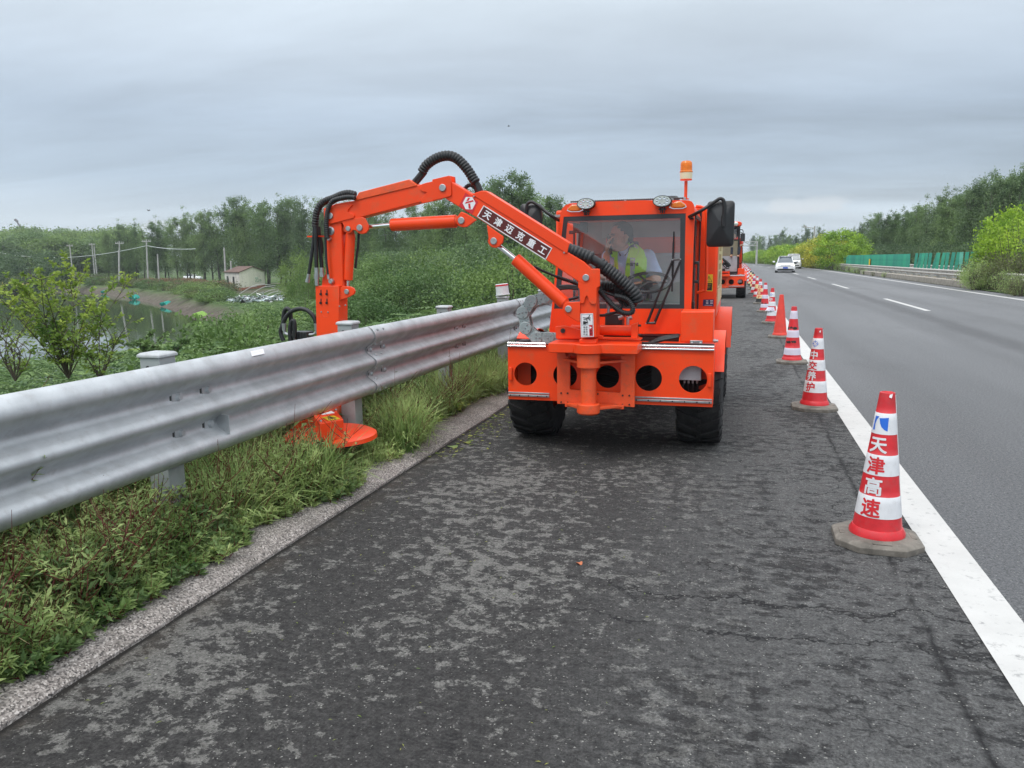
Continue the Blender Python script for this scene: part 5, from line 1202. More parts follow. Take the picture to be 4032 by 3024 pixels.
g = G()
for k in range(5): 
    z = .50+.05*k; g.tube(spline([(-1.3, YB+.25, z), (-1.0, YB+.18, z+.04), (-.7, YB+.25, z-.02), (-.55, YB+.3, z+.05)], 6), .009, 6)
g.build('inner_hose', 'hose', mach)
jb = W(6, 1840, 580, YB+.10); ja = W(6, 1690, 465, YB+.10); jc = W(6, 1917, 612, YB+.10)
g = G(); g.box(ja[0], jc[0], YB+.10, YB+.16, jc[2], ja[2]); jbo = g.build('junction_box', 'cap_white', mach, bevel=.004)
g = G()
for k in range(4):
    x = jb[0]-.062+k*.030; g.cyl((x, YB+.13, jb[2]-.028), (x, YB+.13, jb[2]-.048), .008, None, 10)
g.build('cable_gland', 'steel', jbo)
g = G()
for k in range(4):
    x = jb[0]-.062+k*.030; g.tube(spline([(x, YB+.13, jb[2]-.046), (x+.006*(k-1.5), YB+.12, jb[2]-.08), (x+.012*(1.5-k), YB+.15, jb[2]-.16)], 5), .006, 6)
g.build('cable', 'black', jbo)
g = G()
for hx in (74, 2000):
    p = W(6, hx, 545 if hx < 500 else 608, YB-.02); g.box(p[0]-.012, p[0]+.012, YB-.028, YB-.001, p[2]-.048, p[2]+.048)
g.build('handle', 'orange', bump, bevel=.004)
# guide rails along the bumper
for (z, m_) in ((.836, 'chrome'), (.814, 'chrome')):
    for x0, x1 in ((BXL+.002, -1.36), (-.70, BXR)): g = G(); g.cyl((x0, YB-.012, z), (x1, YB-.012, z), .0085, None, 12); g.build('guide_rail', m_, mach)
g = G(); g.box(-.70, BXR, YB+.004, YB+.03, .835, .853)
for k in range(70):
    x = -.70+k*.0079; g.box(x, x+.004, YB-.004, YB+.004, .836, .852)
g.build('gear_rack', 'dark_steel', mach)
for x0, x1, n in ((BXL, -1.335, 5), (-.705, BXR-.004, 7)):
    g = G(); g.box(x0, x1, YB-.016, YB-.0005, .430, .446); g.box(x0, x1, YB-.008, YB-.0005, .452, .463); o = g.build('slide_bar', ['steel', 'black'], mach, bevel=.002)
    g = G()
    for k in range(n): x = x0+.022+(x1-x0-.04)*k/(n-1); g.cyl((x, YB-.0165, .438), (x, YB-.0205, .438), .0055, .005, 10)
    g.build('bolt', 'black', o)
# ---------------- slider carriage on the bumper
YS_ = YB-.075
g = G(); p0 = W(2, 540, 385, YS_); 
outer = XZ(2, [(538, 385), (1216, 372), (1212, 892), (1060, 880), (700, 862), (540, 862)], YS_)
inner = XZ(2, [(648, 445), (1095, 450), (1092, 758), (1080, 768), (660, 742), (648, 730)], YS_)
plate(g, [outer, inner], YS_, .03)
car = g.build('carriage_frame', 'orange_worn', mach, bevel=.003)
g = G()
for pts in (((575, 768), (631, 770), (575, 847), (631, 849)), ((1110, 789), (1168, 790), (1110, 868), (1168, 869)), ((894, 776),)):
    for q in pts: p = W(2, q[0], q[1], YS_); g.cyl((p[0], YS_+.002, p[2]), (p[0], YS_-.009, p[2]), .0062, None, 6)
g.build('bolt', 'black', car)
g = G()
for x, s in ((600, 1), (1120, -1)):
    p = W(2, x, 385, YS_-.02); g.prism([(p[0]-.008, p[2]), (p[0]+.008, p[2]), (p[0]+.020*s, p[2]-.055), (p[0]+.012*s, p[2]-.055)], YS_-.05, YS_)
g.build('gusset', 'orange_worn', car)
XC = float(W(2, 812, 600, 5.33)[0]); YC = 5.33     # swing post axis
def hplate(x0, x1, yb, yf, r, z0, z1, nb=14):
    pts = [(x0, yb), (x0, yf)]
    s = math.acos(max(-1, min(1, (YC-yf)/r)))
    for k in range(nb+1):
        a = -math.pi/2-s+2*s*k/nb; pts.append((XC+r*math.cos(a), YC+r*math.sin(a)))
    pts += [(x1, yf), (x1, yb)]; return pts
xl, xr = float(W(2, 460, 340, 5.28)[0]), float(W(2, 1238, 340, 5.28)[0])
g = G(); g.prismz(hplate(xl, xr, YB-.01, 5.29, .108, 0, 0), .800, .868); g.prismz([(xl+.01, YB-.02), (xr-.01, YB-.02), (xr-.01, YB+.12), (xl+.01, YB+.12)], .870, .882)
g.build('carriage_head', 'orange', mach, bevel=.005)
g = G(); g.lathe([(0, .795), (.0, .700), (.083, .700), (.083, .795), (0, .795)], (XC, YC, 0), 28)
g.prismz([(XC-.24, YB-.05), (XC-.07, YC-.01), (XC+.07, YC-.01), (XC+.27, YB-.05)], .722, .738)
g.build('upper_collar', 'orange_worn', mach, bevel=.003)
g = G(); g.lathe([(0, .42), (.055, .42), (.055, .705), (0, .705)], (XC, YC, 0), 28); g.build('swing_post', 'orange_worn', mach)
g = G(); g.lathe([(0, .362), (.070, .362), (.082, .372), (.082, .435), (.060, .436), (0, .436)], (XC, YC, 0), 28)
g.prismz([(XC-.20, YB-.045), (XC-.20, YB-.08), (XC-.06, YC-.02), (XC+.06, YC-.02), (XC+.235, YB-.08), (XC+.235, YB-.045)], .392, .412); g.box(XC-.20, XC+.235, YB-.09, YB-.076, .378, .412)
g.build('lower_collar', 'orange_worn', mach, bevel=.003)
# ---------------- column on the swing post
YK = 5.262
g = G(); pr(g, 1, [(735, 1022), (880, 1022), (885, 1610), (742, 1610)], YK+.010, .125)
g.box(XC-.06, XC+.06, YK+.03, YK+.12, .868, .90)
col_ = g.build('column', 'orange', mach, bevel=.006)
g = G()
pl = [(722, 1032), (728, 1022), (745, 1016), (903, 1013), (910, 1022), (913, 1165), (884, 1182), (884, 1310), (872, 1322), (838, 1324), (815, 1300), (806, 1262), (796, 1250), (786, 1262), (776, 1305), (765, 1318), (738, 1316), (733, 1190), (721, 1178)]
pr(g, 1, pl, YK-.006, .016); g.build('column_bracket', 'orange', col_, bevel=.004); g = G(); pr(g, 1, [(722, 1022), (903, 1014), (911, 1165), (722, 1178)], YK+.135, .014); g.build('column_bracket', 'orange', col_, bevel=.004)
g = G(); pl = [(740, 1300), (738, 1478), (714, 1474), (640, 1428), (600, 1398), (584, 1362), (598, 1322), (632, 1300), (652, 1304)]
for yy in (YK-.004, YK+.095): pr(g, 1, pl, yy, .02)
g.build('cylinder_lug', 'orange', col_, bevel=.004)
g = G(); pin(g, 1, 790, 1091, YK-.006, 30); g.build('pivot_pin', 'steel', col_); g = G(); pin(g, 1, 638, 1364, YK-.004, 30); g.build('pivot_pin', 'steel', col_)
# column decal: crushing-hazard sign (turned sideways)
g0 = VIEW[12] = (2250, 1200, 11.06)
YD = YK+.0085
def dec(name, pts, yy, m_, par): g = G(); pr(g, 12, pts, yy, .0010); return g.build(name, m_, par, smooth=0)
sg = dec('warning_sign', [(378, 388), (940, 370), (975, 1392), (422, 1415)], YD-.0012, 'decal_white', col_)
def line(g, v, pts, wpx, yy, th=.0008, mi=0):
    for a, b_ in zip(pts[:-1], pts[1:]):
        dx, dy = b_[0]-a[0], b_[1]-a[1]; l = math.hypot(dx, dy); nx, ny = -dy/l*wpx/2, dx/l*wpx/2
        pr(g, v, [(a[0]+nx, a[1]+ny), (b_[0]+nx, b_[1]+ny), (b_[0]-nx, b_[1]-ny), (a[0]-nx, a[1]-ny)], yy, th, mi)
YD2 = YD-.0024
g = G(); line(g, 12, [(425, 425), (912, 412), (938, 1350), (460, 1370), (425, 425)], 7, YD2); line(g, 12, [(443, 885), (925, 882)], 7, YD2)
line(g, 12, [(795, 445), (740, 570)], 32, YD2-.001); line(g, 12, [(750, 590), (820, 680)], 30, YD2-.0018); line(g, 12, [(500, 558), (620, 580)], 30, YD2-.001); line(g, 12, [(525, 655), (625, 635)], 30, YD2-.001)
line(g, 12, [(640, 550), (690, 750)], 34, YD2-.0026); pr(g, 12, [(670, 550), (745, 535), (755, 600), (690, 620)], YD2-.0034, .0008)
p = W(12, 802, 570, YD2); g.cyl((p[0], YD2, p[2]), (p[0], YD2-.001, p[2]), sc_px(12, 28, p), None, 16)
pr(g, 12, [(505, 705), (520, 720), (600, 715), (640, 745), (700, 735), (722, 765), (700, 790), (625, 815), (615, 845), (530, 855), (512, 868)], YD2-.0042, .0008)
g.build('pictogram', 'decal_black', sg, smooth=0)
dec('red_panel', [(770, 890), (914, 885), (930, 1355), (784, 1360)], YD2-.0006, 'decal_red', sg)
g = G(); pr(g, 12, [(786, 938), (895, 992), (792, 1062)], YD2-.0022, .0008); g.build('triangle', 'decal_white', sg, smooth=0)
def text_on(g, txt, v, c, ang, h_px, yy, bold=.008, half=.0004, mi=0, sx=1.0, hs=1.0):
    """text on a plane facing -Y at yy; ang: clockwise turn in the picture, degrees"""
    p = W(v, c[0], c[1], yy); size = sc_px(v, h_px, p); V, F = text_bold(txt, size*1.1, bold)
    a = -R(ang); ca, sa = math.cos(a), math.sin(a); g.raw([(p[0]+(x*sx*ca-y*hs*sa), yy-z, p[2]+(x*sx*sa+y*hs*ca)) for x, y, z in V], F, mi)
g = G()
for txt, x in (('危险区域', 665), ('请勿靠近', 560)):
    for k, ch in enumerate(txt): text_on(g, ch, 12, (x, 975+k*104), 90, 78, YD2-.0010)
for k, ch in enumerate('危险'): text_on(g, ch, 12, (845, 1130+k*130), 90, 92, YD2-.0022)
g.build('lettering', 'decal_black', sg, smooth=0)
# swing cylinder lying behind the column
g = G(); pr(g, 1, [(525, 1515), (600, 1512), (640, 1520), (735, 1545), (880, 1590), (935, 1600), (935, 1622), (527, 1622)], 5.40, .05)
a = W(1, 665, 1520, 5.50); b_ = W(1, 1195, 1555, 5.50); zc = .968
zc = float(W(1, 1000, 1549, 5.50)[2]); g.cyl((a[0], 5.50, zc), (b_[0], 5.50, zc), .037, None, 20)
pr(g, 1, [(1182, 1502), (1240, 1486), (1240, 1622), (1182, 1622)], 5.42, .09); swc = g.build('swing_cylinder', 'orange', mach, bevel=.003)
g = G(); p = W(1, 588, 1554, 5.39); g.cyl((p[0], 5.42, p[2]), (p[0], 5.388, p[2]), .017, None, 18); p = W(1, 588, 1554, 5.38); g.cyl((p[0], 5.389, p[2]), (p[0], 5.384, p[2]), .010, None, 12, 1)
for y_ in (1508, 1590):
    p = W(1, 1243, y_, 5.46); g.cyl((p[0]-.005, 5.46, p[2]), (p[0]+.022, 5.46, p[2]), .009, None, 6, 1)
g.build('bolt', ['dark_steel', 'black'], swc)

# ---------------- boom
Yb = 5.255; TB = .105
boom = None
g = G(); pr(g, 0, [(1738, 722), (1757, 712), (1778, 716), (2300, 1031), (2327, 1058), (2331, 1105), (2300, 1120), (2272, 1106), (2149, 1022.5), (1757, 784), (1740, 770)], Yb, TB)
boom = g.build('inner_boom', 'orange', mach, bevel=.005)
g = G(); pr(g, 0, [(1858, 771), (1862, 762), (1896, 751), (1912, 751), (2241, 957), (2233, 1000), (1870, 774)], Yb-.007, TB+.014); g.build('hose_cover', 'orange', boom, bevel=.004)
g = G()
for q in ((1866, 774), (2221, 995)): p = W(0, q[0], q[1], Yb-.007); g.lathe([(0, -.006), (.005, -.005), (.007, 0)], (p[0], Yb-.007, p[2]), 10, axis='y')
g.build('screw', 'steel', boom)
g = G()
for yy in (Yb-.005, Yb+TB-.013): pr(g, 3, [(1524, 588), (1560, 600), (1652, 655), (1640, 664), (1575, 712), (1545, 716), (1515, 710), (1488, 686), (1486, 650), (1500, 620)], yy, .018)
for yy in (Yb-.005, Yb+TB-.013): pr(g, 3, [(1735, 695), (1872, 792), (1866, 838), (1838, 872), (1808, 884), (1778, 880), (1756, 860), (1748, 800)], yy, .018)
g.build('lug', 'orange', boom, bevel=.004)
g = G(); pin(g, 3, 1528, 660, Yb-.005, 28); g.build('pivot_pin', 'steel', boom); g = G(); pin(g, 3, 1793, 828, Yb-.005, 28); g.build('pivot_pin', 'steel', boom)
# name plate
YN = Yb-.0022
g = G(); pr(g, 0, [(1904, 808), (2174.5, 977), (2148, 1024), (1877, 853)], YN, .0018); npz = g.build('name_plate', 'decal_white', boom, bevel=.0006)
g = G(); pr(g, 0, [(1905, 813), (2169.5, 978.5), (2147, 1018.5), (1882.5, 852)], YN-.0010, .0009); g.build('plate_field', 'maroon', npz, smooth=0)
g = G()
for k, ch in enumerate('天津迈克重工'):
    f = (k+.56)/6.15; cx_ = 1894+f*(2162-1894); cy_ = 832+f*(1001-832); text_on(g, ch, 0, (cx_, cy_), 32, 30.5, YN-.0018, bold=.028)
g.build('lettering', 'decal_white', npz, smooth=0)
g = G()
for q in ((1906.5, 812), (2169, 977), (2148, 1019), (1881, 852)): p = W(0, q[0], q[1], YN-.001); g.cyl((p[0], YN-.0012, p[2]), (p[0], YN-.003, p[2]), .0032, None, 8)
g.build('rivet', 'steel', npz)
# emblem: white hexagon with strokes on red
g = G(); pr(g, 5, [(1012, 878), (1288, 1076), (1152, 1352), (868, 1162)], YN+.0004, .0014); em = g.build('emblem', 'decal_red', boom, smooth=0)
g = G(); pr(g, 5, [(1020, 972), (1160, 972), (1230, 1106), (1160, 1240), (1015, 1238), (948, 1106)], YN-.0006, .0009); g.build('hexagon', 'decal_white', em, smooth=0)
g = G()
for pts in ([(1068, 990), (1112, 990), (1076, 1054), (1030, 1058)], [(1022, 1078), (1176, 1037), (1190, 1070), (1000, 1121)], [(1070, 1117), (1114, 1112), (1126, 1226), (1080, 1226)]): pr(g, 5, pts, YN-.0015, .0008)
g.build('stroke', 'decal_red', em, smooth=0)

Yo = Yb; YO2 = Yb-.012
g = G(); pr(g, 3, [(440, 548), (500, 524), (640, 500), (1250, 352), (1330, 340), (1400, 400), (1330, 480), (1180, 512), (740, 625), (520, 688), (452, 690)], Yo, TB)
ob_ = g.build('outer_boom', 'orange', mach, bevel=.005)
g = G()
fk = [(1205, 372), (1205, 362), (1246, 350), (1290, 341), (1288, 325), (1425, 293), (1432, 296), (1441, 335), (1447, 445), (1438, 462), (1405, 472), (1300, 494), (1300, 502), (1205, 520), (1196, 498), (1202, 478), (1246, 432), (1238, 428), (1210, 425), (1186, 405)]
for yy in (YO2, Yo+TB-.002): g = G(); pr(g, 3, fk, yy, .014); g.build('fork_plate', 'orange', ob_, bevel=.003)
lf = [(455, 560), (505, 533), (628, 526), (634, 536), (602, 572), (598, 590), (640, 605), (652, 620), (645, 640), (550, 665), (452, 690), (440, 640)]
for yy in (YO2, Yo+TB-.002): g = G(); pr(g, 3, lf, yy, .014); g.build('fork_plate', 'orange', ob_, bevel=.003)
g = G(); pr(g, 3, [(1425, 293), (1472, 303), (1476, 352), (1440, 345)], Yo+TB-.03, .02)
g.build('fork_plate', 'orange', ob_, bevel=.003)
g = G(); pr(g, 3, [(650, 500), (690, 430), (1100, 323), (1165, 372), (1150, 380)], Yo-.008, TB+.016); g.build('hose_cover', 'orange_worn', ob_, bevel=.004)
g = G()
for yy in (Yo-.004, Yo+TB-.014): pr(g, 3, [(545, 655), (722, 632), (742, 648), (768, 700), (768, 738), (745, 764), (718, 770), (690, 766), (662, 740), (640, 738), (628, 758), (604, 768), (585, 758), (578, 735)], yy, .018)
g.build('lug', 'orange', ob_, bevel=.004)
g = G(); pin(g, 3, 1376, 393, YO2, 29); g.build('pivot_pin', 'steel', ob_); g = G(); pin(g, 3, 457, 622, YO2, 27); g.build('pivot_pin', 'steel', ob_); g = G(); pin(g, 3, 605, 726, Yo-.004, 21); g.build('pivot_pin', 'steel', ob_); g = G(); pin(g, 3, 699, 719, Yo-.004, 26); g.build('pivot_pin', 'steel', ob_)
# boom cylinders
def ram(a, b_, c, rb, rr_, yy, name='hydraulic_cylinder', par=None):
    """rod a->b, barrel b->c (native px)"""
    A, B, Cc = (Vector(W(0, q[0], q[1], yy)) for q in (a, b_, c)); g = G(); g.cyl(B, Cc, rb, None, 24)
    o = g.build(name, 'orange', mach, bevel=.003); d = (A-B).normalized()
    g = G(); g.cyl(A, B+ (Cc-B).normalized()*.01, rr_, None, 16); g.build('piston_rod', 'chrome', o)
    g = G(); g.cyl(B+d*.006, B, rb*.5, rb*.9, 20); g.build('end_cap', 'orange_worn', o); g = G(); e = (Cc-B).normalized(); g.cyl(Cc, Cc+e*.03, rb*.9, rb*.55, 20); g.build('end_cap', 'orange_worn', o)
    return o
YR = Yb+TB/2
ram((1430, 896), (1543, 885.5), (1797, 871), .046, .017, YR)
ram((1962, 967), (2030, 1020), (2222, 1193), .046, .017, YR)
ram((1369, 1140), (1369.5, 1102), (1380, 921), .037, .015, YR)
g = G()
for q, r in (((1944.5, 949), .035), ((1367, 1148), .03), ((1372, 900), .03)):
    p = W(0, q[0], q[1], YR); g.lathe([(0, -.03), (r, -.03), (r, .03), (0, .03)], (p[0], YR, p[2]), 20, axis='y')
g.build('rod_eye', 'orange_worn', mach)
# mast and mower head
g = G(); pr(g, 3, [(402, 560), (458, 548), (546, 690), (562, 1200), (386, 1200), (392, 1130), (420, 1095), (405, 640)], Yb+.004, TB-.008); mast = g.build('mast', 'orange', mach, bevel=.005)
g = G(); pr(g, 3, [(336, 1195), (526, 1193), (528, 1640), (345, 1640)], Yb-.02, TB+.035)
pm = W(3, 345, 1640, Yb-.02); pm2 = W(3, 528, 1640, Yb-.02); g.box(pm[0], pm2[0], Yb-.02, Yb+TB+.015, .26, pm[2]); ms_ = g.build('mast_sleeve', 'orange', mast, bevel=.004)
g = G()
for yy in (Yb+.0, Yb+TB-.03): pr(g, 3, [(528, 1212), (560, 1196), (620, 1200), (648, 1214), (658, 1238), (650, 1262), (600, 1290), (530, 1312)], yy, .018)
g.build('lug', 'orange', mast, bevel=.003)
g = G(); pin(g, 3, 593, 1240, Yb+.0, 21); g.build('pivot_pin', 'steel', mast)
g = G()
for x in (381, 430):
    for y_ in (1226, 1298):
        line(g, 3, [(x, y_), (x, y_+46)], 9, Yb-.0215, .001); p = W(3, x, y_+34, Yb-.0215); g.cyl((p[0], Yb-.0215, p[2]), (p[0], Yb-.032, p[2]), .0095, None, 6)
g.build('slot_bolt', 'black', ms_)
g = G()
for q in ((384, 1407), (439, 1409), (533, 1360), (581, 1352)): g = G(); p = W(3, q[0], q[1], Yb-.0215); g.lathe([(0, -.006), (.005, -.005), (.0065, 0)], (p[0], Yb-.0205, p[2]), 10, axis='y'); g.build('screw', 'steel', ms_)
g = G(); pc_ = W(3, 418, 1415, Yb-.021); ar = [(pc_[0]+.031*math.cos(a), Yb-.0205, pc_[2]-.003+.031*math.sin(a)) for a in np.linspace(math.pi, 2*math.pi, 14)]; g.tube(ar, .0012, 4); g.build('access_rim', 'orange_worn', ms_)
g = G(); a = W(3, 285, 792, Yb+.03); b_ = W(3, 392, 796, Yb+.03); g.box(a[0], b_[0], Yb+.0, Yb+.06, a[2]-.005, a[2]+.006); g.build('hose_bracket', 'orange', mast)
# mower head: domed disc with gearbox, seen under the rail
DZ = .275; _m0 = ground_at(1301, 1708, DZ); MX, MY = float(_m0[0]), float(_m0[1])
g = G(); g.lathe([(0, DZ+.035), (.17, DZ+.033), (.28, DZ+.018), (.318, DZ), (.322, DZ-.028), (.312, DZ-.030), (.30, DZ-.006), (0, DZ+.02)], (MX, MY, 0), 48); dk = g.build('mower_deck', 'orange', mach)
def z4p(x, y, z): return ground_at(1100+x/4.424, 1500+y/4.424, z)
bt = DZ+.145
q = [z4p(700, 745, bt), z4p(1115, 670, bt), z4p(1000, 520, bt), z4p(600, 600, bt)]
g = G(); V = [tuple(p) for p in q]; g.ext(V, (0, 0, -.125)); gb = g.build('gearbox_cover', 'orange', dk, bevel=.004)
g = G(); pts = [z4p(742, 630, bt+.003), z4p(950, 600, bt+.003), z4p(1060, 655, bt+.003), z4p(850, 688, bt+.003)]; g.ext([tuple(p) for p in pts], (0, 0, -.002)); yl = g.build('warning_label', 'decal_yellow', gb, smooth=0)
C0 = sum((Vector(p) for p in pts), Vector())/4
e1 = Vector(pts[2])-Vector(pts[3]); e2 = Vector(pts[0])-Vector(pts[3]); g = G()
def lq(u, v_, dz=.0012): r_ = C0+e1*u+e2*v_; return (r_.x, r_.y, r_.z+dz)
tri = [(-.36, -.28), (.30, -.28), (-.03, .34)]
for i in range(3):
    a, b_ = Vector(lq(*tri[i])), Vector(lq(*tri[(i+1) % 3])); g.cyl(a, b_, .0022, None, 5)
for k in range(4): g.cyl(Vector(lq(-.14+.02*k, -.16+.1*k)), Vector(lq(.10-.02*k, -.16+.1*k)), .0014, None, 4)
g.build('triangle', 'decal_black', yl, smooth=0)
g = G(); pts = [z4p(735, 578, bt+.003), z4p(905, 520, bt+.003), z4p(965, 555, bt+.003), z4p(740, 590, bt+.003)]; g.ext([tuple(p) for p in pts], (0, 0, -.002)); g.build('data_plate', 'decal_white', gb, smooth=0)
g = G(); p = z4p(722, 705, bt); g.lathe([(0, .010), (.006, .010), (.009, .004), (.009, 0)], tuple(p), 10); p = z4p(988, 508, bt); g.lathe([(0, .010), (.006, .010), (.009, .004), (.009, 0)], tuple(p), 10); g.build('bolt', 'steel', gb)
g = G(); g.lathe([(0, DZ-.03), (.27, DZ-.03), (.28, DZ-.04), (.27, DZ-.05), (0, DZ-.05)], (MX, MY, 0), 40); g.build('cutting_disc', 'dark_steel', dk)
# left fin plates of the deck, half hidden in weeds
g = G(); pp_ = [tuple(W(4, *q_, MY+.05)) for q_ in ((60, 960), (160, 870), (370, 700), (640, 620), (700, 760), (740, 1060), (620, 1060), (400, 1070), (200, 1120))]; g.ext(pp_, (0, .02, 0)); g.build('side_guard', 'orange_worn', dk, bevel=.003)
Am = Vector((float(pm[0]+pm2[0])/2, Yb+.05, .32)); g = G(); g.cyl(Am, Vector((MX-.08, MY+.12, DZ+.07)), .055, None, 12); g.build('head_arm', 'orange_worn', mach)
# motor with hose loops left of the mast
YMt = 5.32
g = G(); a = W(11, 1565, 1455, YMt); b_ = W(11, 1860, 1455, YMt); g.box(a[0], b_[0], YMt-.05, YMt+.06, a[2]-.12, a[2]+.01)
for k in range(5): x = a[0]+.012+k*(b_[0]-a[0]-.02)/5; g.box(x, x+.012, YMt-.056, YMt-.049, a[2]-.10, a[2]+.004)
mo = g.build('hydraulic_motor', 'black_plastic', mach, bevel=.004)
def hz(v, pts, yy, dy=0.0): return [tuple(W(v, x, y, yy+dy*i)) for i, (x, y) in enumerate(pts)]
def hose(name, v, pts, r, yy, corr=False, m_='hose', par=None, dy=0.0, pitch=.016, depth=.2):
    g = G(); P = hz(v, pts, yy, dy)
    if corr: corrugate(g, P, r, pitch, depth)
    else: g.tube(spline(P, 8), r, 12)
    return g.build(name, m_, par or mach, smooth=60)
hose('hose', 11, [(1972, 1320), (1930, 1190), (1830, 1085), (1720, 1045), (1600, 1060), (1500, 1120), (1430, 1210), (1380, 1330), (1350, 1460), (1400, 1600)], .0165, 5.27, par=mo)
hose('hose', 11, [(1400, 1310), (1400, 1180), (1420, 1080), (1465, 1040), (1510, 1090), (1530, 1230), (1535, 1400), (1540, 1560)], .0165, 5.31, par=mo)
hose('hose', 11, [(1590, 1560), (1595, 1420), (1590, 1300), (1570, 1250), (1530, 1290), (1510, 1420), (1520, 1600)], .0165, 5.25, par=mo)
for pts in (((1972, 1300), (1972, 1410)), ((1408, 1300), (1412, 1420)), ((1592, 1430), (1590, 1540))):
    g = G(); a, b_ = (Vector(W(11, *q, 5.26)) for q in pts); g.cyl(a, b_, .0185, .0165, 14); g.cyl(b_, b_+Vector((0, 0, -.03)), .010, None, 10); g.build('hose_fitting', 'steel', mo)
g = G(); g.tube(spline(hz(11, [(1412, 1420), (1430, 1470), (1490, 1495), (1560, 1500)], 5.26), 6), .011, 10); g.tube(spline(hz(11, [(1972, 1410), (1965, 1460), (1920, 1490), (1850, 1495)], 5.26), 6), .011, 10); g.build('elbow', 'steel', mo)
# ---------------- hoses on the arm
hose('hose_loop', 3, [(1205, 268), (1240, 212), (1300, 165), (1365, 138), (1430, 132), (1490, 155), (1545, 205), (1590, 262), (1622, 315), (1648, 352)], .0375, YR, corr=True, pitch=.021, depth=.16)
for dx, dy2, dr in ((0, 0, .022), (14, 8, .018), (-12, 6, .015)):
    hose('hose', 3, [(1140+dx, 352+dy2), (1180+dx, 305+dy2), (1215+dx, 262+dy2)], dr, YR)
for dx, dr in ((0, .019), (20, .013), (-16, .010)):
    hose('hose', 3, [(1638+dx*.7, 340), (1655+dx, 375), (1676+dx, 425)], dr, YR)
hose('hose', 5, [(990, 800), (1050, 735), (1120, 712), (1190, 742), (1235, 800), (1265, 870)], .0155, YR+.09, corr=True, pitch=.014)
hose('arm_hose', 3, [(664, 452), (610, 438), (550, 448), (480, 478), (420, 500), (375, 535), (348, 590), (338, 650), (334, 715)], .0275, YR, corr=True, pitch=.019)
hose('arm_hose', 3, [(660, 476), (600, 470), (540, 480), (480, 500), (450, 540), (432, 600), (426, 660), (428, 730), (434, 808)], .0185, Yb-.03, corr=True, pitch=.015)
hose('hose', 3, [(662, 470), (590, 478), (520, 492), (470, 520)], .013, Yb-.02)
hose('hose', 3, [(328, 710), (318, 840), (300, 980), (282, 1100)], .0125, Yb-.01)
hose('hose', 3, [(342, 710), (340, 850), (345, 1050)], .0145, Yb-.02)
hose('hose', 3, [(362, 710), (370, 850), (380, 950), (388, 1050)], .0145, Yb+.02)
hose('hose', 3, [(352, 712), (385, 830), (392, 930)], .010, Yb+.05)
hose('hose', 3, [(428, 800), (415, 700), (420, 860), (425, 980), (438, 1100)], .0085, Yb-.03)
hose('hose', 3, [(690, 760), (685, 860), (672, 960), (662, 1050)], .0105, Yb+.10, corr=True, pitch=.012)
g = G()
for a, b_, r in (((282, 1098), (274, 1140), .0125), ((274, 1140), (270, 1165), .016), ((345, 1045), (346, 1100), .0165), ((346, 1100), (346, 1135), .020), ((346, 1135), (348, 1190), .0155), ((386, 1045), (388, 1085), .0145), ((388, 1085), (390, 1120), .018), ((438, 1095), (444, 1140), .010)): g.cyl(W(3, *a, Yb-.02), W(3, *b_, Yb-.02), r, None, 12)
for q in ((472, 1156, .022), (455, 810, .017)):
    p = W(3, q[0], q[1], Yb+.004); g.lathe([(0, -.03), (q[2]*.7, -.03), (q[2], -.02), (q[2], 0)], (p[0], Yb+.004, p[2]), 10, axis='y')
p = W(3, 460, 745, Yb+.004); g.lathe([(0, -.012), (.024, -.012), (.032, -.004), (.032, 0)], (p[0], Yb+.004, p[2]), 18, axis='y')
g.build('hose_fitting', 'steel', mach)
# right-hand bundle from the boom down to the carriage
hose('main_hose', 1, [(628, 846), (690, 862), (760, 890), (845, 925)], .046, YR-.01, corr=True, pitch=.024, depth=.13)
hose('main_hose', 1, [(825, 915), (880, 950), (945, 990)], .033, YR, dy=.01)
hose('main_hose', 1, [(900, 965), (970, 1020), (1050, 1082), (1120, 1140), (1185, 1200), (1225, 1255), (1240, 1295)], .050, YR+.03, corr=True, pitch=.024, depth=.13, dy=.012)
hose('return_hose', 1, [(1236, 1300), (1180, 1285), (1100, 1215), (1030, 1178), (960, 1165), (915, 1180)], .042, YR+.13, corr=True, pitch=.020, depth=.15)
hose('hose', 1, [(905, 1200), (950, 1255), (1010, 1320), (1075, 1375), (1140, 1402), (1190, 1392), (1195, 1345), (1160, 1290), (1100, 1262), (1040, 1250)], .0195, YR+.05, corr=True, pitch=.013)
hose('hose', 1, [(910, 1190), (960, 1220), (1030, 1245), (1080, 1290), (1105, 1340), (1080, 1370)], .011, YR+.10)
hose('hose', 1, [(900, 1165), (980, 1195), (1060, 1240), (1120, 1300), (1150, 1345)], .013, YR+.12)
hose('hose', 1, [(970, 1290), (985, 1340), (985, 1400)], .010, YR+.10, m_='steel')
hose('hose', 1, [(892, 1420), (960, 1418), (1030, 1400), (1080, 1395), (1130, 1420)], .010, YR+.10)
hose('hose', 1, [(340, 995), (410, 1030), (480, 1060), (540, 1085)], .009, YR+.14)
hose('hose', 1, [(535, 1082), (600, 1105), (660, 1125), (725, 1150)], .014, YR+.14, corr=True, pitch=.013)
for k in range(3): hose('hose', 1, [(560, 1165+k*13), (640, 1160+k*12), (725, 1168+k*12)], .009, 5.75)
hose('hose', 1, [(620, 1290), (670, 1275), (725, 1262)], .010, 5.62)
g = G(); p = W(1, 1040, 1460, 5.75); g.box(p[0]-.065, p[0]+.065, 5.70, 5.82, p[2]-.05, p[2]+.055); g.box(p[0]-.05, p[0]+.05, 5.68, 5.70, p[2]-.03, p[2]+.05); g.build('valve_block', 'black_plastic', mach, bevel=.006)
g = G()
for q in ((1075, 1445), (1100, 1430), (1155, 1450)): p = W(1, *q, 5.62); g.cyl(p, Vector(p)+Vector((.03, 0, .01)), .015, None, 8)
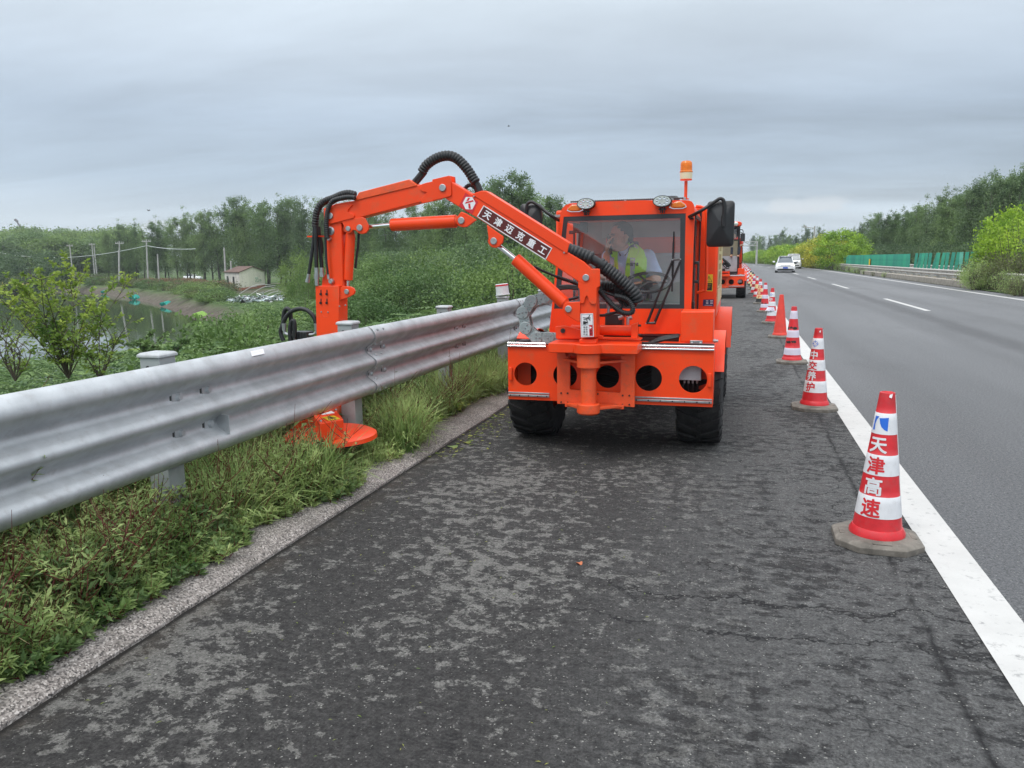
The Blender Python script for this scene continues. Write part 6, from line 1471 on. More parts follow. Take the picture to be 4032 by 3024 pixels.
p = W(1, 1155, 1430, 5.60); g.cyl(p, Vector(p)+Vector((0, 0, -.06)), .012, None, 8); g.build('hose_fitting', 'steel', mach)
for k in range(4): hose('hose', 2, [(1240, 330+k*7), (1350, 335-k*2), (1450, 310-k*8), (1600, 282-k*6)], .0115, 5.66+k*.03)

# ---------------- cable chain between carriage and chassis
VIEW[7] = (1800, 1100, 5.53)
CH = [(1905, 395), (1612, 480), (1425, 727), (1490, 1060), (1722, 1272), (1985, 1275), (2200, 1285)]
for yy, nm in ((5.60, 'front'), (5.70, 'rear')):
    g = G(); ce = [W(7, x+(60 if nm == 'rear' else 0), y+(0 if nm == 'front' else 22), yy) for x, y in CH]
    for i, p in enumerate(ce):
        r = sc_px(7, 137, p); g.lathe([(0, -.010), (r-.004, -.010), (r, -.007), (r, .0), (0, 0)], (p[0], yy-.004*(i % 2), p[2]), 32, axis='y')
    for a, b_ in zip(ce[:-1], ce[1:]):
        d = Vector((b_[0]-a[0], 0, b_[2]-a[2])).normalized(); n_ = Vector((-d.z, 0, d.x)); hw = sc_px(7, 122, a); A, B = Vector(a), Vector(b_)
        g.ext([A+n_*hw, B+n_*hw, B-n_*hw, A-n_*hw], (0, .010, 0))
    ch = g.build('cable_chain', 'zinc', mach, bevel=.001)
    if nm == 'front':
        g = G(); g2 = G()
        for i, p in enumerate(ce):
            for k in range(4):
                a = k*math.pi/2+i*.7+.4; rr_ = sc_px(7, 80 if k else 0, p); g.lathe([(0, -.0105), (.0045, -.0100), (.0068, -.006), (.0068, 0)], (p[0]+rr_*math.cos(a), yy-.009, p[2]+rr_*math.sin(a)), 8, axis='y')
        g.build('rivet', 'steel', ch)
        for a, b_ in zip(ce[:-1], ce[1:]):
            m_ = Vector(a).lerp(Vector(b_), .5); d = Vector((b_[0]-a[0], 0, b_[2]-a[2])).normalized(); n_ = Vector((-d.z, 0, d.x))
            for k in range(-2, 3):
                if k: q_ = m_+n_*k*.0155+d*(.006*(k % 2)); g2.cyl(q_+Vector((0, .0005, 0)), q_+Vector((0, -.0012, 0)), .0026, None, 8)
        g2.build('hole', 'black', ch)
g = G()
for i in range(len(CH)-1):
    a = Vector(W(7, *CH[i], 5.62)); b_ = Vector(W(7, *CH[i+1], 5.62)); m_ = a.lerp(b_, .5); g.box(m_.x-.012, m_.x+.012, 5.61, 5.70, m_.z-.03, m_.z+.03)
g.build('chain_bar', 'dark_steel', mach)
g = G(); pr(g, 7, [(1335, 1328), (1620, 1335), (1640, 1385), (1335, 1385)], 5.60, .10); g.build('chain_tray', 'dark_steel', mach)

# ---------------- box on the bumper, floor gap, hoses
bx = XZ(1, [(1616, 1398), (1903, 1384), (1905, 1670), (1612, 1660)], 5.64)
g = G(); g.box(bx[0][0], bx[1][0], 5.64, 5.93, .855, bx[1][1]-.003); tb_ = g.build('tool_box', 'orange', mach, bevel=.006)
g = G(); p = W(2, 1752, 335, 5.635); g.box(p[0]-.045, p[0]+.042, 5.628, 5.639, p[2]-.012, p[2]+.020)
for s in (-.03, .03): g.lathe([(0, -.012), (.009, -.011), (.011, -.004), (.011, 0)], (p[0]+s, 5.629, p[2]), 12, axis='y')
g.build('latch', 'steel', tb_, bevel=.002)
g = G(); p = W(2, 1905, 315, 5.75); g.cyl((p[0]-.01, 5.75, p[2]), (p[0]+.03, 5.75, p[2]), .010, None, 8); g.cyl((p[0]+.0, 5.75, p[2]), (p[0]+.012, 5.75, p[2]), .016, None, 6); g.build('grease_fitting', 'steel', tb_)
# ---------------- cab
YF = 6.0
def wall(g, P, d): g.ext(P, d)
out_ = XZ(1, [(470, 1545), (498, 1300), (528, 1000), (556, 640), (566, 540), (582, 490), (612, 460), (650, 444), (900, 428), (1300, 417), (1680, 417), (1712, 428), (1730, 455), (1738, 520), (1722, 900), (1706, 1372), (1618, 1378), (1616, 1580), (478, 1578)], YF)
gl_ = XZ(1, [(596, 560), (1660, 530), (1654, 760), (1646, 1362), (512, 1362), (546, 1000)], YF)
g = G(); plate(g, [out_, gl_], YF, .035); cabf = g.build('cab_front', 'orange', mach, bevel=.012, seg=3)
fr_in = XZ(1, [(628, 600), (1612, 572), (1606, 1324), (560, 1326), (590, 960)], YF)
g = G(); plate(g, [gl_, fr_in], YF+.002, .010); wsf = g.build('windscreen_frame', 'frit', cabf)
g = G(); g.raw([(x, YF+.014, z) for x, z in gl_], [tuple(range(len(gl_)))]); ws_ = g.build('windscreen', 'windscreen', cabf, smooth=0)
XR = float(W(1, 1706, 1372, YF)[0]); XRt = float(W(1, 1736, 500, YF)[0])
zr = float(W(1, 900, 428, YF)[2]); xl0 = float(W(1, 478, 1560, YF)[0]); xlt = float(W(1, 566, 520, YF)[0]); zb = .86; zt = zr-.055; YBk = 6.95
# roof with rounded long edges
g = G(); n = 12; prof = []
xa, xb = xlt+.004, XRt-.004
for k in range(7): a = math.pi-k*math.pi/12; prof.append((xa+.09+.09*math.cos(a), zt-.040+.088*math.sin(a)))
for k in range(7): a = math.pi/2-k*math.pi/12; prof.append((xb-.07+.07*math.cos(a), zt-.040+.088*math.sin(a)))
prof += [(xb, zt-.06), (xa, zt-.06)]
g.prism(prof, YF+.036, YBk); g.build('roof', 'orange', mach, bevel=.004)
g = G()
for (xt, xb2, s) in ((xlt, xl0, 1), (XRt-.025, XR-.025, 1)):
    def X_(z): f = (z-zb)/(zt-zb); return xb2+(xt-xb2)*f
    for y0, y1, z0, z1 in ((YF+.036, YF+.075, zb, zt-.03), (YBk-.07, YBk, zb, zt-.03), (YF+.075, YBk-.07, zb, 1.00), (YF+.075, YBk-.07, zt-.075, zt-.03)):
        g.ext([(X_(z0), y0, z0), (X_(z0), y1, z0), (X_(z1), y1, z1), (X_(z1), y0, z1)], (.025, 0, 0))
g.box(xl0, XR, YBk-.03, YBk, zb, 1.02); g.build('cab_frame', 'orange', mach, bevel=.003)
g = G(); wr_ = W(1, 1200, 742, YBk-.04)[2]; wr2 = W(1, 1200, 1012, YBk-.04)[2]
g.box(xl0+.3, XR-.01, YBk-.05, YBk-.031, wr2, wr_); g.build('rear_panel', 'cab_inner', mach)
g = G(); g.box(xl0+.26, XR-.01, YBk-.048, YBk-.031, wr_, zt-.03); g.box(xl0+.03, XR-.01, YBk-.052, YBk-.031, .9, wr2); g.box(xl0+.03, XR-.01, YF+.04, YBk-.03, zt-.05, zt-.032); g.box(xl0+.03, XR-.03, YF+.04, YBk-.03, .86, .875)
g.box(xl0+.03, XR-.03, YF+.04, YF+.12, .87, 1.045); g.build('lining', 'cab_grey', mach)
g = G(); g.box(xl0+.03, xl0+.30, YBk-.045, YBk-.031, 1.15, zt-.05); g.build('rear_window', 'car_glass_pale', mach)
for (xt, xb2, nm) in ((xlt+.010, xl0+.010, 'left'), (XRt-.014, XR-.014, 'right')):
    def X_(z): f = (z-zb)/(zt-zb); return xb2+(xt-xb2)*f
    g = G(); g.raw([(X_(1.0), YF+.075, 1.0), (X_(1.0), YBk-.07, 1.0), (X_(zt-.075), YBk-.07, zt-.075), (X_(zt-.075), YF+.075, zt-.075)], [(0, 1, 2, 3)]); sw = g.build('side_window', 'side_glass', mach, smooth=0)
    g = G()
    for y0, y1, z0, z1 in ((YF+.055, YF+.085, .98, zt-.06), (YBk-.09, YBk-.06, .98, zt-.06), (YF+.055, YBk-.06, .97, 1.0), (YF+.055, YBk-.06, zt-.08, zt-.055)):
        o_ = .014 if nm == 'right' else -.022
        g.ext([(X_(z0)+o_, y0, z0), (X_(z0)+o_, y1, z0), (X_(z1)+o_, y1, z1), (X_(z1)+o_, y0, z1)], (.010, 0, 0))
    g.build('window_seal', 'black', sw)
# door handle and hinges on the right side
g = G(); p = W(1, 1762, 1050, 6.10); g.box(p[0]-.045, p[0]+.008, 6.07, 6.12, p[2]+.065, p[2]+.088); g.box(p[0]-.045, p[0]+.008, 6.07, 6.12, p[2]-.078, p[2]-.055); g.box(p[0]-.004, p[0]+.012, 6.075, 6.115, p[2]-.076, p[2]+.088)
g.build('door_handle', 'black_plastic', mach, bevel=.005)
g = G()
for y_ in (630, 1330): p = W(1, 1720, y_, 6.05); g.box(p[0]-.004, p[0]+.014, 6.02, 6.07, p[2]-.030, p[2]+.030)
p = W(1, 1715, 575, 5.99); g.box(p[0]-.02, p[0]+.012, 5.97, 6.01, p[2]-.008, p[2]+.008); g.build('hinge', 'black', mach, bevel=.003)
# grab rail behind the door
g = G(); g.tube(spline([W(1, 1748, 470, 6.85), W(1, 1800, 478, 6.85), W(1, 1836, 520, 6.85), W(1, 1842, 760, 6.85), W(1, 1836, 1160, 6.85), W(1, 1810, 1205, 6.85), W(1, 1758, 1222, 6.85)], 8), .0125, 12); g.build('grab_rail', 'orange', mach, smooth=60)
# lamps, marker lights, rod
def lamp(px, py):
    p = W(1, px, py, 5.93); g = G(); a, b_ = .070, .042
    V = []; n = 28
    for k, (s, y) in enumerate(((1, 0), (1, .05), (.45, .075))):
        for j in range(n): t_ = 2*math.pi*j/n; V.append((p[0]+a*s*math.cos(t_), 5.93+y, p[2]+b_*s*math.sin(t_)))
    F = [(k*n+j, k*n+(j+1) % n, (k+1)*n+(j+1) % n, (k+1)*n+j) for k in range(2) for j in range(n)]+[tuple(range(2*n, 3*n)), tuple(range(n-1, -1, -1))]; g.raw(V, F)
    o = g.build('work_lamp', 'black_plastic', mach)
    g = G(); V = [(p[0]+a*.9*math.cos(2*math.pi*j/n), 5.928, p[2]+b_*.88*math.sin(2*math.pi*j/n)) for j in range(n)]; g.ext(V, (0, -.003, 0)); g.build('lens', 'lamp_glass', o, smooth=0)
    g = G()
    for k in range(8):
        t_ = 2*math.pi*k/8+.39; q = (p[0]+a*.58*math.cos(t_), 5.9245, p[2]+b_*.55*math.sin(t_)); g.lathe([(0, 0), (.0125, 0), (.0115, -.004), (.0085, -.004), (0, -.0015)], q, 12, axis='y')
    g.build('reflector', 'chrome', o)
    g = G(); g.box(p[0]-.028, p[0]+.028, 5.95, 5.975, p[2]-.062, p[2]-.050); g.box(p[0]-.018, p[0]-.012, 5.95, 5.98, p[2]-.085, p[2]-.042); g.box(p[0]+.012, p[0]+.018, 5.95, 5.98, p[2]-.085, p[2]-.042); g.cyl((p[0], 5.96, p[2]-.085), (p[0], 5.96, p[2]-.045), .007, None, 8); g.build('lamp_bracket', 'black', o)
lamp(788, 447); lamp(1454, 424)
def marker(px, py, s):
    p = W(1, px, py, 5.985); g = G()
    pts = [(-.058, -.012), (-.040, .012), (-.010, .024), (.020, .026), (.050, .004), (.058, -.012), (.03, -.022), (-.03, -.022)]
    g.ext([(p[0]+s*a, 5.975, p[2]+b_) for a, b_ in pts], (0, .022, 0)); o = g.build('marker_lamp', 'amber', mach, bevel=.008, seg=3)
    g = G(); g.ext([(p[0]+s*a*1.12, 5.996, p[2]+b_*1.2-.002) for a, b_ in pts], (0, .006, 0)); g.build('lamp_base', 'chrome', o)
marker(692, 486, -1); marker(1590, 458, 1)
g = G(); a = Vector(W(1, 655, 431, 6.02)); b_ = Vector(W(1, 1655, 398, 6.02)); g.cyl(a, b_, .004, None, 8)
for k in range(56): q = a.lerp(b_, (k+.5)/56); g.cyl(q-Vector((.0055, 0, 0)), q+Vector((.0055, 0, 0)), .0075, None, 6)
g.build('wire_loom', 'black', mach)
g = G()
for px, py in ((1132, 425), (1543, 408), (1650, 400)): p = W(1, px, py, 6.02); g.box(p[0]-.008, p[0]+.008, 6.01, 6.04, p[2]-.022, p[2]+.008)
g.build('clip', 'steel', mach)
g = G(); p = W(1, 1530, 392, 6.3); g.lathe([(0, p[2]+.012), (.05, p[2]+.008), (.065, p[2]-.006), (.07, p[2]-.03), (0, p[2]-.03)], (p[0], 6.3, 0), 20); g.build('roof_vent', 'black_plastic', mach)
# beacon
YBc = 6.05; p = W(1, 1660, 395, YBc); q = W(1, 1662, 240, YBc); bxx = float(q[0])
def zz(y): return float(W(1, 1662, y, YBc)[2])
g = G(); g.lathe([(.012, zz(410)), (.012, zz(250)), (0, zz(250))], (bxx, YBc, 0), 12); g.lathe([(0, zz(243)), (.044, zz(243)), (.044, zz(234)), (0, zz(234))], (bxx, YBc, 0), 20); g.lathe([(.0, zz(400)), (.026, zz(402)), (.026, zz(410)), (0, zz(412))], (bxx, YBc, 0), 14); bst = g.build('beacon_pole', 'orange', mach)
g = G(); g.lathe([(0, zz(234)), (.042, zz(234)), (.045, zz(205)), (.046, zz(172)), (0, zz(172))], (bxx, YBc, 0), 24); g.build('beacon_base', 'amber_base', bst)
g = G(); g.lathe([(.0475, zz(176)), (.0475, zz(165)), (.044, zz(160)), (.043, zz(105)), (.041, zz(88)), (.033, zz(77)), (.014, zz(72)), (0, zz(71))], (bxx, YBc, 0), 28); g.build('beacon_lens', 'amber', bst)
for k in range(0): pass
# mirrors
def mirror(name, x0, y0, x1, y1, yy, arm):
    a = W(1, x0, y0, yy); b_ = W(1, x1, y1, yy); g = G(); cx_, cz = (a[0]+b_[0])/2, (a[2]+b_[2])/2; hw, hh = abs(b_[0]-a[0])/2, abs(b_[2]-a[2])/2
    def rr_(s, y): 
        r = .028*s; o = []
        for (sx, sz, a0) in ((1, 1, 0), (-1, 1, 90), (-1, -1, 180), (1, -1, 270)):
            for k in range(5): t_ = R(a0+k*22.5); o.append((cx_+sx*(hw*s-r)+r*math.cos(t_), y, cz+sz*(hh*s-r)+r*math.sin(t_)))
        return o
    L_ = [rr_(1, yy+.035), rr_(1.0, yy+.022), rr_(.97, yy+.012), rr_(.80, yy-.002), rr_(.12, yy-.020)]; V = sum(L_, []); n = 20; F = [(k*n+j, k*n+(j+1) % n, (k+1)*n+(j+1) % n, (k+1)*n+j) for k in range(4) for j in range(n)]+[tuple(range(n)), tuple(range(5*n-1, 4*n-1, -1))]
    g.raw(V, F); o = g.build(name, 'black_plastic', mach, smooth=28)
    g = G(); V = rr_(.92, yy+.037); g.ext(V, (0, .002, 0)); g.build('mirror_glass', 'chrome', o, smooth=0)
    g = G(); g.tube(spline([W(1, *q_, yy+(-.02 if i else .12)) for i, q_ in enumerate(arm)], 8), .0125, 10); g.build('mirror_arm', 'black', o, smooth=60)
    p = W(1, arm[-1][0], arm[-1][1], yy-.02); g = G(); g.cyl((p[0], yy-.02, p[2]+.03), (p[0], yy-.02, p[2]-.045), .016, None, 10); g.build('clamp', 'black', o)
mirror('wing_mirror', 1846, 424, 2076, 820, 5.85, [(1690, 562), (1780, 515), (1860, 465), (1920, 425), (1960, 403), (1992, 425), (1995, 500), (1988, 590)])
mirror('wing_mirror', 212, 448, 402, 700, 5.95, [(570, 600), (500, 560), (420, 500), (370, 460), (320, 432), (280, 450), (268, 520), (266, 560)])
# wipers
g = G(); yw = 5.962
def wl(a, b_, r, y0=yw, y1=yw): g.cyl(W(1, *a, y0), W(1, *b_, y1), r, None, 6)
wl((1325, 1485), (1400, 1290), .0115); wl((1400, 1290), (1532, 970), .009); wl((1388, 1485), (1470, 1290), .0115); wl((1470, 1290), (1612, 950), .009)
wl((1318, 1487), (1400, 1487), .010); wl((1545, 935), (1620, 932), .009); wl((1556, 690), (1548, 900), .006, yw+.02, yw+.02); wl((1548, 900), (1540, 1212), .006, yw+.02, yw+.02); wl((1553, 780), (1543, 1080), .0085, yw+.012, yw+.012); wl((1532, 970), (1548, 935), .009)
g.build('wiper', 'black', mach)
g = G()
for q_ in ((1545, 935), (1613, 931), (1312, 1489), (1386, 1478)): p = W(1, *q_, yw-.008); g.cyl((p[0], yw-.006, p[2]), (p[0], yw-.014, p[2]), .005, None, 8)
g.build('wiper_nut', 'steel', mach)
# dark gap and apron below the cab
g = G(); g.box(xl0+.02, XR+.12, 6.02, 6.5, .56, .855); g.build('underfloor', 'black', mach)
# inside: seat, wheel, monitor, console
g = G(); pS = W(10, 1400, 1250, 6.72); sx_ = -.66
g.box(sx_-.23, sx_+.23, 6.50, 6.86, .98, 1.07); g.box(sx_-.22, sx_+.22, 6.80, 6.88, 1.05, 1.50); g.box(sx_-.18, sx_+.18, 6.60, 6.80, .87, .98); g.build('seat', 'cab_grey', mach, bevel=.03, seg=3)
g = G(); sw0 = W(10, 1130, 1235, 6.30); c0 = Vector((-.70, 6.28, float(W(10, 1130, 1225, 6.28)[2]))); ax = Vector((0, -.45, 1)).normalized(); u = Vector((1, 0, 0)); w_ = ax.cross(u)
ring = [c0+u*.175*math.cos(2*math.pi*k/32)+w_*.175*math.sin(2*math.pi*k/32) for k in range(33)]; g.tube(ring, .014, 8, caps=False)
for a in (0, 2.1, 4.2): g.cyl(c0, c0+u*.17*math.cos(a)+w_*.17*math.sin(a), .010, None, 6)
g.cyl(c0, c0-ax*.03, .045, None, 14); g.cyl(c0, c0-ax*.30, .02, None, 8); g.build('steering_wheel', 'black', mach)
g = G(); a = W(1, 740, 885, 6.25); b_ = W(1, 918, 1000, 6.25); g.box(a[0], b_[0], 6.25, 6.28, b_[2]-.02, a[2]); g.cyl(((a[0]+b_[0])/2, 6.27, .95), ((a[0]+b_[0])/2, 6.27, b_[2]), .012, None, 6); g.build('monitor', 'black_plastic', mach, bevel=.005)
g = G(); p = W(1, 735, 650, 6.75); g.box(p[0]-.05, p[0]+.07, 6.70, 6.78, p[2]-.05, p[2]+.04); g.box(p[0]-.09, p[0]-.04, 6.72, 6.76, p[2]-.06, p[2]-.03); g.box(p[0]-.07, p[0]-.055, 6.8, 6.83, 1.0, p[2]); g.build('cab_fan', 'black', mach, bevel=.005)
g = G(); q_ = W(1, 1050, 1150, 6.3); g.box(xl0+.1, -.55, 6.10, 6.24, 1.00, 1.12); g.build('dashboard', 'black_plastic', mach, bevel=.02)
# ---------------- engine cover behind the cab
XH = float(W(1, 1937, 1000, 7.0)[0]); zh = 1.895; YH0, YH1 = 7.0, 8.75
XH = -.178
g = G(); g.box(-1.62, XH, YH0, YH1, .92, zh); hood = g.build('engine_cover', 'orange', mach, bevel=.02, seg=3)
g = G(); g.box(XH+.0012, XH+.006, YH0+.10, YH1-.05, 1.18, zh-.04); g.box(XH+.0012, XH+.008, YH0+.10, YH1-.05, 1.03, 1.17, 0); cp_ = g.build('side_panel', 'cream', hood, smooth=0)
g = G()
for r in range(6):
    for c_ in range(2):
        y0 = YH0+.32+c_*.42; z0 = 1.74-r*.085
        g.box(XH+.0062, XH+.0082, y0, y0+.24, z0-.055, z0)
for c_ in range(2):
    for k in range(1): g.box(XH+.0062, XH+.010, YH0+.35+c_*.42, YH0+.37+c_*.42, 1.20, 1.33, 1)
g.build('louvre', ['louvre', 'black'], cp_, smooth=0)
YHd = YH0-.0015
def d1(name, pts, m_, par, k=0): g = G(); pr(g, 1, pts, YHd-.001*k, .0009); return g.build(name, m_, par, smooth=0)
wl_ = d1('caution_sign', [(1836, 1064), (1896, 1062), (1892, 1210), (1826, 1207)], 'decal_yellow', hood)
d1('black_panel', [(1832, 1138), (1890, 1137), (1887, 1203), (1829, 1201)], 'decal_black', wl_, 1)
g = G(); line(g, 1, [(1862, 1077), (1887, 1127), (1838, 1127), (1862, 1077)], 3.5, YHd-.0012); pr(g, 1, [(1860, 1092), (1865, 1092), (1864, 1112), (1861, 1112)], YHd-.0012, .0008); pr(g, 1, [(1860, 1116), (1865, 1116), (1865, 1121), (1860, 1121)], YHd-.0012, .0008); g.build('triangle', 'decal_black', wl_, smooth=0)
g = G()
for k in range(3): line(g, 1, [(1840, 1152+k*14), (1880-6*k, 1151+k*14)], 1.6, YHd-.0026)
g.build('small_print', 'decal_yellow', wl_, smooth=0)
dp = d1('data_plate', [(1812, 1282), (1903, 1280), (1901, 1341), (1808, 1337)], 'decal_blue', hood)
g = G()
for k in range(3): line(g, 1, [(1836, 1293+k*12), (1856, 1293+k*12)], 5, YHd-.0012); line(g, 1, [(1872, 1292+k*12), (1896, 1292+k*12)], 5, YHd-.0012)
line(g, 1, [(1822, 1331), (1892, 1332)], 3, YHd-.0012); g.build('print', 'decal_white', dp, smooth=0)
g = G(); p = W(1, 1778, 560, YH0-.01); g.box(p[0]-.035, p[0]+.02, YH0-.004, YH0+.0, p[2]-.04, p[2]+.04); g.build('intake_slot', 'black', hood)
# lower body sill between the wheels
g = G(); g.box(-1.60, -.24, 6.7, 7.75, .50, .92); g.box(-1.5, -.3, 7.6, 9.0, .45, .92); g.build('frame_rail', 'orange_worn', mach, bevel=.01)
# ---------------- wheels and mudguards
def wheel(xc, yc, rad=.432, wd=.335):
    g = G(); hw = wd/2
    prof = [(.21, -hw*.80), (.27, -hw*.98), (.34, -hw*1.0), (.395, -hw*.97), (.418, -hw*.88), (.424, -hw*.5), (.426, 0), (.424, hw*.5), (.418, hw*.88), (.395, hw*.97), (.34, hw*1.0), (.27, hw*.98), (.21, hw*.80)]
    g.lathe([(r-.012, h) for r, h in prof], (xc, yc, rad), 56, axis='x')
    n = 22
    for k in range(n):
        for s in (-1, 1):
            a0 = 2*math.pi*(k+(.5 if s > 0 else 0))/n; V = []
            # a lug runs from the shoulder to past the centre, curving round
            for (h, da, rr_) in ((hw*1.015, .13, .392), (hw*.93, .12, .426), (hw*.45, .03, .432), (-hw*.10, -.06, .432)):
                for e in (-.055, .055):
                    a = a0+s*0+da+e*(1.0 if h > 0 else .8)
                    V.append((xc+s*h, yc+rr_*math.sin(a), rad+rr_*math.cos(a)))
            for (h, da, rr_) in ((hw*1.015, .13, .36), (hw*.93, .12, .40), (hw*.45, .03, .405), (-hw*.10, -.06, .405)):
                for e in (-.055, .055):
                    a = a0+da+e*(1.0 if h > 0 else .8); V.append((xc+s*h, yc+rr_*math.sin(a), rad+rr_*math.cos(a)))
            F = [(0, 1, 3, 2), (2, 3, 5, 4), (4, 5, 7, 6), (0, 2, 10, 8), (2, 4, 12, 10), (4, 6, 14, 12), (1, 9, 11, 3), (3, 11, 13, 5), (5, 13, 15, 7), (6, 7, 15, 14), (0, 8, 9, 1)]
            g.raw(V, F)
    o = g.build('wheel', 'tyre', mach, smooth=30)
    g = G(); s = 1 if xc > -.9 else -1
    g.lathe([(0, s*hw*.35), (.10, s*hw*.35), (.12, s*hw*.60), (.19, s*hw*.66), (.205, s*hw*.85), (.215, s*hw*.86), (.215, -s*hw*.8)], (xc, yc, rad), 32, axis='x'); g.build('rim', 'orange_worn', o)
    return o
XWr, XWl = -.255, -1.575
for yc in (6.20, 8.30):
    for xc in (XWr, XWl): wheel(xc, yc)
def fender(x0, x1, yc, rr_, a0, a1, lip):
    g = G(); V = []; n = 18; th = .006
    for k in range(n+1):
        a = R(a0+(a1-a0)*k/n); c_, s = math.cos(a), math.sin(a)
        for r in (rr_, rr_+th):
            for x in (x0, x1): V.append((x, yc-c_*r, .432+s*r))
    F = []
    for k in range(n):
        b0 = k*4; c0_ = b0+4; F += [(b0, b0+1, c0_+1, c0_), (b0+2, c0_+2, c0_+3, b0+3), (b0, c0_, c0_+2, b0+2), (b0+1, b0+3, c0_+3, c0_+1)]
    F += [(0, 2, 3, 1), (4*n, 4*n+1, 4*n+3, 4*n+2)]
    g.raw(V, F); return g.build('mudguard', 'orange', mach, smooth=40)
fender(-.42, -.078, 6.20, .455, 25, 150, 0); fender(-1.71, -1.58, 6.20, .450, 60, 150, 0)
fender(-.42, -.050, 8.20, .52, 18, 160, 0); fender(-1.77, -1.41, 8.20, .52, 18, 160, 0)

# ---------------- second machine, same make, its cab open on the right
DX2, DY2 = .36, 23.35
CABSET = ('cab_front', 'roof', 'cab_frame', 'rear_panel', 'lining', 'rear_window', 'side_window', 'door_handle', 'hinge', 'seat', 'wiper', 'wiper_nut', 'beacon_pole', 'wing_mirror', 'work_lamp', 'marker_lamp', 'wire_loom', 'clip', 'roof_vent', 'monitor', 'cab_fan', 'grab_rail', 'engine_cover')
mach2 = copy_tree(mach, skip=CABSET)
mach2.location = Vector(MO)+Vector((DX2, DY2, 0))
tag(mach2, 'second orange mowing machine standing farther back on the shoulder, partly hidden by the first', 'mowing machine')
ORG[mach2.name] = Vector(mach2.location)
Y2 = YF+DY2
def q9(x, y, yy=Y2): return W(9, x, y, yy)
def b9(g, x0, y0, x1, y1, ya, yb, mi=0):
    a = q9(x0, y0, ya); b_ = q9(x1, y1, ya); g.box(min(a[0], b_[0]), max(a[0], b_[0]), ya, yb, min(a[2], b_[2]), max(a[2], b_[2]), mi)
xr2 = float(q9(455, 300)[0]); xl2 = xr2-1.02
zt2 = float(q9(400, 170)[2]); zb2 = .86
g = G(); t9 = float(q9(400, 95)[2]); xx = float(q9(505, 130)[0])
g.prism([(xl2-.1, zt2), (xl2-.1, t9-.05), (xl2-.04, t9), (xx-.10, t9), (xx-.02, t9-.03), (xx, t9-.08), (xx-.03, t9-.13), (xx-.12, zt2)], Y2-.10, Y2+.95); g.build('roof', 'orange', mach2, bevel=.02, seg=3)
g = G(); p = q9(408, 132, Y2-.12); g.lathe([(0, -.02), (.055, -.015), (.075, 0), (.075, .04)], (p[0], Y2-.12, p[2]), 16, axis='y'); g.build('work_lamp', 'lamp_glass', mach2)
g = G()
for x in (xl2, xr2-.03):
    for y in (Y2, Y2+.85): g.box(x, x+.07, y, y+.06, zb2, zt2)
g.box(xl2, xr2, Y2, Y2+.04, zt2-.08, zt2); g.box(xl2, xr2+.04, Y2, Y2+.04, zb2, zb2+.10); g.box(xl2, xr2, Y2+.86, Y2+.9, zb2, zt2)
zw = float(q9(380, 388)[2]); g.box(xl2, xr2, Y2-.004, Y2+.03, zw-.03, zw+.01); g.build('cab_frame', 'black', mach2, bevel=.01)
mat('olive_panel', (.20, .175, .115), .6, var=.1)
g = G(); zp = float(q9(380, 655)[2]); g.box(xl2+.05, xr2-.03, Y2+.012, Y2+.03, zp, zw-.03); pn = g.build('front_panel', 'olive_panel', mach2)
g = G(); g.box(xl2+.05, xr2-.03, Y2+.012, Y2+.03, zb2+.1, zp-.001); g.build('lower_panel', 'cab_grey', mach2)
g = G(); a = q9(420, 212); g.box(xl2+.08, float(a[0]), Y2+.012, Y2+.016, zw+.02, float(a[2])); g.build('windscreen', 'side_glass', mach2, smooth=0)
g = G(); b9(g, 478, 285, 552, 415, Y2-.2, Y2-.15); o = g.build('wing_mirror', 'black_plastic', mach2, bevel=.03, seg=3)
g = G(); g.tube(spline([q9(455, 232, Y2-.05), q9(500, 225, Y2-.15), q9(522, 245, Y2-.17), q9(522, 290, Y2-.17)], 5), .014, 8); g.tube(spline([q9(457, 268, Y2-.05), q9(500, 272, Y2-.15), q9(512, 290, Y2-.17)], 5), .011, 8); g.build('mirror_arm', 'black', o)
g = G(); a = q9(515, 430, Y2+.95); g.box(xl2-.1, float(a[0]), Y2+.95, Y2+2.6, .9, float(q9(480, 432, Y2+.95)[2])); g.build('engine_cover', 'orange', mach2, bevel=.04, seg=3)
g = G(); g.tube(spline([q9(452, 490, Y2+.88), q9(500, 500, Y2+.88), q9(511, 540, Y2+.88), q9(510, 700, Y2+.88), q9(495, 770, Y2+.88), q9(450, 778, Y2+.88)], 6), .014, 8); g.build('grab_rail', 'black', mach2)
g = G(); p = q9(370, 330, Y2+.5); g.box(xl2+.3, xr2-.25, Y2+.55, Y2+.65, 1.0, 1.62); g.build('seat', 'cab_grey', mach2, bevel=.03)
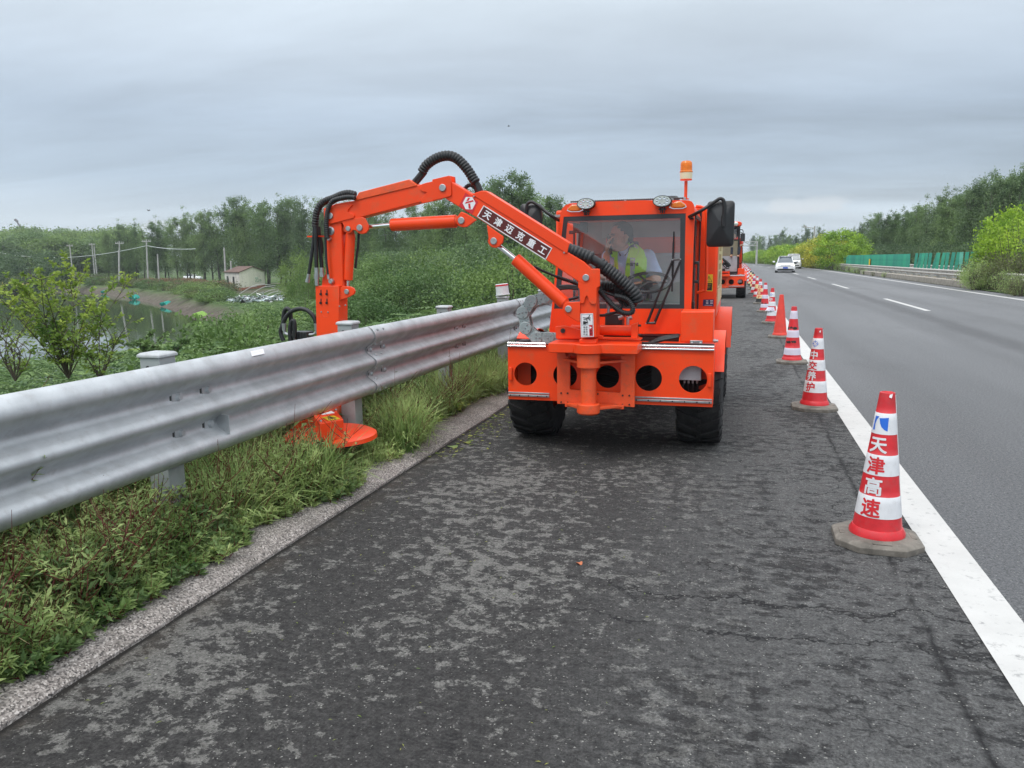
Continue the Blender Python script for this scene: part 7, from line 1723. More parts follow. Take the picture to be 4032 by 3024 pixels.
# ================================================================== PEOPLE
def ell(g, c, r, rot=None, n=14, mi=0):
    V = []; F = []; m_ = n//2
    for i in range(m_+1):
        th = math.pi*i/m_
        for j in range(n):
            ph = 2*math.pi*j/n; v = Vector((r[0]*math.sin(th)*math.cos(ph), r[1]*math.sin(th)*math.sin(ph), r[2]*math.cos(th)))
            if rot is not None: v = rot @ v
            V.append(Vector(c)+v)
    for i in range(m_):
        for j in range(n): F.append((i*n+j, i*n+(j+1) % n, (i+1)*n+(j+1) % n, (i+1)*n+j))
    g.raw(V, F, mi)
def remesh(o, vox, smooth=2):
    md = o.modifiers.new('remesh', 'REMESH'); md.mode = 'VOXEL'; md.voxel_size = vox; md.use_smooth_shade = True
    if smooth: s = o.modifiers.new('smooth', 'SMOOTH'); s.iterations = smooth; s.factor = .5
def driver(par_loc, label, P, fdir, phone=True):
    """P: dict of joints (world)"""
    J = {k: Vector(v) for k, v in P.items() if not isinstance(v, (int, float))}
    t = thing('person', tuple(J['pelvis']), label, 'person')
    fh = Vector((fdir[0], fdir[1], 0)).normalized(); sh_ = Vector((0, 0, 1)).cross(fh); rh = Matrix((sh_, -fh, Vector((0, 0, 1)))).transposed()
    f = Vector((-.22, -.97, 0)).normalized(); s = Vector((0, 0, 1)).cross(f)            # torso faces forward, the head is turned
    rot = Matrix((s, -f, Vector((0, 0, 1)))).transposed()                                # local x=left, -y=forward
    H = J['head']; g = G()
    def hp(x, y, z): return H+rh @ Vector((x, y, z))
    ell(g, hp(0, .012, .035), (.076, .094, .088), rh, 20); ell(g, hp(0, -.022, -.035), (.062, .070, .080), rh, 18); ell(g, hp(0, -.050, -.088), (.036, .034, .026), rh)
    ell(g, hp(.045, -.03, -.055), (.026, .04, .03), rh); ell(g, hp(-.045, -.03, -.055), (.026, .04, .03), rh)
    g.tube([hp(0, -.088, .012), hp(0, -.103, -.018), hp(0, -.108, -.034)], [.007, .010, .014], 8); ell(g, hp(0, -.096, -.036), (.018, .012, .009), rh)
    ell(g, hp(0, -.088, -.062), (.026, .012, .006), rh); ell(g, hp(0, -.086, -.071), (.022, .012, .006), rh); ell(g, hp(0, -.084, .028), (.055, .016, .008), rh)
    for sx in (-1, 1):
        ell(g, hp(.078*sx, .012, -.008), (.008, .020, .033), rh); ell(g, hp(.034*sx, -.070, -.022), (.024, .020, .018), rh)
    g.tube([hp(0, .02, -.06), (J['neck']+J['chest'])/2+Vector((0, 0, .03)), J['chest']+Vector((0, 0, .08))], [.056, .060, .075], 14)
    C_ = J['chest']; ell(g, C_, (.155, .105, .17), rot); ell(g, (C_+J['pelvis'])/2, (.145, .105, .19), rot); ell(g, J['pelvis'], (.165, .13, .11), rot)
    for k in ('r', 'l'):
        sh, el, wr_ = J['sh_'+k], J['el_'+k], J['wr_'+k]
        g.tube([sh, sh.lerp(el, .5), el], [.056, .050, .040], 12); ell(g, sh, (.062, .058, .06), rot); g.tube([el, el.lerp(wr_, .35), wr_], [.041, .040, .026], 12); ell(g, el, (.042, .042, .042))
        ell(g, C_.lerp(sh, .6)+Vector((0, 0, .02)), (.09, .07, .06), rot)
        # hand: palm, four unequal curled fingers, thumb from the side of the palm
        d, nrm = Vector(P['hd_'+k]).normalized(), Vector(P['hn_'+k]).normalized(); sd_ = d.cross(nrm).normalized()
        pc = wr_+d*.045; R_ = Matrix((sd_, nrm, d)).transposed(); ell(g, pc, (.040, .016, .050), R_)
        for i, (o_, ln) in enumerate(((-.030, .066), (-.010, .076), (.010, .072), (.029, .058))):
            b0 = pc+sd_*o_+d*.038; c1 = P['curl_'+k]; a = d*math.cos(c1*.5)+nrm*math.sin(c1*.5); b_ = d*math.cos(c1*1.3)+nrm*math.sin(c1*1.3); c2 = d*math.cos(c1*2.0)+nrm*math.sin(c1*2.0)
            p1 = b0+a*ln*.45; p2 = p1+b_*ln*.33; g.tube([b0, p1, p2, p2+c2*ln*.25], [.0095, .0088, .0080, .0068], 8)
        b0 = pc-sd_*.034*P['th_'+k]-d*.012; p1 = b0+(-sd_*P['th_'+k]*.7+d*.6+nrm*.25).normalized()*.034; g.tube([b0, p1, p1+(d*.8+nrm*.6).normalized()*.028], [.0115, .0100, .0080], 8)
    for k in ('r', 'l'):
        g.tube([J['hip_'+k], J['kn_'+k]], [.082, .058], 12); g.tube([J['kn_'+k], J['ft_'+k]], [.055, .036], 12); ell(g, J['ft_'+k]+f*.06+Vector((0, 0, -.03)), (.042, .11, .035), rot)
    body = g.build('body', 'skin', t, smooth=0); remesh(body, .0055, 3)
    # hair
    g = G(); ell(g, hp(0, .022, .050), (.081, .096, .086), rh, 20)
    ell(g, hp(0, .065, .0), (.070, .052, .075), rh, 16)
    g2 = g.build('hair', 'hair', t, smooth=60)
    me = g2.data; 
    bm = bmesh.new(); bm.from_mesh(me); og = ORG[t.name]; kill = []
    for v in bm.verts:
        lc = rh.transposed() @ (v.co+og-H)
        if lc.y < -.058+max(0, .062-lc.z)*.95: kill.append(v)
    bmesh.ops.delete(bm, geom=kill, context='VERTS'); bm.to_mesh(me); bm.free()
    md = g2.modifiers.new('solid', 'SOLIDIFY'); md.thickness = .006
    g = G()
    for sx in (-1, 1): ell(g, hp(.033*sx, -.086, -.006+.0), (.014, .006, .0055), rh, 8); g.tube([hp(.014*sx, -.094, .022), hp(.034*sx, -.092, .028), hp(.054*sx, -.078, .020)], [.003, .004, .002], 5)
    g.build('eyes', 'hair', t)
    # shirt with short sleeves
    g = G(); ell(g, C_, (.168, .118, .178), rot); ell(g, (C_+J['pelvis'])/2, (.158, .118, .20), rot)
    for k in ('r', 'l'):
        sh, el = J['sh_'+k], J['el_'+k]; ell(g, sh, (.070, .066, .066), rot); ell(g, C_.lerp(sh, .6)+Vector((0, 0, .02)), (.10, .078, .068), rot); e = sh.lerp(el, .82 if k == 'l' else .6); rr_ = 1 if k == 'l' else .82; g.tube([sh, sh.lerp(e, .5), e], [.068*rr_, .066*rr_, .070*rr_], 14)
    so_ = g.build('shirt', 'shirt', t, smooth=0); remesh(so_, .008, 3)
    g = G(); nk = C_+Vector((0, 0, .135))
    for sx in (-1, 1): g.tube([nk+rot @ Vector((.02*sx, .065, .035)), nk+rot @ Vector((.070*sx, .02, .030)), nk+rot @ Vector((.060*sx, -.05, .0)), nk+rot @ Vector((.018*sx, -.098, -.070))], [.020, .024, .024, .010], 8)
    co_ = g.build('collar', 'collar', t, smooth=60)
    # vest: open V front
    g = G(); ell(g, C_, (.178, .128, .188), rot); ell(g, (C_+J['pelvis'])/2, (.168, .130, .215), rot)
    for k in ('r', 'l'): ell(g, C_.lerp(J['sh_'+k], .55)+Vector((0, 0, .022)), (.088, .088, .072), rot)
    vo = g.build('vest', 'vest', t, smooth=0)
    bm = bmesh.new(); bm.from_mesh(vo.data); bm.to_mesh(vo.data); bm.free(); remesh(vo, .009, 3)
    # open front: cut away a V
    cut = G(); V = [C_+rot @ Vector(q_) for q_ in ((-.070, -.05, .26), (.070, -.05, .26), (.026, -.05, -.10), (.026, -.05, -.32), (-.026, -.05, -.32), (-.026, -.05, -.10))]
    cut.ext(V, tuple(f*.2)); cu_ = cut.build('cutter', 'vest'); 
    dgm = vo.modifiers.new('open', 'BOOLEAN'); dgm.operation = 'DIFFERENCE'; dgm.object = cu_; dgm.solver = 'EXACT'
    dg = bpy.context.evaluated_depsgraph_get(); nm = bpy.data.meshes.new_from_object(vo.evaluated_get(dg)); vo.modifiers.clear(); vo.data = nm; bpy.data.objects.remove(cu_)
    md = vo.modifiers.new('solid', 'SOLIDIFY'); md.thickness = -.002
    # reflective bands as thin strips lying on the vest
    def band(pts, w, name='reflective_band', m_='decal_grey', push=.0):
        from mathutils.bvhtree import BVHTree
        vs = [v.co.copy() for v in nm.vertices]; ps = [tuple(p.vertices) for p in nm.polygons]; tr = BVHTree.FromPolygons(vs, ps); og_ = ORG[t.name]
        Q = []
        for p in pts:
            for sgn in (-1, 1):
                p3 = Vector(p[0])+Vector(p[1])*w*sgn-og_; h, n_, _, _ = tr.find_nearest(p3); Q.append(h+n_*(.004+push)+og_)
        g = G(); n_ = len(pts); g.raw(Q, [(2*i, 2*i+1, 2*i+3, 2*i+2) for i in range(n_-1)]); return g.build(name, m_, vo, smooth=60)
    for sx in (-1, 1):
        band([(C_+rot @ Vector((.095*sx, -.10*math.cos((z-.02)*1.5)-(.02 if z < .1 else -.05), z)), rot @ Vector((1, 0, 0))) for z in np.linspace(.19, -.30, 12)], .022)
    band([(C_+rot @ Vector((.19*math.sin(a), -.15*math.cos(a), -.17)), Vector((0, 0, 1))) for a in np.linspace(.15, 2.2, 12)], .024); band([(C_+rot @ Vector((.19*math.sin(a), -.15*math.cos(a), -.17)), Vector((0, 0, 1))) for a in np.linspace(-.15, -2.2, 12)], .024)
    g = G(); ell(g, J['pelvis']-Vector((0, 0, .01)), (.175, .142, .12), rot)
    for k in ('r', 'l'): g.tube([J['hip_'+k], J['kn_'+k]], [.094, .070], 12); ell(g, J['kn_'+k], (.07, .07, .07)); g.tube([J['kn_'+k], J['ft_'+k]+Vector((0, 0, .03))], [.068, .055], 12)
    tr_ = g.build('trousers', 'trousers', t, smooth=0); remesh(tr_, .010, 2)
    return t, hp, vo, rot, C_
mat('decal_grey', (.42, .44, .47), .4, var=.05)
m, t_, b, sp = VEST; b.inputs['Base Color'].default_value = (.42, .80, .06, 1); b.inputs['Roughness'].default_value = .7
b.inputs['Emission Color'].default_value = (.42, .9, .05, 1); b.inputs['Emission Strength'].default_value = 0.0
YD_ = 6.50
def p10(x, y, yy): return Vector(W(10, x, y, yy))
Pj = dict(head=p10(1075, 575, YD_), neck=p10(1120, 760, YD_+.03), chest=p10(1175, 960, YD_+.06), pelvis=p10(1240, 1420, YD_+.16),
          sh_r=p10(925, 855, YD_+.06), el_r=p10(845, 1125, YD_-.18), wr_r=p10(880, 800, YD_-.10),
          sh_l=p10(1470, 850, YD_+.10), el_l=p10(1600, 1180, YD_+.06), wr_l=p10(1400, 1235, YD_-.13))
pv = Pj['pelvis']
Pj.update(hip_r=pv+Vector((-.09, -.05, -.0)), hip_l=pv+Vector((.09, -.05, 0)), kn_r=pv+Vector((-.14, -.40, .03)), kn_l=pv+Vector((.10, -.40, .03)), ft_r=pv+Vector((-.14, -.42, -.22)), ft_l=pv+Vector((.10, -.42, -.22)),
          hd_r=(.10, .05, 1), hn_r=(.95, .25, -.1), curl_r=.62, th_r=1, hd_l=(-.75, -.55, -.05), hn_l=(-.1, -.2, -1), curl_l=.75, th_l=1)
drv, hp_, vest_, rot_, Cc_ = driver(None, 'driver in lime green vest and pale blue shirt holding a phone to his ear', Pj, (-.80, -.62))
# vest lettering: small emblem and dark characters on his left chest
g = G(); V, F = text2d('中国交建', .030, .0006, .0005)
from mathutils.bvhtree import BVHTree
vm = vest_.data; tree = BVHTree.FromPolygons([v.co.copy() for v in vm.vertices], [tuple(p.vertices) for p in vm.polygons]); og_ = ORG[drv.name]
o3 = p10(1265, 962, YD_-.10); ax_x = Vector((1, .35, 0)).normalized(); Q = []
for x, y, z in V:
    p = o3+ax_x*x+Vector((0, 0, y)); h, n_, _, _ = tree.find_nearest(p-og_); Q.append(h+n_*.004+og_)
g.raw(Q, F); g.build('chest_lettering', 'collar', vest_, smooth=0)
# phone in his right hand
ph = thing('mobile_phone', tuple(p10(905, 700, YD_-.08)), 'dark mobile phone held to the driver\'s ear in the front cab', 'phone')
g = G(); c_ = p10(925, 690, YD_-.085); up_ = Vector((-.12, -.05, 1)).normalized(); sd2 = Vector((.45, -.85, .02)).normalized(); nn = up_.cross(sd2).normalized(); sd2 = nn.cross(up_)
V = [c_+up_*a*.074+sd2*b_*.037+nn*e*.0045 for a in (-1, 1) for b_ in (-1, 1) for e in (-1, 1)]; g.raw(V, [(0, 1, 3, 2), (4, 6, 7, 5), (0, 4, 5, 1), (2, 3, 7, 6), (0, 2, 6, 4), (1, 5, 7, 3)]); g.build('phone_body', 'phone', ph, bevel=.003)
# driver of the second machine, a few pixels high behind its windscreen
d2 = Vector((DX2, DY2+.02, 0)); cx2 = q9(375, 330, Y2+.35)
P2 = {}
sh2 = Vector((cx2[0], Y2+.30, cx2[2]+.02))-Pj['head']
for k, v in Pj.items(): P2[k] = (Vector(v)+sh2) if isinstance(v, Vector) else v
def simple_driver():
    c = {k: copy for k, copy in ()}
    o = copy_tree(drv); o.location = Vector(drv.location)+sh2; o.rotation_euler = (0, 0, 0)
    tag(o, 'worker seated in the cab of the second machine, seen small through its window', 'person')
    for ch in o.children:
        if ch.name.startswith(('vest', 'shirt')):
            ch.data = ch.data.copy(); ch.data.materials.clear(); ch.data.materials.append(MATS['cone_orange'])
            for c2 in list(ch.children): bpy.data.objects.remove(c2)
simple_driver()
# ================================================================== CONES
def torus_slice(V, F, step=.007):
    """cut a flat text mesh into narrow vertical strips so that it can wrap a cone"""
    bm = bmesh.new(); vs = [bm.verts.new(v) for v in V]
    for f in F:
        try: bm.faces.new([vs[i] for i in f])
        except ValueError: pass
    xs = [v[0] for v in V]; x = min(xs)+step
    while x < max(xs):
        bmesh.ops.bisect_plane(bm, geom=bm.verts[:]+bm.edges[:]+bm.faces[:], plane_co=(x, 0, 0), plane_no=(1, 0, 0)); x += step
    bm.verts.index_update(); bm.verts.ensure_lookup_table(); V2 = [tuple(v.co) for v in bm.verts]; F2 = [tuple(v.index for v in f.verts) for f in bm.faces]; bm.free(); return V2, F2
CH_ = .78
def cone_r(z, h=CH_): f = min(1, max(0, (z-.055)/(h-.055))); return .120-(.120-.035)*f
BANDS = {
 'T': ([(0, .135), (.135, .285), (.285, .430), (.430, .572), (.572, .715), (.715, .86), (.86, 1)], 'rwrwrwr'),
 'Z': ([(0, .16), (.16, .31), (.31, .45), (.45, .587), (.587, .73), (.73, .87), (.87, 1)], 'rwrwrwr'),
 'P': ([(0, .09), (.09, .22), (.22, .42), (.42, .555), (.555, .77), (.77, .92), (.92, 1)], 'rlrlrlr'),
 'S': ([(0, 1)], 'o'),
 'K': ([(0, .155), (.155, .31), (.31, .45), (.45, .59), (.59, .73), (.73, .88), (.88, 1)], 'kyryrwr'),
 'Y': ([(0, .12), (.12, .26), (.26, .42), (.42, .58), (.58, .73), (.73, .89), (.89, 1)], 'kyryryk'),
 'Q': ([(0, .10), (.10, .24), (.24, .40), (.40, .60), (.60, .80), (.80, .93), (.93, 1)], 'rwryrwr'),
 'U': ([(0, .14), (.14, .30), (.30, .46), (.46, .62), (.62, .78), (.78, .92), (.92, 1)], 'rwrwrwr'),
}
CM = dict(r='cone_red', w='cone_white', l='cone_lilac', o='cone_orange', k='cone_black', y='cone_yellow')
CNAMES = list(dict.fromkeys(CM.values()))
def cone(kind, x, y, label, rz=0.0, tilt=(0, 0), marks=None, face=-112, dirty=0, group=None):
    t = thing('traffic_cone', (x, y, 0), label, 'traffic cone', group)
    h = CH_; g = G()
    # octagonal rubber slab
    oc = [(.205, .105), (.105, .205), (-.105, .205), (-.205, .105), (-.205, -.105), (-.105, -.205), (.105, -.205), (.205, -.105)]
    V = [(x+a, y+b_, .0) for a, b_ in oc]+[(x+a, y+b_, .030) for a, b_ in oc]+[(x+a*.93, y+b_*.93, .042) for a, b_ in oc]+[(x+a*.66, y+b_*.66, .050) for a, b_ in oc]
    F = [tuple(range(7, -1, -1)), tuple(range(24, 32))]
    for l_ in (0, 8, 16):
        for j in range(8): F.append((l_+j, l_+(j+1) % 8, l_+8+(j+1) % 8, l_+8+j))
    g.raw(V, F)
    for a in (0, 90, 180, 270):
        c, s = math.cos(R(a)), math.sin(R(a)); M_ = Matrix.Translation((x, y, 0)) @ Matrix.Rotation(R(a), 4, 'Z'); g.box(-.045, .045, -.180, -.155, .044, .0490, 0, M_)
    g.build('base', 'rubber_base', t, bevel=.004)
    bands, cols = BANDS[kind]; prof = []; mis = []
    z0 = .055; prof.append((.133, z0-.008)); prof.append((.133, z0+.010)); mis.append(CNAMES.index(CM[cols[0]])); prof.append((cone_r(z0+.035)+.003, z0+.035)); mis.append(CNAMES.index(CM[cols[0]])); mis.append(CNAMES.index(CM[cols[0]]))
    for (a, b_), c_ in zip(bands, cols):
        za, zb_ = max(z0+.035, z0+a*(h-z0)), z0+b_*(h-z0); e = .0012 if c_ in 'wly' else 0
        for k in range(3):
            q = za+(zb_-za)*(k+1)/3 if k < 2 else zb_
            if k == 0: prof.append((cone_r(za)+e, za+.0006)); mis.append(CNAMES.index(CM[c_]))
            prof.append((cone_r(q)+e, q-.0006)); mis.append(CNAMES.index(CM[c_]))
    prof += [(.030, h+.001), (.026, h-.006), (.024, h-.10)]; mis += [CNAMES.index(CM[cols[-1]])]*3
    g = G(); g.lathe([(r, z) for r, z in prof], (x, y, 0), 44, mis=mis[:len(prof)-1]); body = g.build('cone_body', CNAMES, t, smooth=40)
    # sleeve seam
    if kind in 'TZU':
        g = G(); a = R(face+96); pts = [(x+(cone_r(z)+.0022)*math.cos(a), y+(cone_r(z)+.0022)*math.sin(a), z) for z in np.linspace(z0+.11, h-.01, 8)]; g.tube(pts, .0016, 4); g.build('seam', 'cone_white', body)
    def wrap(V, F, zc, col, name, off=.0022, da=0):
        V, F = torus_slice(V, F); g = G(); r0 = cone_r(zc)
        g.raw([(x+(cone_r(zc+q)+off+w_)*math.cos(R(face+da)+p/r0), y+(cone_r(zc+q)+off+w_)*math.sin(R(face+da)+p/r0), zc+q) for p, q, w_ in V], F); return g.build(name, col, body, smooth=0)
    for mk in (marks or []):
        fz = mk[1]; zc = z0+fz*(h-z0)
        if mk[0] == 'txt': V, F = text_bold(mk[2], mk[4]*1.10, .026); wrap(V, F, zc, CM[mk[3]], 'lettering')
        elif mk[0] == 'road':      # blue emblem with a white swoosh
            s = .036; V, F = plate2d([[(p*s, q*s) for p, q in ((-.95, .95), (-.30, .95), (-.62, .45), (-.78, -.2), (-.72, -1), (-1.05, -1))]], 0); wrap(V, F, zc, 'blue_logo', 'emblem')
            V, F = plate2d([[(p*s, q*s) for p, q in ((-.25, .72), (1.0, .88), (.90, -1), (.55, -.85), (.15, -.45), (-.05, .0), (-.15, .40))]], 0); wrap(V, F, zc, 'blue_logo', 'emblem')
        elif mk[0] == 'cross':     # thin blue four-pointed ring emblem
            r_ = .026; lo_ = []; o_ = circ(0, 0, r_, 28); i_ = circ(0, 0, r_*.86, 28); V, F = plate2d([o_, i_], 0); wrap(V, F, zc, 'blue_logo', 'emblem')
            for a in range(4):
                c, s = math.cos(a*math.pi/2), math.sin(a*math.pi/2); tri = [(r_*1.55, 0), (r_*.35, r_*.16), (r_*.35, -r_*.16)]; V, F = plate2d([[(p*c-q*s, p*s+q*c) for p, q in tri]], 0); wrap(V, F, zc, 'blue_logo', 'emblem', .0028)
        elif mk[0] == 'smudge':
            rr3 = random.Random(int(fz*100)); lp = []
            for dx in (-.05, -.01, .035, .06):
                cx3, r3 = dx+rr3.uniform(-.01, .01), rr3.uniform(.014, .026)
                V, F = plate2d([[(cx3+r3*rr3.uniform(.5, 1.2)*math.cos(2*math.pi*k/12)*1.3, r3*rr3.uniform(.4, 1.1)*math.sin(2*math.pi*k/12)) for k in range(12)]], 0); wrap(V, F, zc+rr3.uniform(-.006, .006), 'cone_black', 'smudge', .0024)
        elif mk[0] == 'flap':      # torn sleeve hanging loose
            g = G(); a0 = R(face-50); V = []
            for i in range(7):
                for j in range(3):
                    a = a0+i*.32; z = zc+.03-j*.035-(.02 if j == 2 and i % 2 else 0); r_ = cone_r(z)+.006+.03*j*(abs(math.sin(i*1.9))*.6+.4*(i < 3)); V.append((x+r_*math.cos(a), y+r_*math.sin(a), z))
            g.raw(V, [(i*3+j, i*3+3+j, i*3+4+j, i*3+1+j) for i in range(6) for j in range(2)]); g.build('torn_sleeve', 'cone_lilac', body, smooth=0)
        elif mk[0] == 'clear':     # scrap of clear film at the rim
            g = G(); a = R(face+40); p = Vector((x+cone_r(zc)*math.cos(a), y+cone_r(zc)*math.sin(a), zc)); g.raw([p, p+Vector((.012, -.006, .006)), p+Vector((.008, -.010, -.016)), p+Vector((-.003, -.003, -.012))], [(0, 1, 2, 3)]); g.build('torn_film', 'decal_white', body, smooth=0)
    t.rotation_euler = (tilt[0], tilt[1], rz); return t
def txts(s, zs, cols, sizes): return [('txt', z, c, k, sz) for c, z, k, sz in zip(s, zs, cols, sizes)]
cone('T', .725, 4.15, 'nearest and largest red and white cone with white and red characters, beside the edge line', face=-122, tilt=(0, R(.6)),
     marks=[('road', .79)]+txts('天津高速', (.640, .50, .355, .205), 'wrwr', (.078, .081, .084, .088))+[('clear', .99)])
cone('Z', .745, 7.83, 'second nearest red and white cone with four characters and a thin blue ring emblem', face=-124, tilt=(0, R(.5)),
     marks=[('cross', .80)]+txts('中交养护', (.655, .515, .38, .235), 'wrwr', (.075, .078, .082, .085))+[('clear', .97)])
cone('P', .75, 11.25, 'third nearest cone in red and lilac-white bands with black smudges', marks=[('smudge', .34), ('smudge', .60)])
cone('S', .765, 14.85, 'plain orange-red cone without bands, fourth nearest')
cone('Z', .74, 18.1, 'fifth nearest cone with a torn hanging sleeve and one white character', face=-124, marks=[('cross', .80), ('txt', .655, '中', 'w', .078), ('flap', .38)])
cone('P', .71, 21.9, 'sixth nearest cone, red and lilac-white with a black smudge, just beyond the torn one', marks=[('smudge', .25)])
cone('K', .68, 25.8, 'cone with a black foot and four characters on cream and red bands', face=-110, marks=[('cross', .80)]+txts('中交养护', (.66, .52, .38, .235), 'yryr', (.08, .08, .08, .08)))
cone('Q', .66, 29.5, 'cone with one pale yellow band just beyond the cone with the black foot')
cone('U', .62, 33.0, 'narrow-looking cone with a small blue emblem half hidden behind the yellow-banded one', face=-120, marks=[('road', .72), ('smudge', .4)])
cone('Y', .64, 37.3, 'nearer of the two red and yellow cones with black tip and foot')
cone('Y', .60, 41.4, 'farther of the two red and yellow cones with black tip and foot')
far_lab = ['first red and white cone beyond the two red and yellow cones', 'second red and white cone beyond the two red and yellow cones', 'third red and white cone beyond the two red and yellow cones']
yy = 45.3; i = 0; kinds = 'UPUTUPZUPU'
pc = None
while yy < 118:
    k = kinds[i % 10]; lab = far_lab[i] if i < 3 else 'small distant red and white cone at the far end of the cone line'
    cone(k, .62+bend(yy)+(.05 if i % 2 else -.03), yy, lab, group=None if i < 3 else 'far red and white cones'); yy += 3.9; i += 1

# ================================================================== CARS
def car(x, y, rz, L_, Wd, H, label, glass_m, van=False, lights=True, plate_=True, grille='bar'):
    t = thing('car', (x, y, 0), label, 'car' if not van else 'van'); hw = Wd/2; O = Vector((x, y, 0))
    def blk(st, name, m_, par, nseg=8, bev=.03):
        # stations along the length: (y, half-width low, half-width high, z low, z high)
        g = G(); V = []; F = []; ring = 12
        for (yy, a, b_, z0, z1) in st:
            zm = z0+(z1-z0)*.55; P = [(-a*.96, z0), (-a, z0+.06), (-a, zm), (-b_, z1-.05), (-b_*.9, z1), (-b_*.4, z1+.015), (b_*.4, z1+.015), (b_*.9, z1), (b_, z1-.05), (a, zm), (a, z0+.06), (a*.96, z0)]
            V += [(x+p, y+yy, q) for p, q in P]
        for i in range(len(st)-1):
            for j in range(ring): F.append((i*ring+j, i*ring+(j+1) % ring, (i+1)*ring+(j+1) % ring, (i+1)*ring+j))
        F += [tuple(range(ring)), tuple(range((len(st)-1)*ring, len(st)*ring))[::-1]]; g.raw(V, F); return g.build(name, m_, par, smooth=50)
    if not van:
        body = blk([(0, hw*.80, hw*.72, .26, .66), (.10, hw*.95, hw*.82, .20, .74), (.45, hw, hw*.88, .18, .82), (1.25, hw, hw*.90, .18, .94), (1.6, hw, hw*.90, .2, .95), (3.5, hw, hw*.9, .2, .97), (L_-.5, hw, hw*.86, .22, 1.0), (L_-.05, hw*.92, hw*.8, .28, .95), (L_, hw*.85, hw*.7, .35, .8)], 'body', 'car_white', t)
        blk([(1.30, hw*.80, hw*.74, .90, .96), (2.05, hw*.80, hw*.62, .90, H-.06), (2.4, hw*.8, hw*.60, .90, H-.02), (3.3, hw*.8, hw*.60, .9, H-.03), (4.2, hw*.8, hw*.72, .9, 1.0)], 'cabin', 'car_glass', t)
        blk([(1.98, hw*.64, hw*.60, H-.085, H-.04), (2.3, hw*.65, hw*.61, H-.06, H), (3.2, hw*.65, hw*.61, H-.06, H-.01), (3.5, hw*.64, hw*.60, H-.12, H-.07)], 'roof', 'car_white', t)
        zs = [.96, H-.07]; ysx = [1.28, 2.05]
    else:
        body = blk([(0, hw*.80, hw*.75, .26, .80), (.10, hw*.95, hw*.84, .20, .92), (.5, hw, hw*.9, .18, 1.02), (1.0, hw, hw*.92, .18, 1.10), (3.5, hw, hw*.92, .2, 1.12), (L_-.1, hw, hw*.9, .22, 1.12), (L_, hw*.9, hw*.85, .3, 1.0)], 'body', 'car_white', t)
        blk([(.85, hw*.84, hw*.78, 1.02, 1.12), (1.6, hw*.84, hw*.72, 1.02, H-.09), (2.2, hw*.84, hw*.70, 1.02, H-.03), (4.3, hw*.84, hw*.72, 1.02, H-.04), (L_-.1, hw*.84, hw*.76, 1.0, 1.2)], 'cabin', glass_m, t)
        blk([(1.52, hw*.74, hw*.70, H-.13, H-.08), (1.9, hw*.75, hw*.71, H-.09, H-.01), (4.2, hw*.75, hw*.71, H-.09, H), (4.5, hw*.74, hw*.7, H-.12, H-.05)], 'roof', 'car_white', t)
        zs = [1.12, H-.10]; ysx = [.86, 1.58]
    # front pillars
    g = G()
    for s in (-1, 1):
        a = (x+s*hw*(.79 if not van else .82), y+ysx[0]-.02, zs[0]-.02); b_ = (x+s*hw*(.635 if not van else .74), y+ysx[1], zs[1]+.01); g.cyl(a, b_, .035, .03, 8)
    g.build('pillar', 'car_white', t)
    g = G(); V = [(x-hw*.74, y+ysx[0]-.012, zs[0]+.01), (x+hw*.74, y+ysx[0]-.012, zs[0]+.01), (x+hw*(.60 if not van else .70), y+ysx[1]-.012, zs[1]-.01), (x-hw*(.60 if not van else .70), y+ysx[1]-.012, zs[1]-.01)]; g.ext(V, (0, .02, .0)); g.build('windscreen', glass_m, t, smooth=0)
    zl = .66 if not van else .86
    for s in (-1, 1):
        g = G(); g.ext([(x+s*hw*.50, y+.012, zl-.07), (x+s*hw*.86, y+.13, zl-.06), (x+s*hw*.90, y+.22, zl+.07), (x+s*hw*.52, y+.06, zl+.035)], (0, -.02, 0)); g.build('headlight', 'headlight_on' if lights else 'headlight_off', t, bevel=.01)
        g = G(); mz = zs[0]+.07; g.box(x+s*(hw+.14)-.11, x+s*(hw+.14)+.11, y+1.42-(.3 if van else 0), y+1.56-(.3 if van else 0), mz-.07, mz+.08); g.build('door_mirror', 'car_white', t, bevel=.04, seg=3)
        for yy_ in (.82, L_-.85):
            g = G(); xw = x+s*(hw-.12); g.lathe([(0, -.11), (.30, -.11), (.33, -.08), (.33, .08), (.30, .11), (0, .11)], (xw, y+yy_, .33), 24, axis='x'); w_ = g.build('wheel', 'tyre', t); g = G(); g.lathe([(0, s*.113), (.20, s*.115), (.21, s*.10), (.19, s*.09)], (xw, y+yy_, .33), 16, axis='x'); g.build('rim', 'steel', w_)
    g = G()
    if not van:
        g.box(x-hw*.50, x+hw*.50, y-.012, y+.06, .625, .685); g.prism([(x-hw*.78, .27), (x-hw*.86, .32), (x-hw*.75, .38), (x+hw*.75, .38), (x+hw*.86, .32), (x+hw*.78, .27), (x+hw*.5, .25), (x-hw*.5, .25)], y-.008, y+.06)
    else:
        g.prism([(x-hw*.55, .86), (x+hw*.55, .86), (x+hw*.40, .66), (x+hw*.2, .60), (x-hw*.2, .60), (x-hw*.40, .66)], y-.012, y+.05); g.box(x-hw*.7, x+hw*.7, y-.008, y+.05, .34, .46)
    g.build('grille', 'black', t)
    g = G(); g.box(x-hw*.62, x+hw*.62, y-.018, y-.006, .205, .225)
    if not van: g.lathe([(.045, -.004), (.062, -.004), (.062, .004), (.045, .004)], (x, y-.014, .655), 20, axis='y')
    g.build('trim', 'chrome', t)
    if plate_:
        g = G(); g.box(x-.22, x+.22, y-.026, y-.010, .40, .54); g.build('number_plate', 'plate_blue', t, bevel=.005)
    g = G(); g.box(x-hw*.9, x+hw*.9, y+.3, y+L_-.3, .12, .24); g.build('underbody', 'black', t)
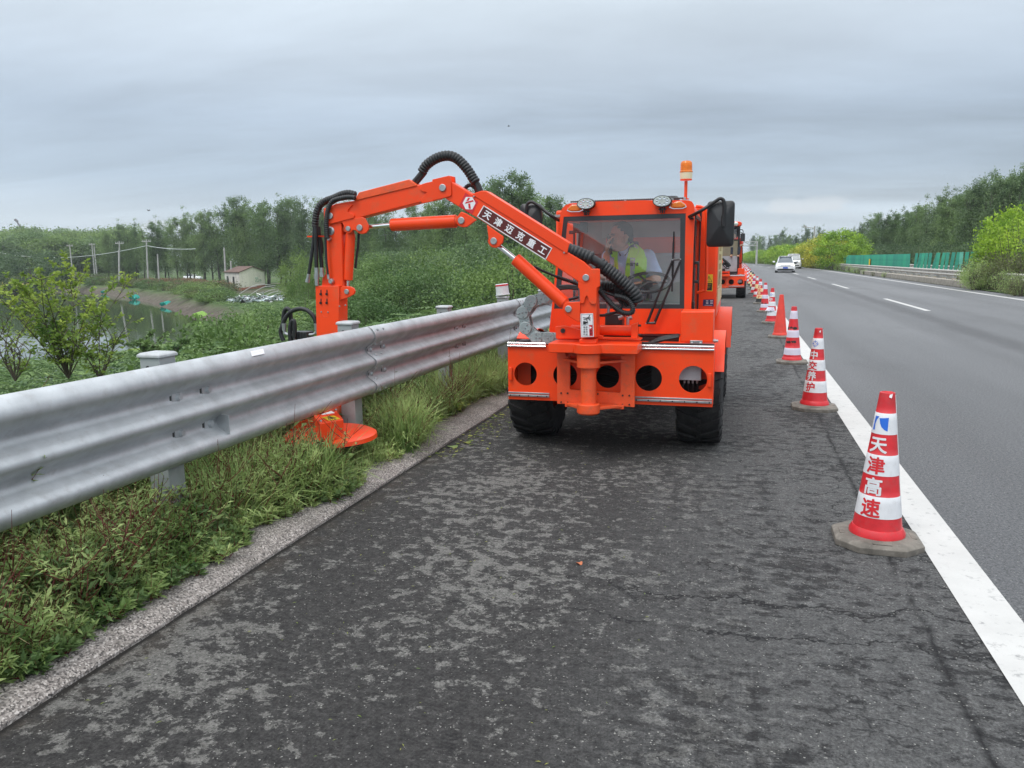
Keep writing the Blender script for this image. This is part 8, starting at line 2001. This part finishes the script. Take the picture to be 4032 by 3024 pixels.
    t.rotation_euler = (0, 0, rz); return t
c1 = ground_at((3053+3131)/2, 1075, 0)
car(float(c1[0])+.05, float(c1[1])+1.0, R(-2), 4.6, 1.80, 1.56, 'white saloon car with glowing headlights coming down the lane beside the cones', 'car_glass')
p = ground_at(3110, 1060, 0); xr_ = float(ground_at(3156, 1058, 0)[0])
car(xr_-.95, 104, R(-2), 4.8, 1.84, 1.86, 'white van following behind and to the right of the saloon car', 'car_glass_pale', van=True, lights=False, plate_=False)
q = ground_at(793, 1102, ZP)
cl = car(float(q[0]), float(q[1]), R(96), 4.5, 1.75, 1.5, 'small white car parked at the edge of the tree row left of the house', 'car_glass', lights=False, plate_=False)
cl.location.z = float(hgt(q[0], q[1])); cl.scale = (1.0, 1.0, 1.0)
# a bird in the sky above the trees
for px, py, D, s, lab in ((585, 829, 60, .28, 'tiny dark bird flying above the trees at left'), (2003, 497, 70, .22, 'tiny dark bird high in the cloudy sky over the machine')):
    x, y, z = at(px, py, D*.97); b = thing('bird', (x, y, z), lab, 'bird'); g = G(); ell(g, (x, y, z), (s*.5, s*.14, s*.13), None, 10)
    for q_ in (-1, 1): g.raw([(x+.10*s, y, z), (x-.16*s, y, z), (x-.1*s, y+q_*s*.7, z+s*.45), (x+.05*s, y+q_*s*.55, z+s*.38)], [(0, 1, 2, 3)])
    ell(g, (x+s*.5, y, z+.03), (s*.14, s*.1, s*.1), None, 8); g.raw([(x-s*.4, y-.04, z), (x-s*.4, y+.04, z), (x-s*.75, y, z)], [(0, 1, 2)]); g.build('body', 'black', b, smooth=0)
# ================================================================== HAZE
m = bpy.data.materials.new('haze'); m.use_nodes = True; t = m.node_tree; t.nodes.clear(); MATS['haze'] = m
o_ = t.nodes.new('ShaderNodeOutputMaterial'); pv_ = t.nodes.new('ShaderNodeVolumePrincipled'); pv_.inputs['Color'].default_value = (.90, .95, 1.0, 1); pv_.inputs['Density'].default_value = .00038; pv_.inputs['Anisotropy'].default_value = .2
t.links.new(pv_.outputs[0], o_.inputs['Volume'])
g = G(); g.box(-700, 500, -80, 900, -5.5, 40); hz_ = g.build('haze', 'haze', smooth=0); tag(hz_, kind='stuff'); tag(hz_, 'thin pale air over the plain', 'haze')
scene.cycles.volume_bounces = 0; scene.cycles.volume_step_rate = 5
# ---- drop prototypes that were never placed
for o in list(bpy.data.objects):
    if o.parent is None and o.get('label') == 'x':
        for c in list(o.children_recursive): bpy.data.objects.remove(c)
        bpy.data.objects.remove(o)
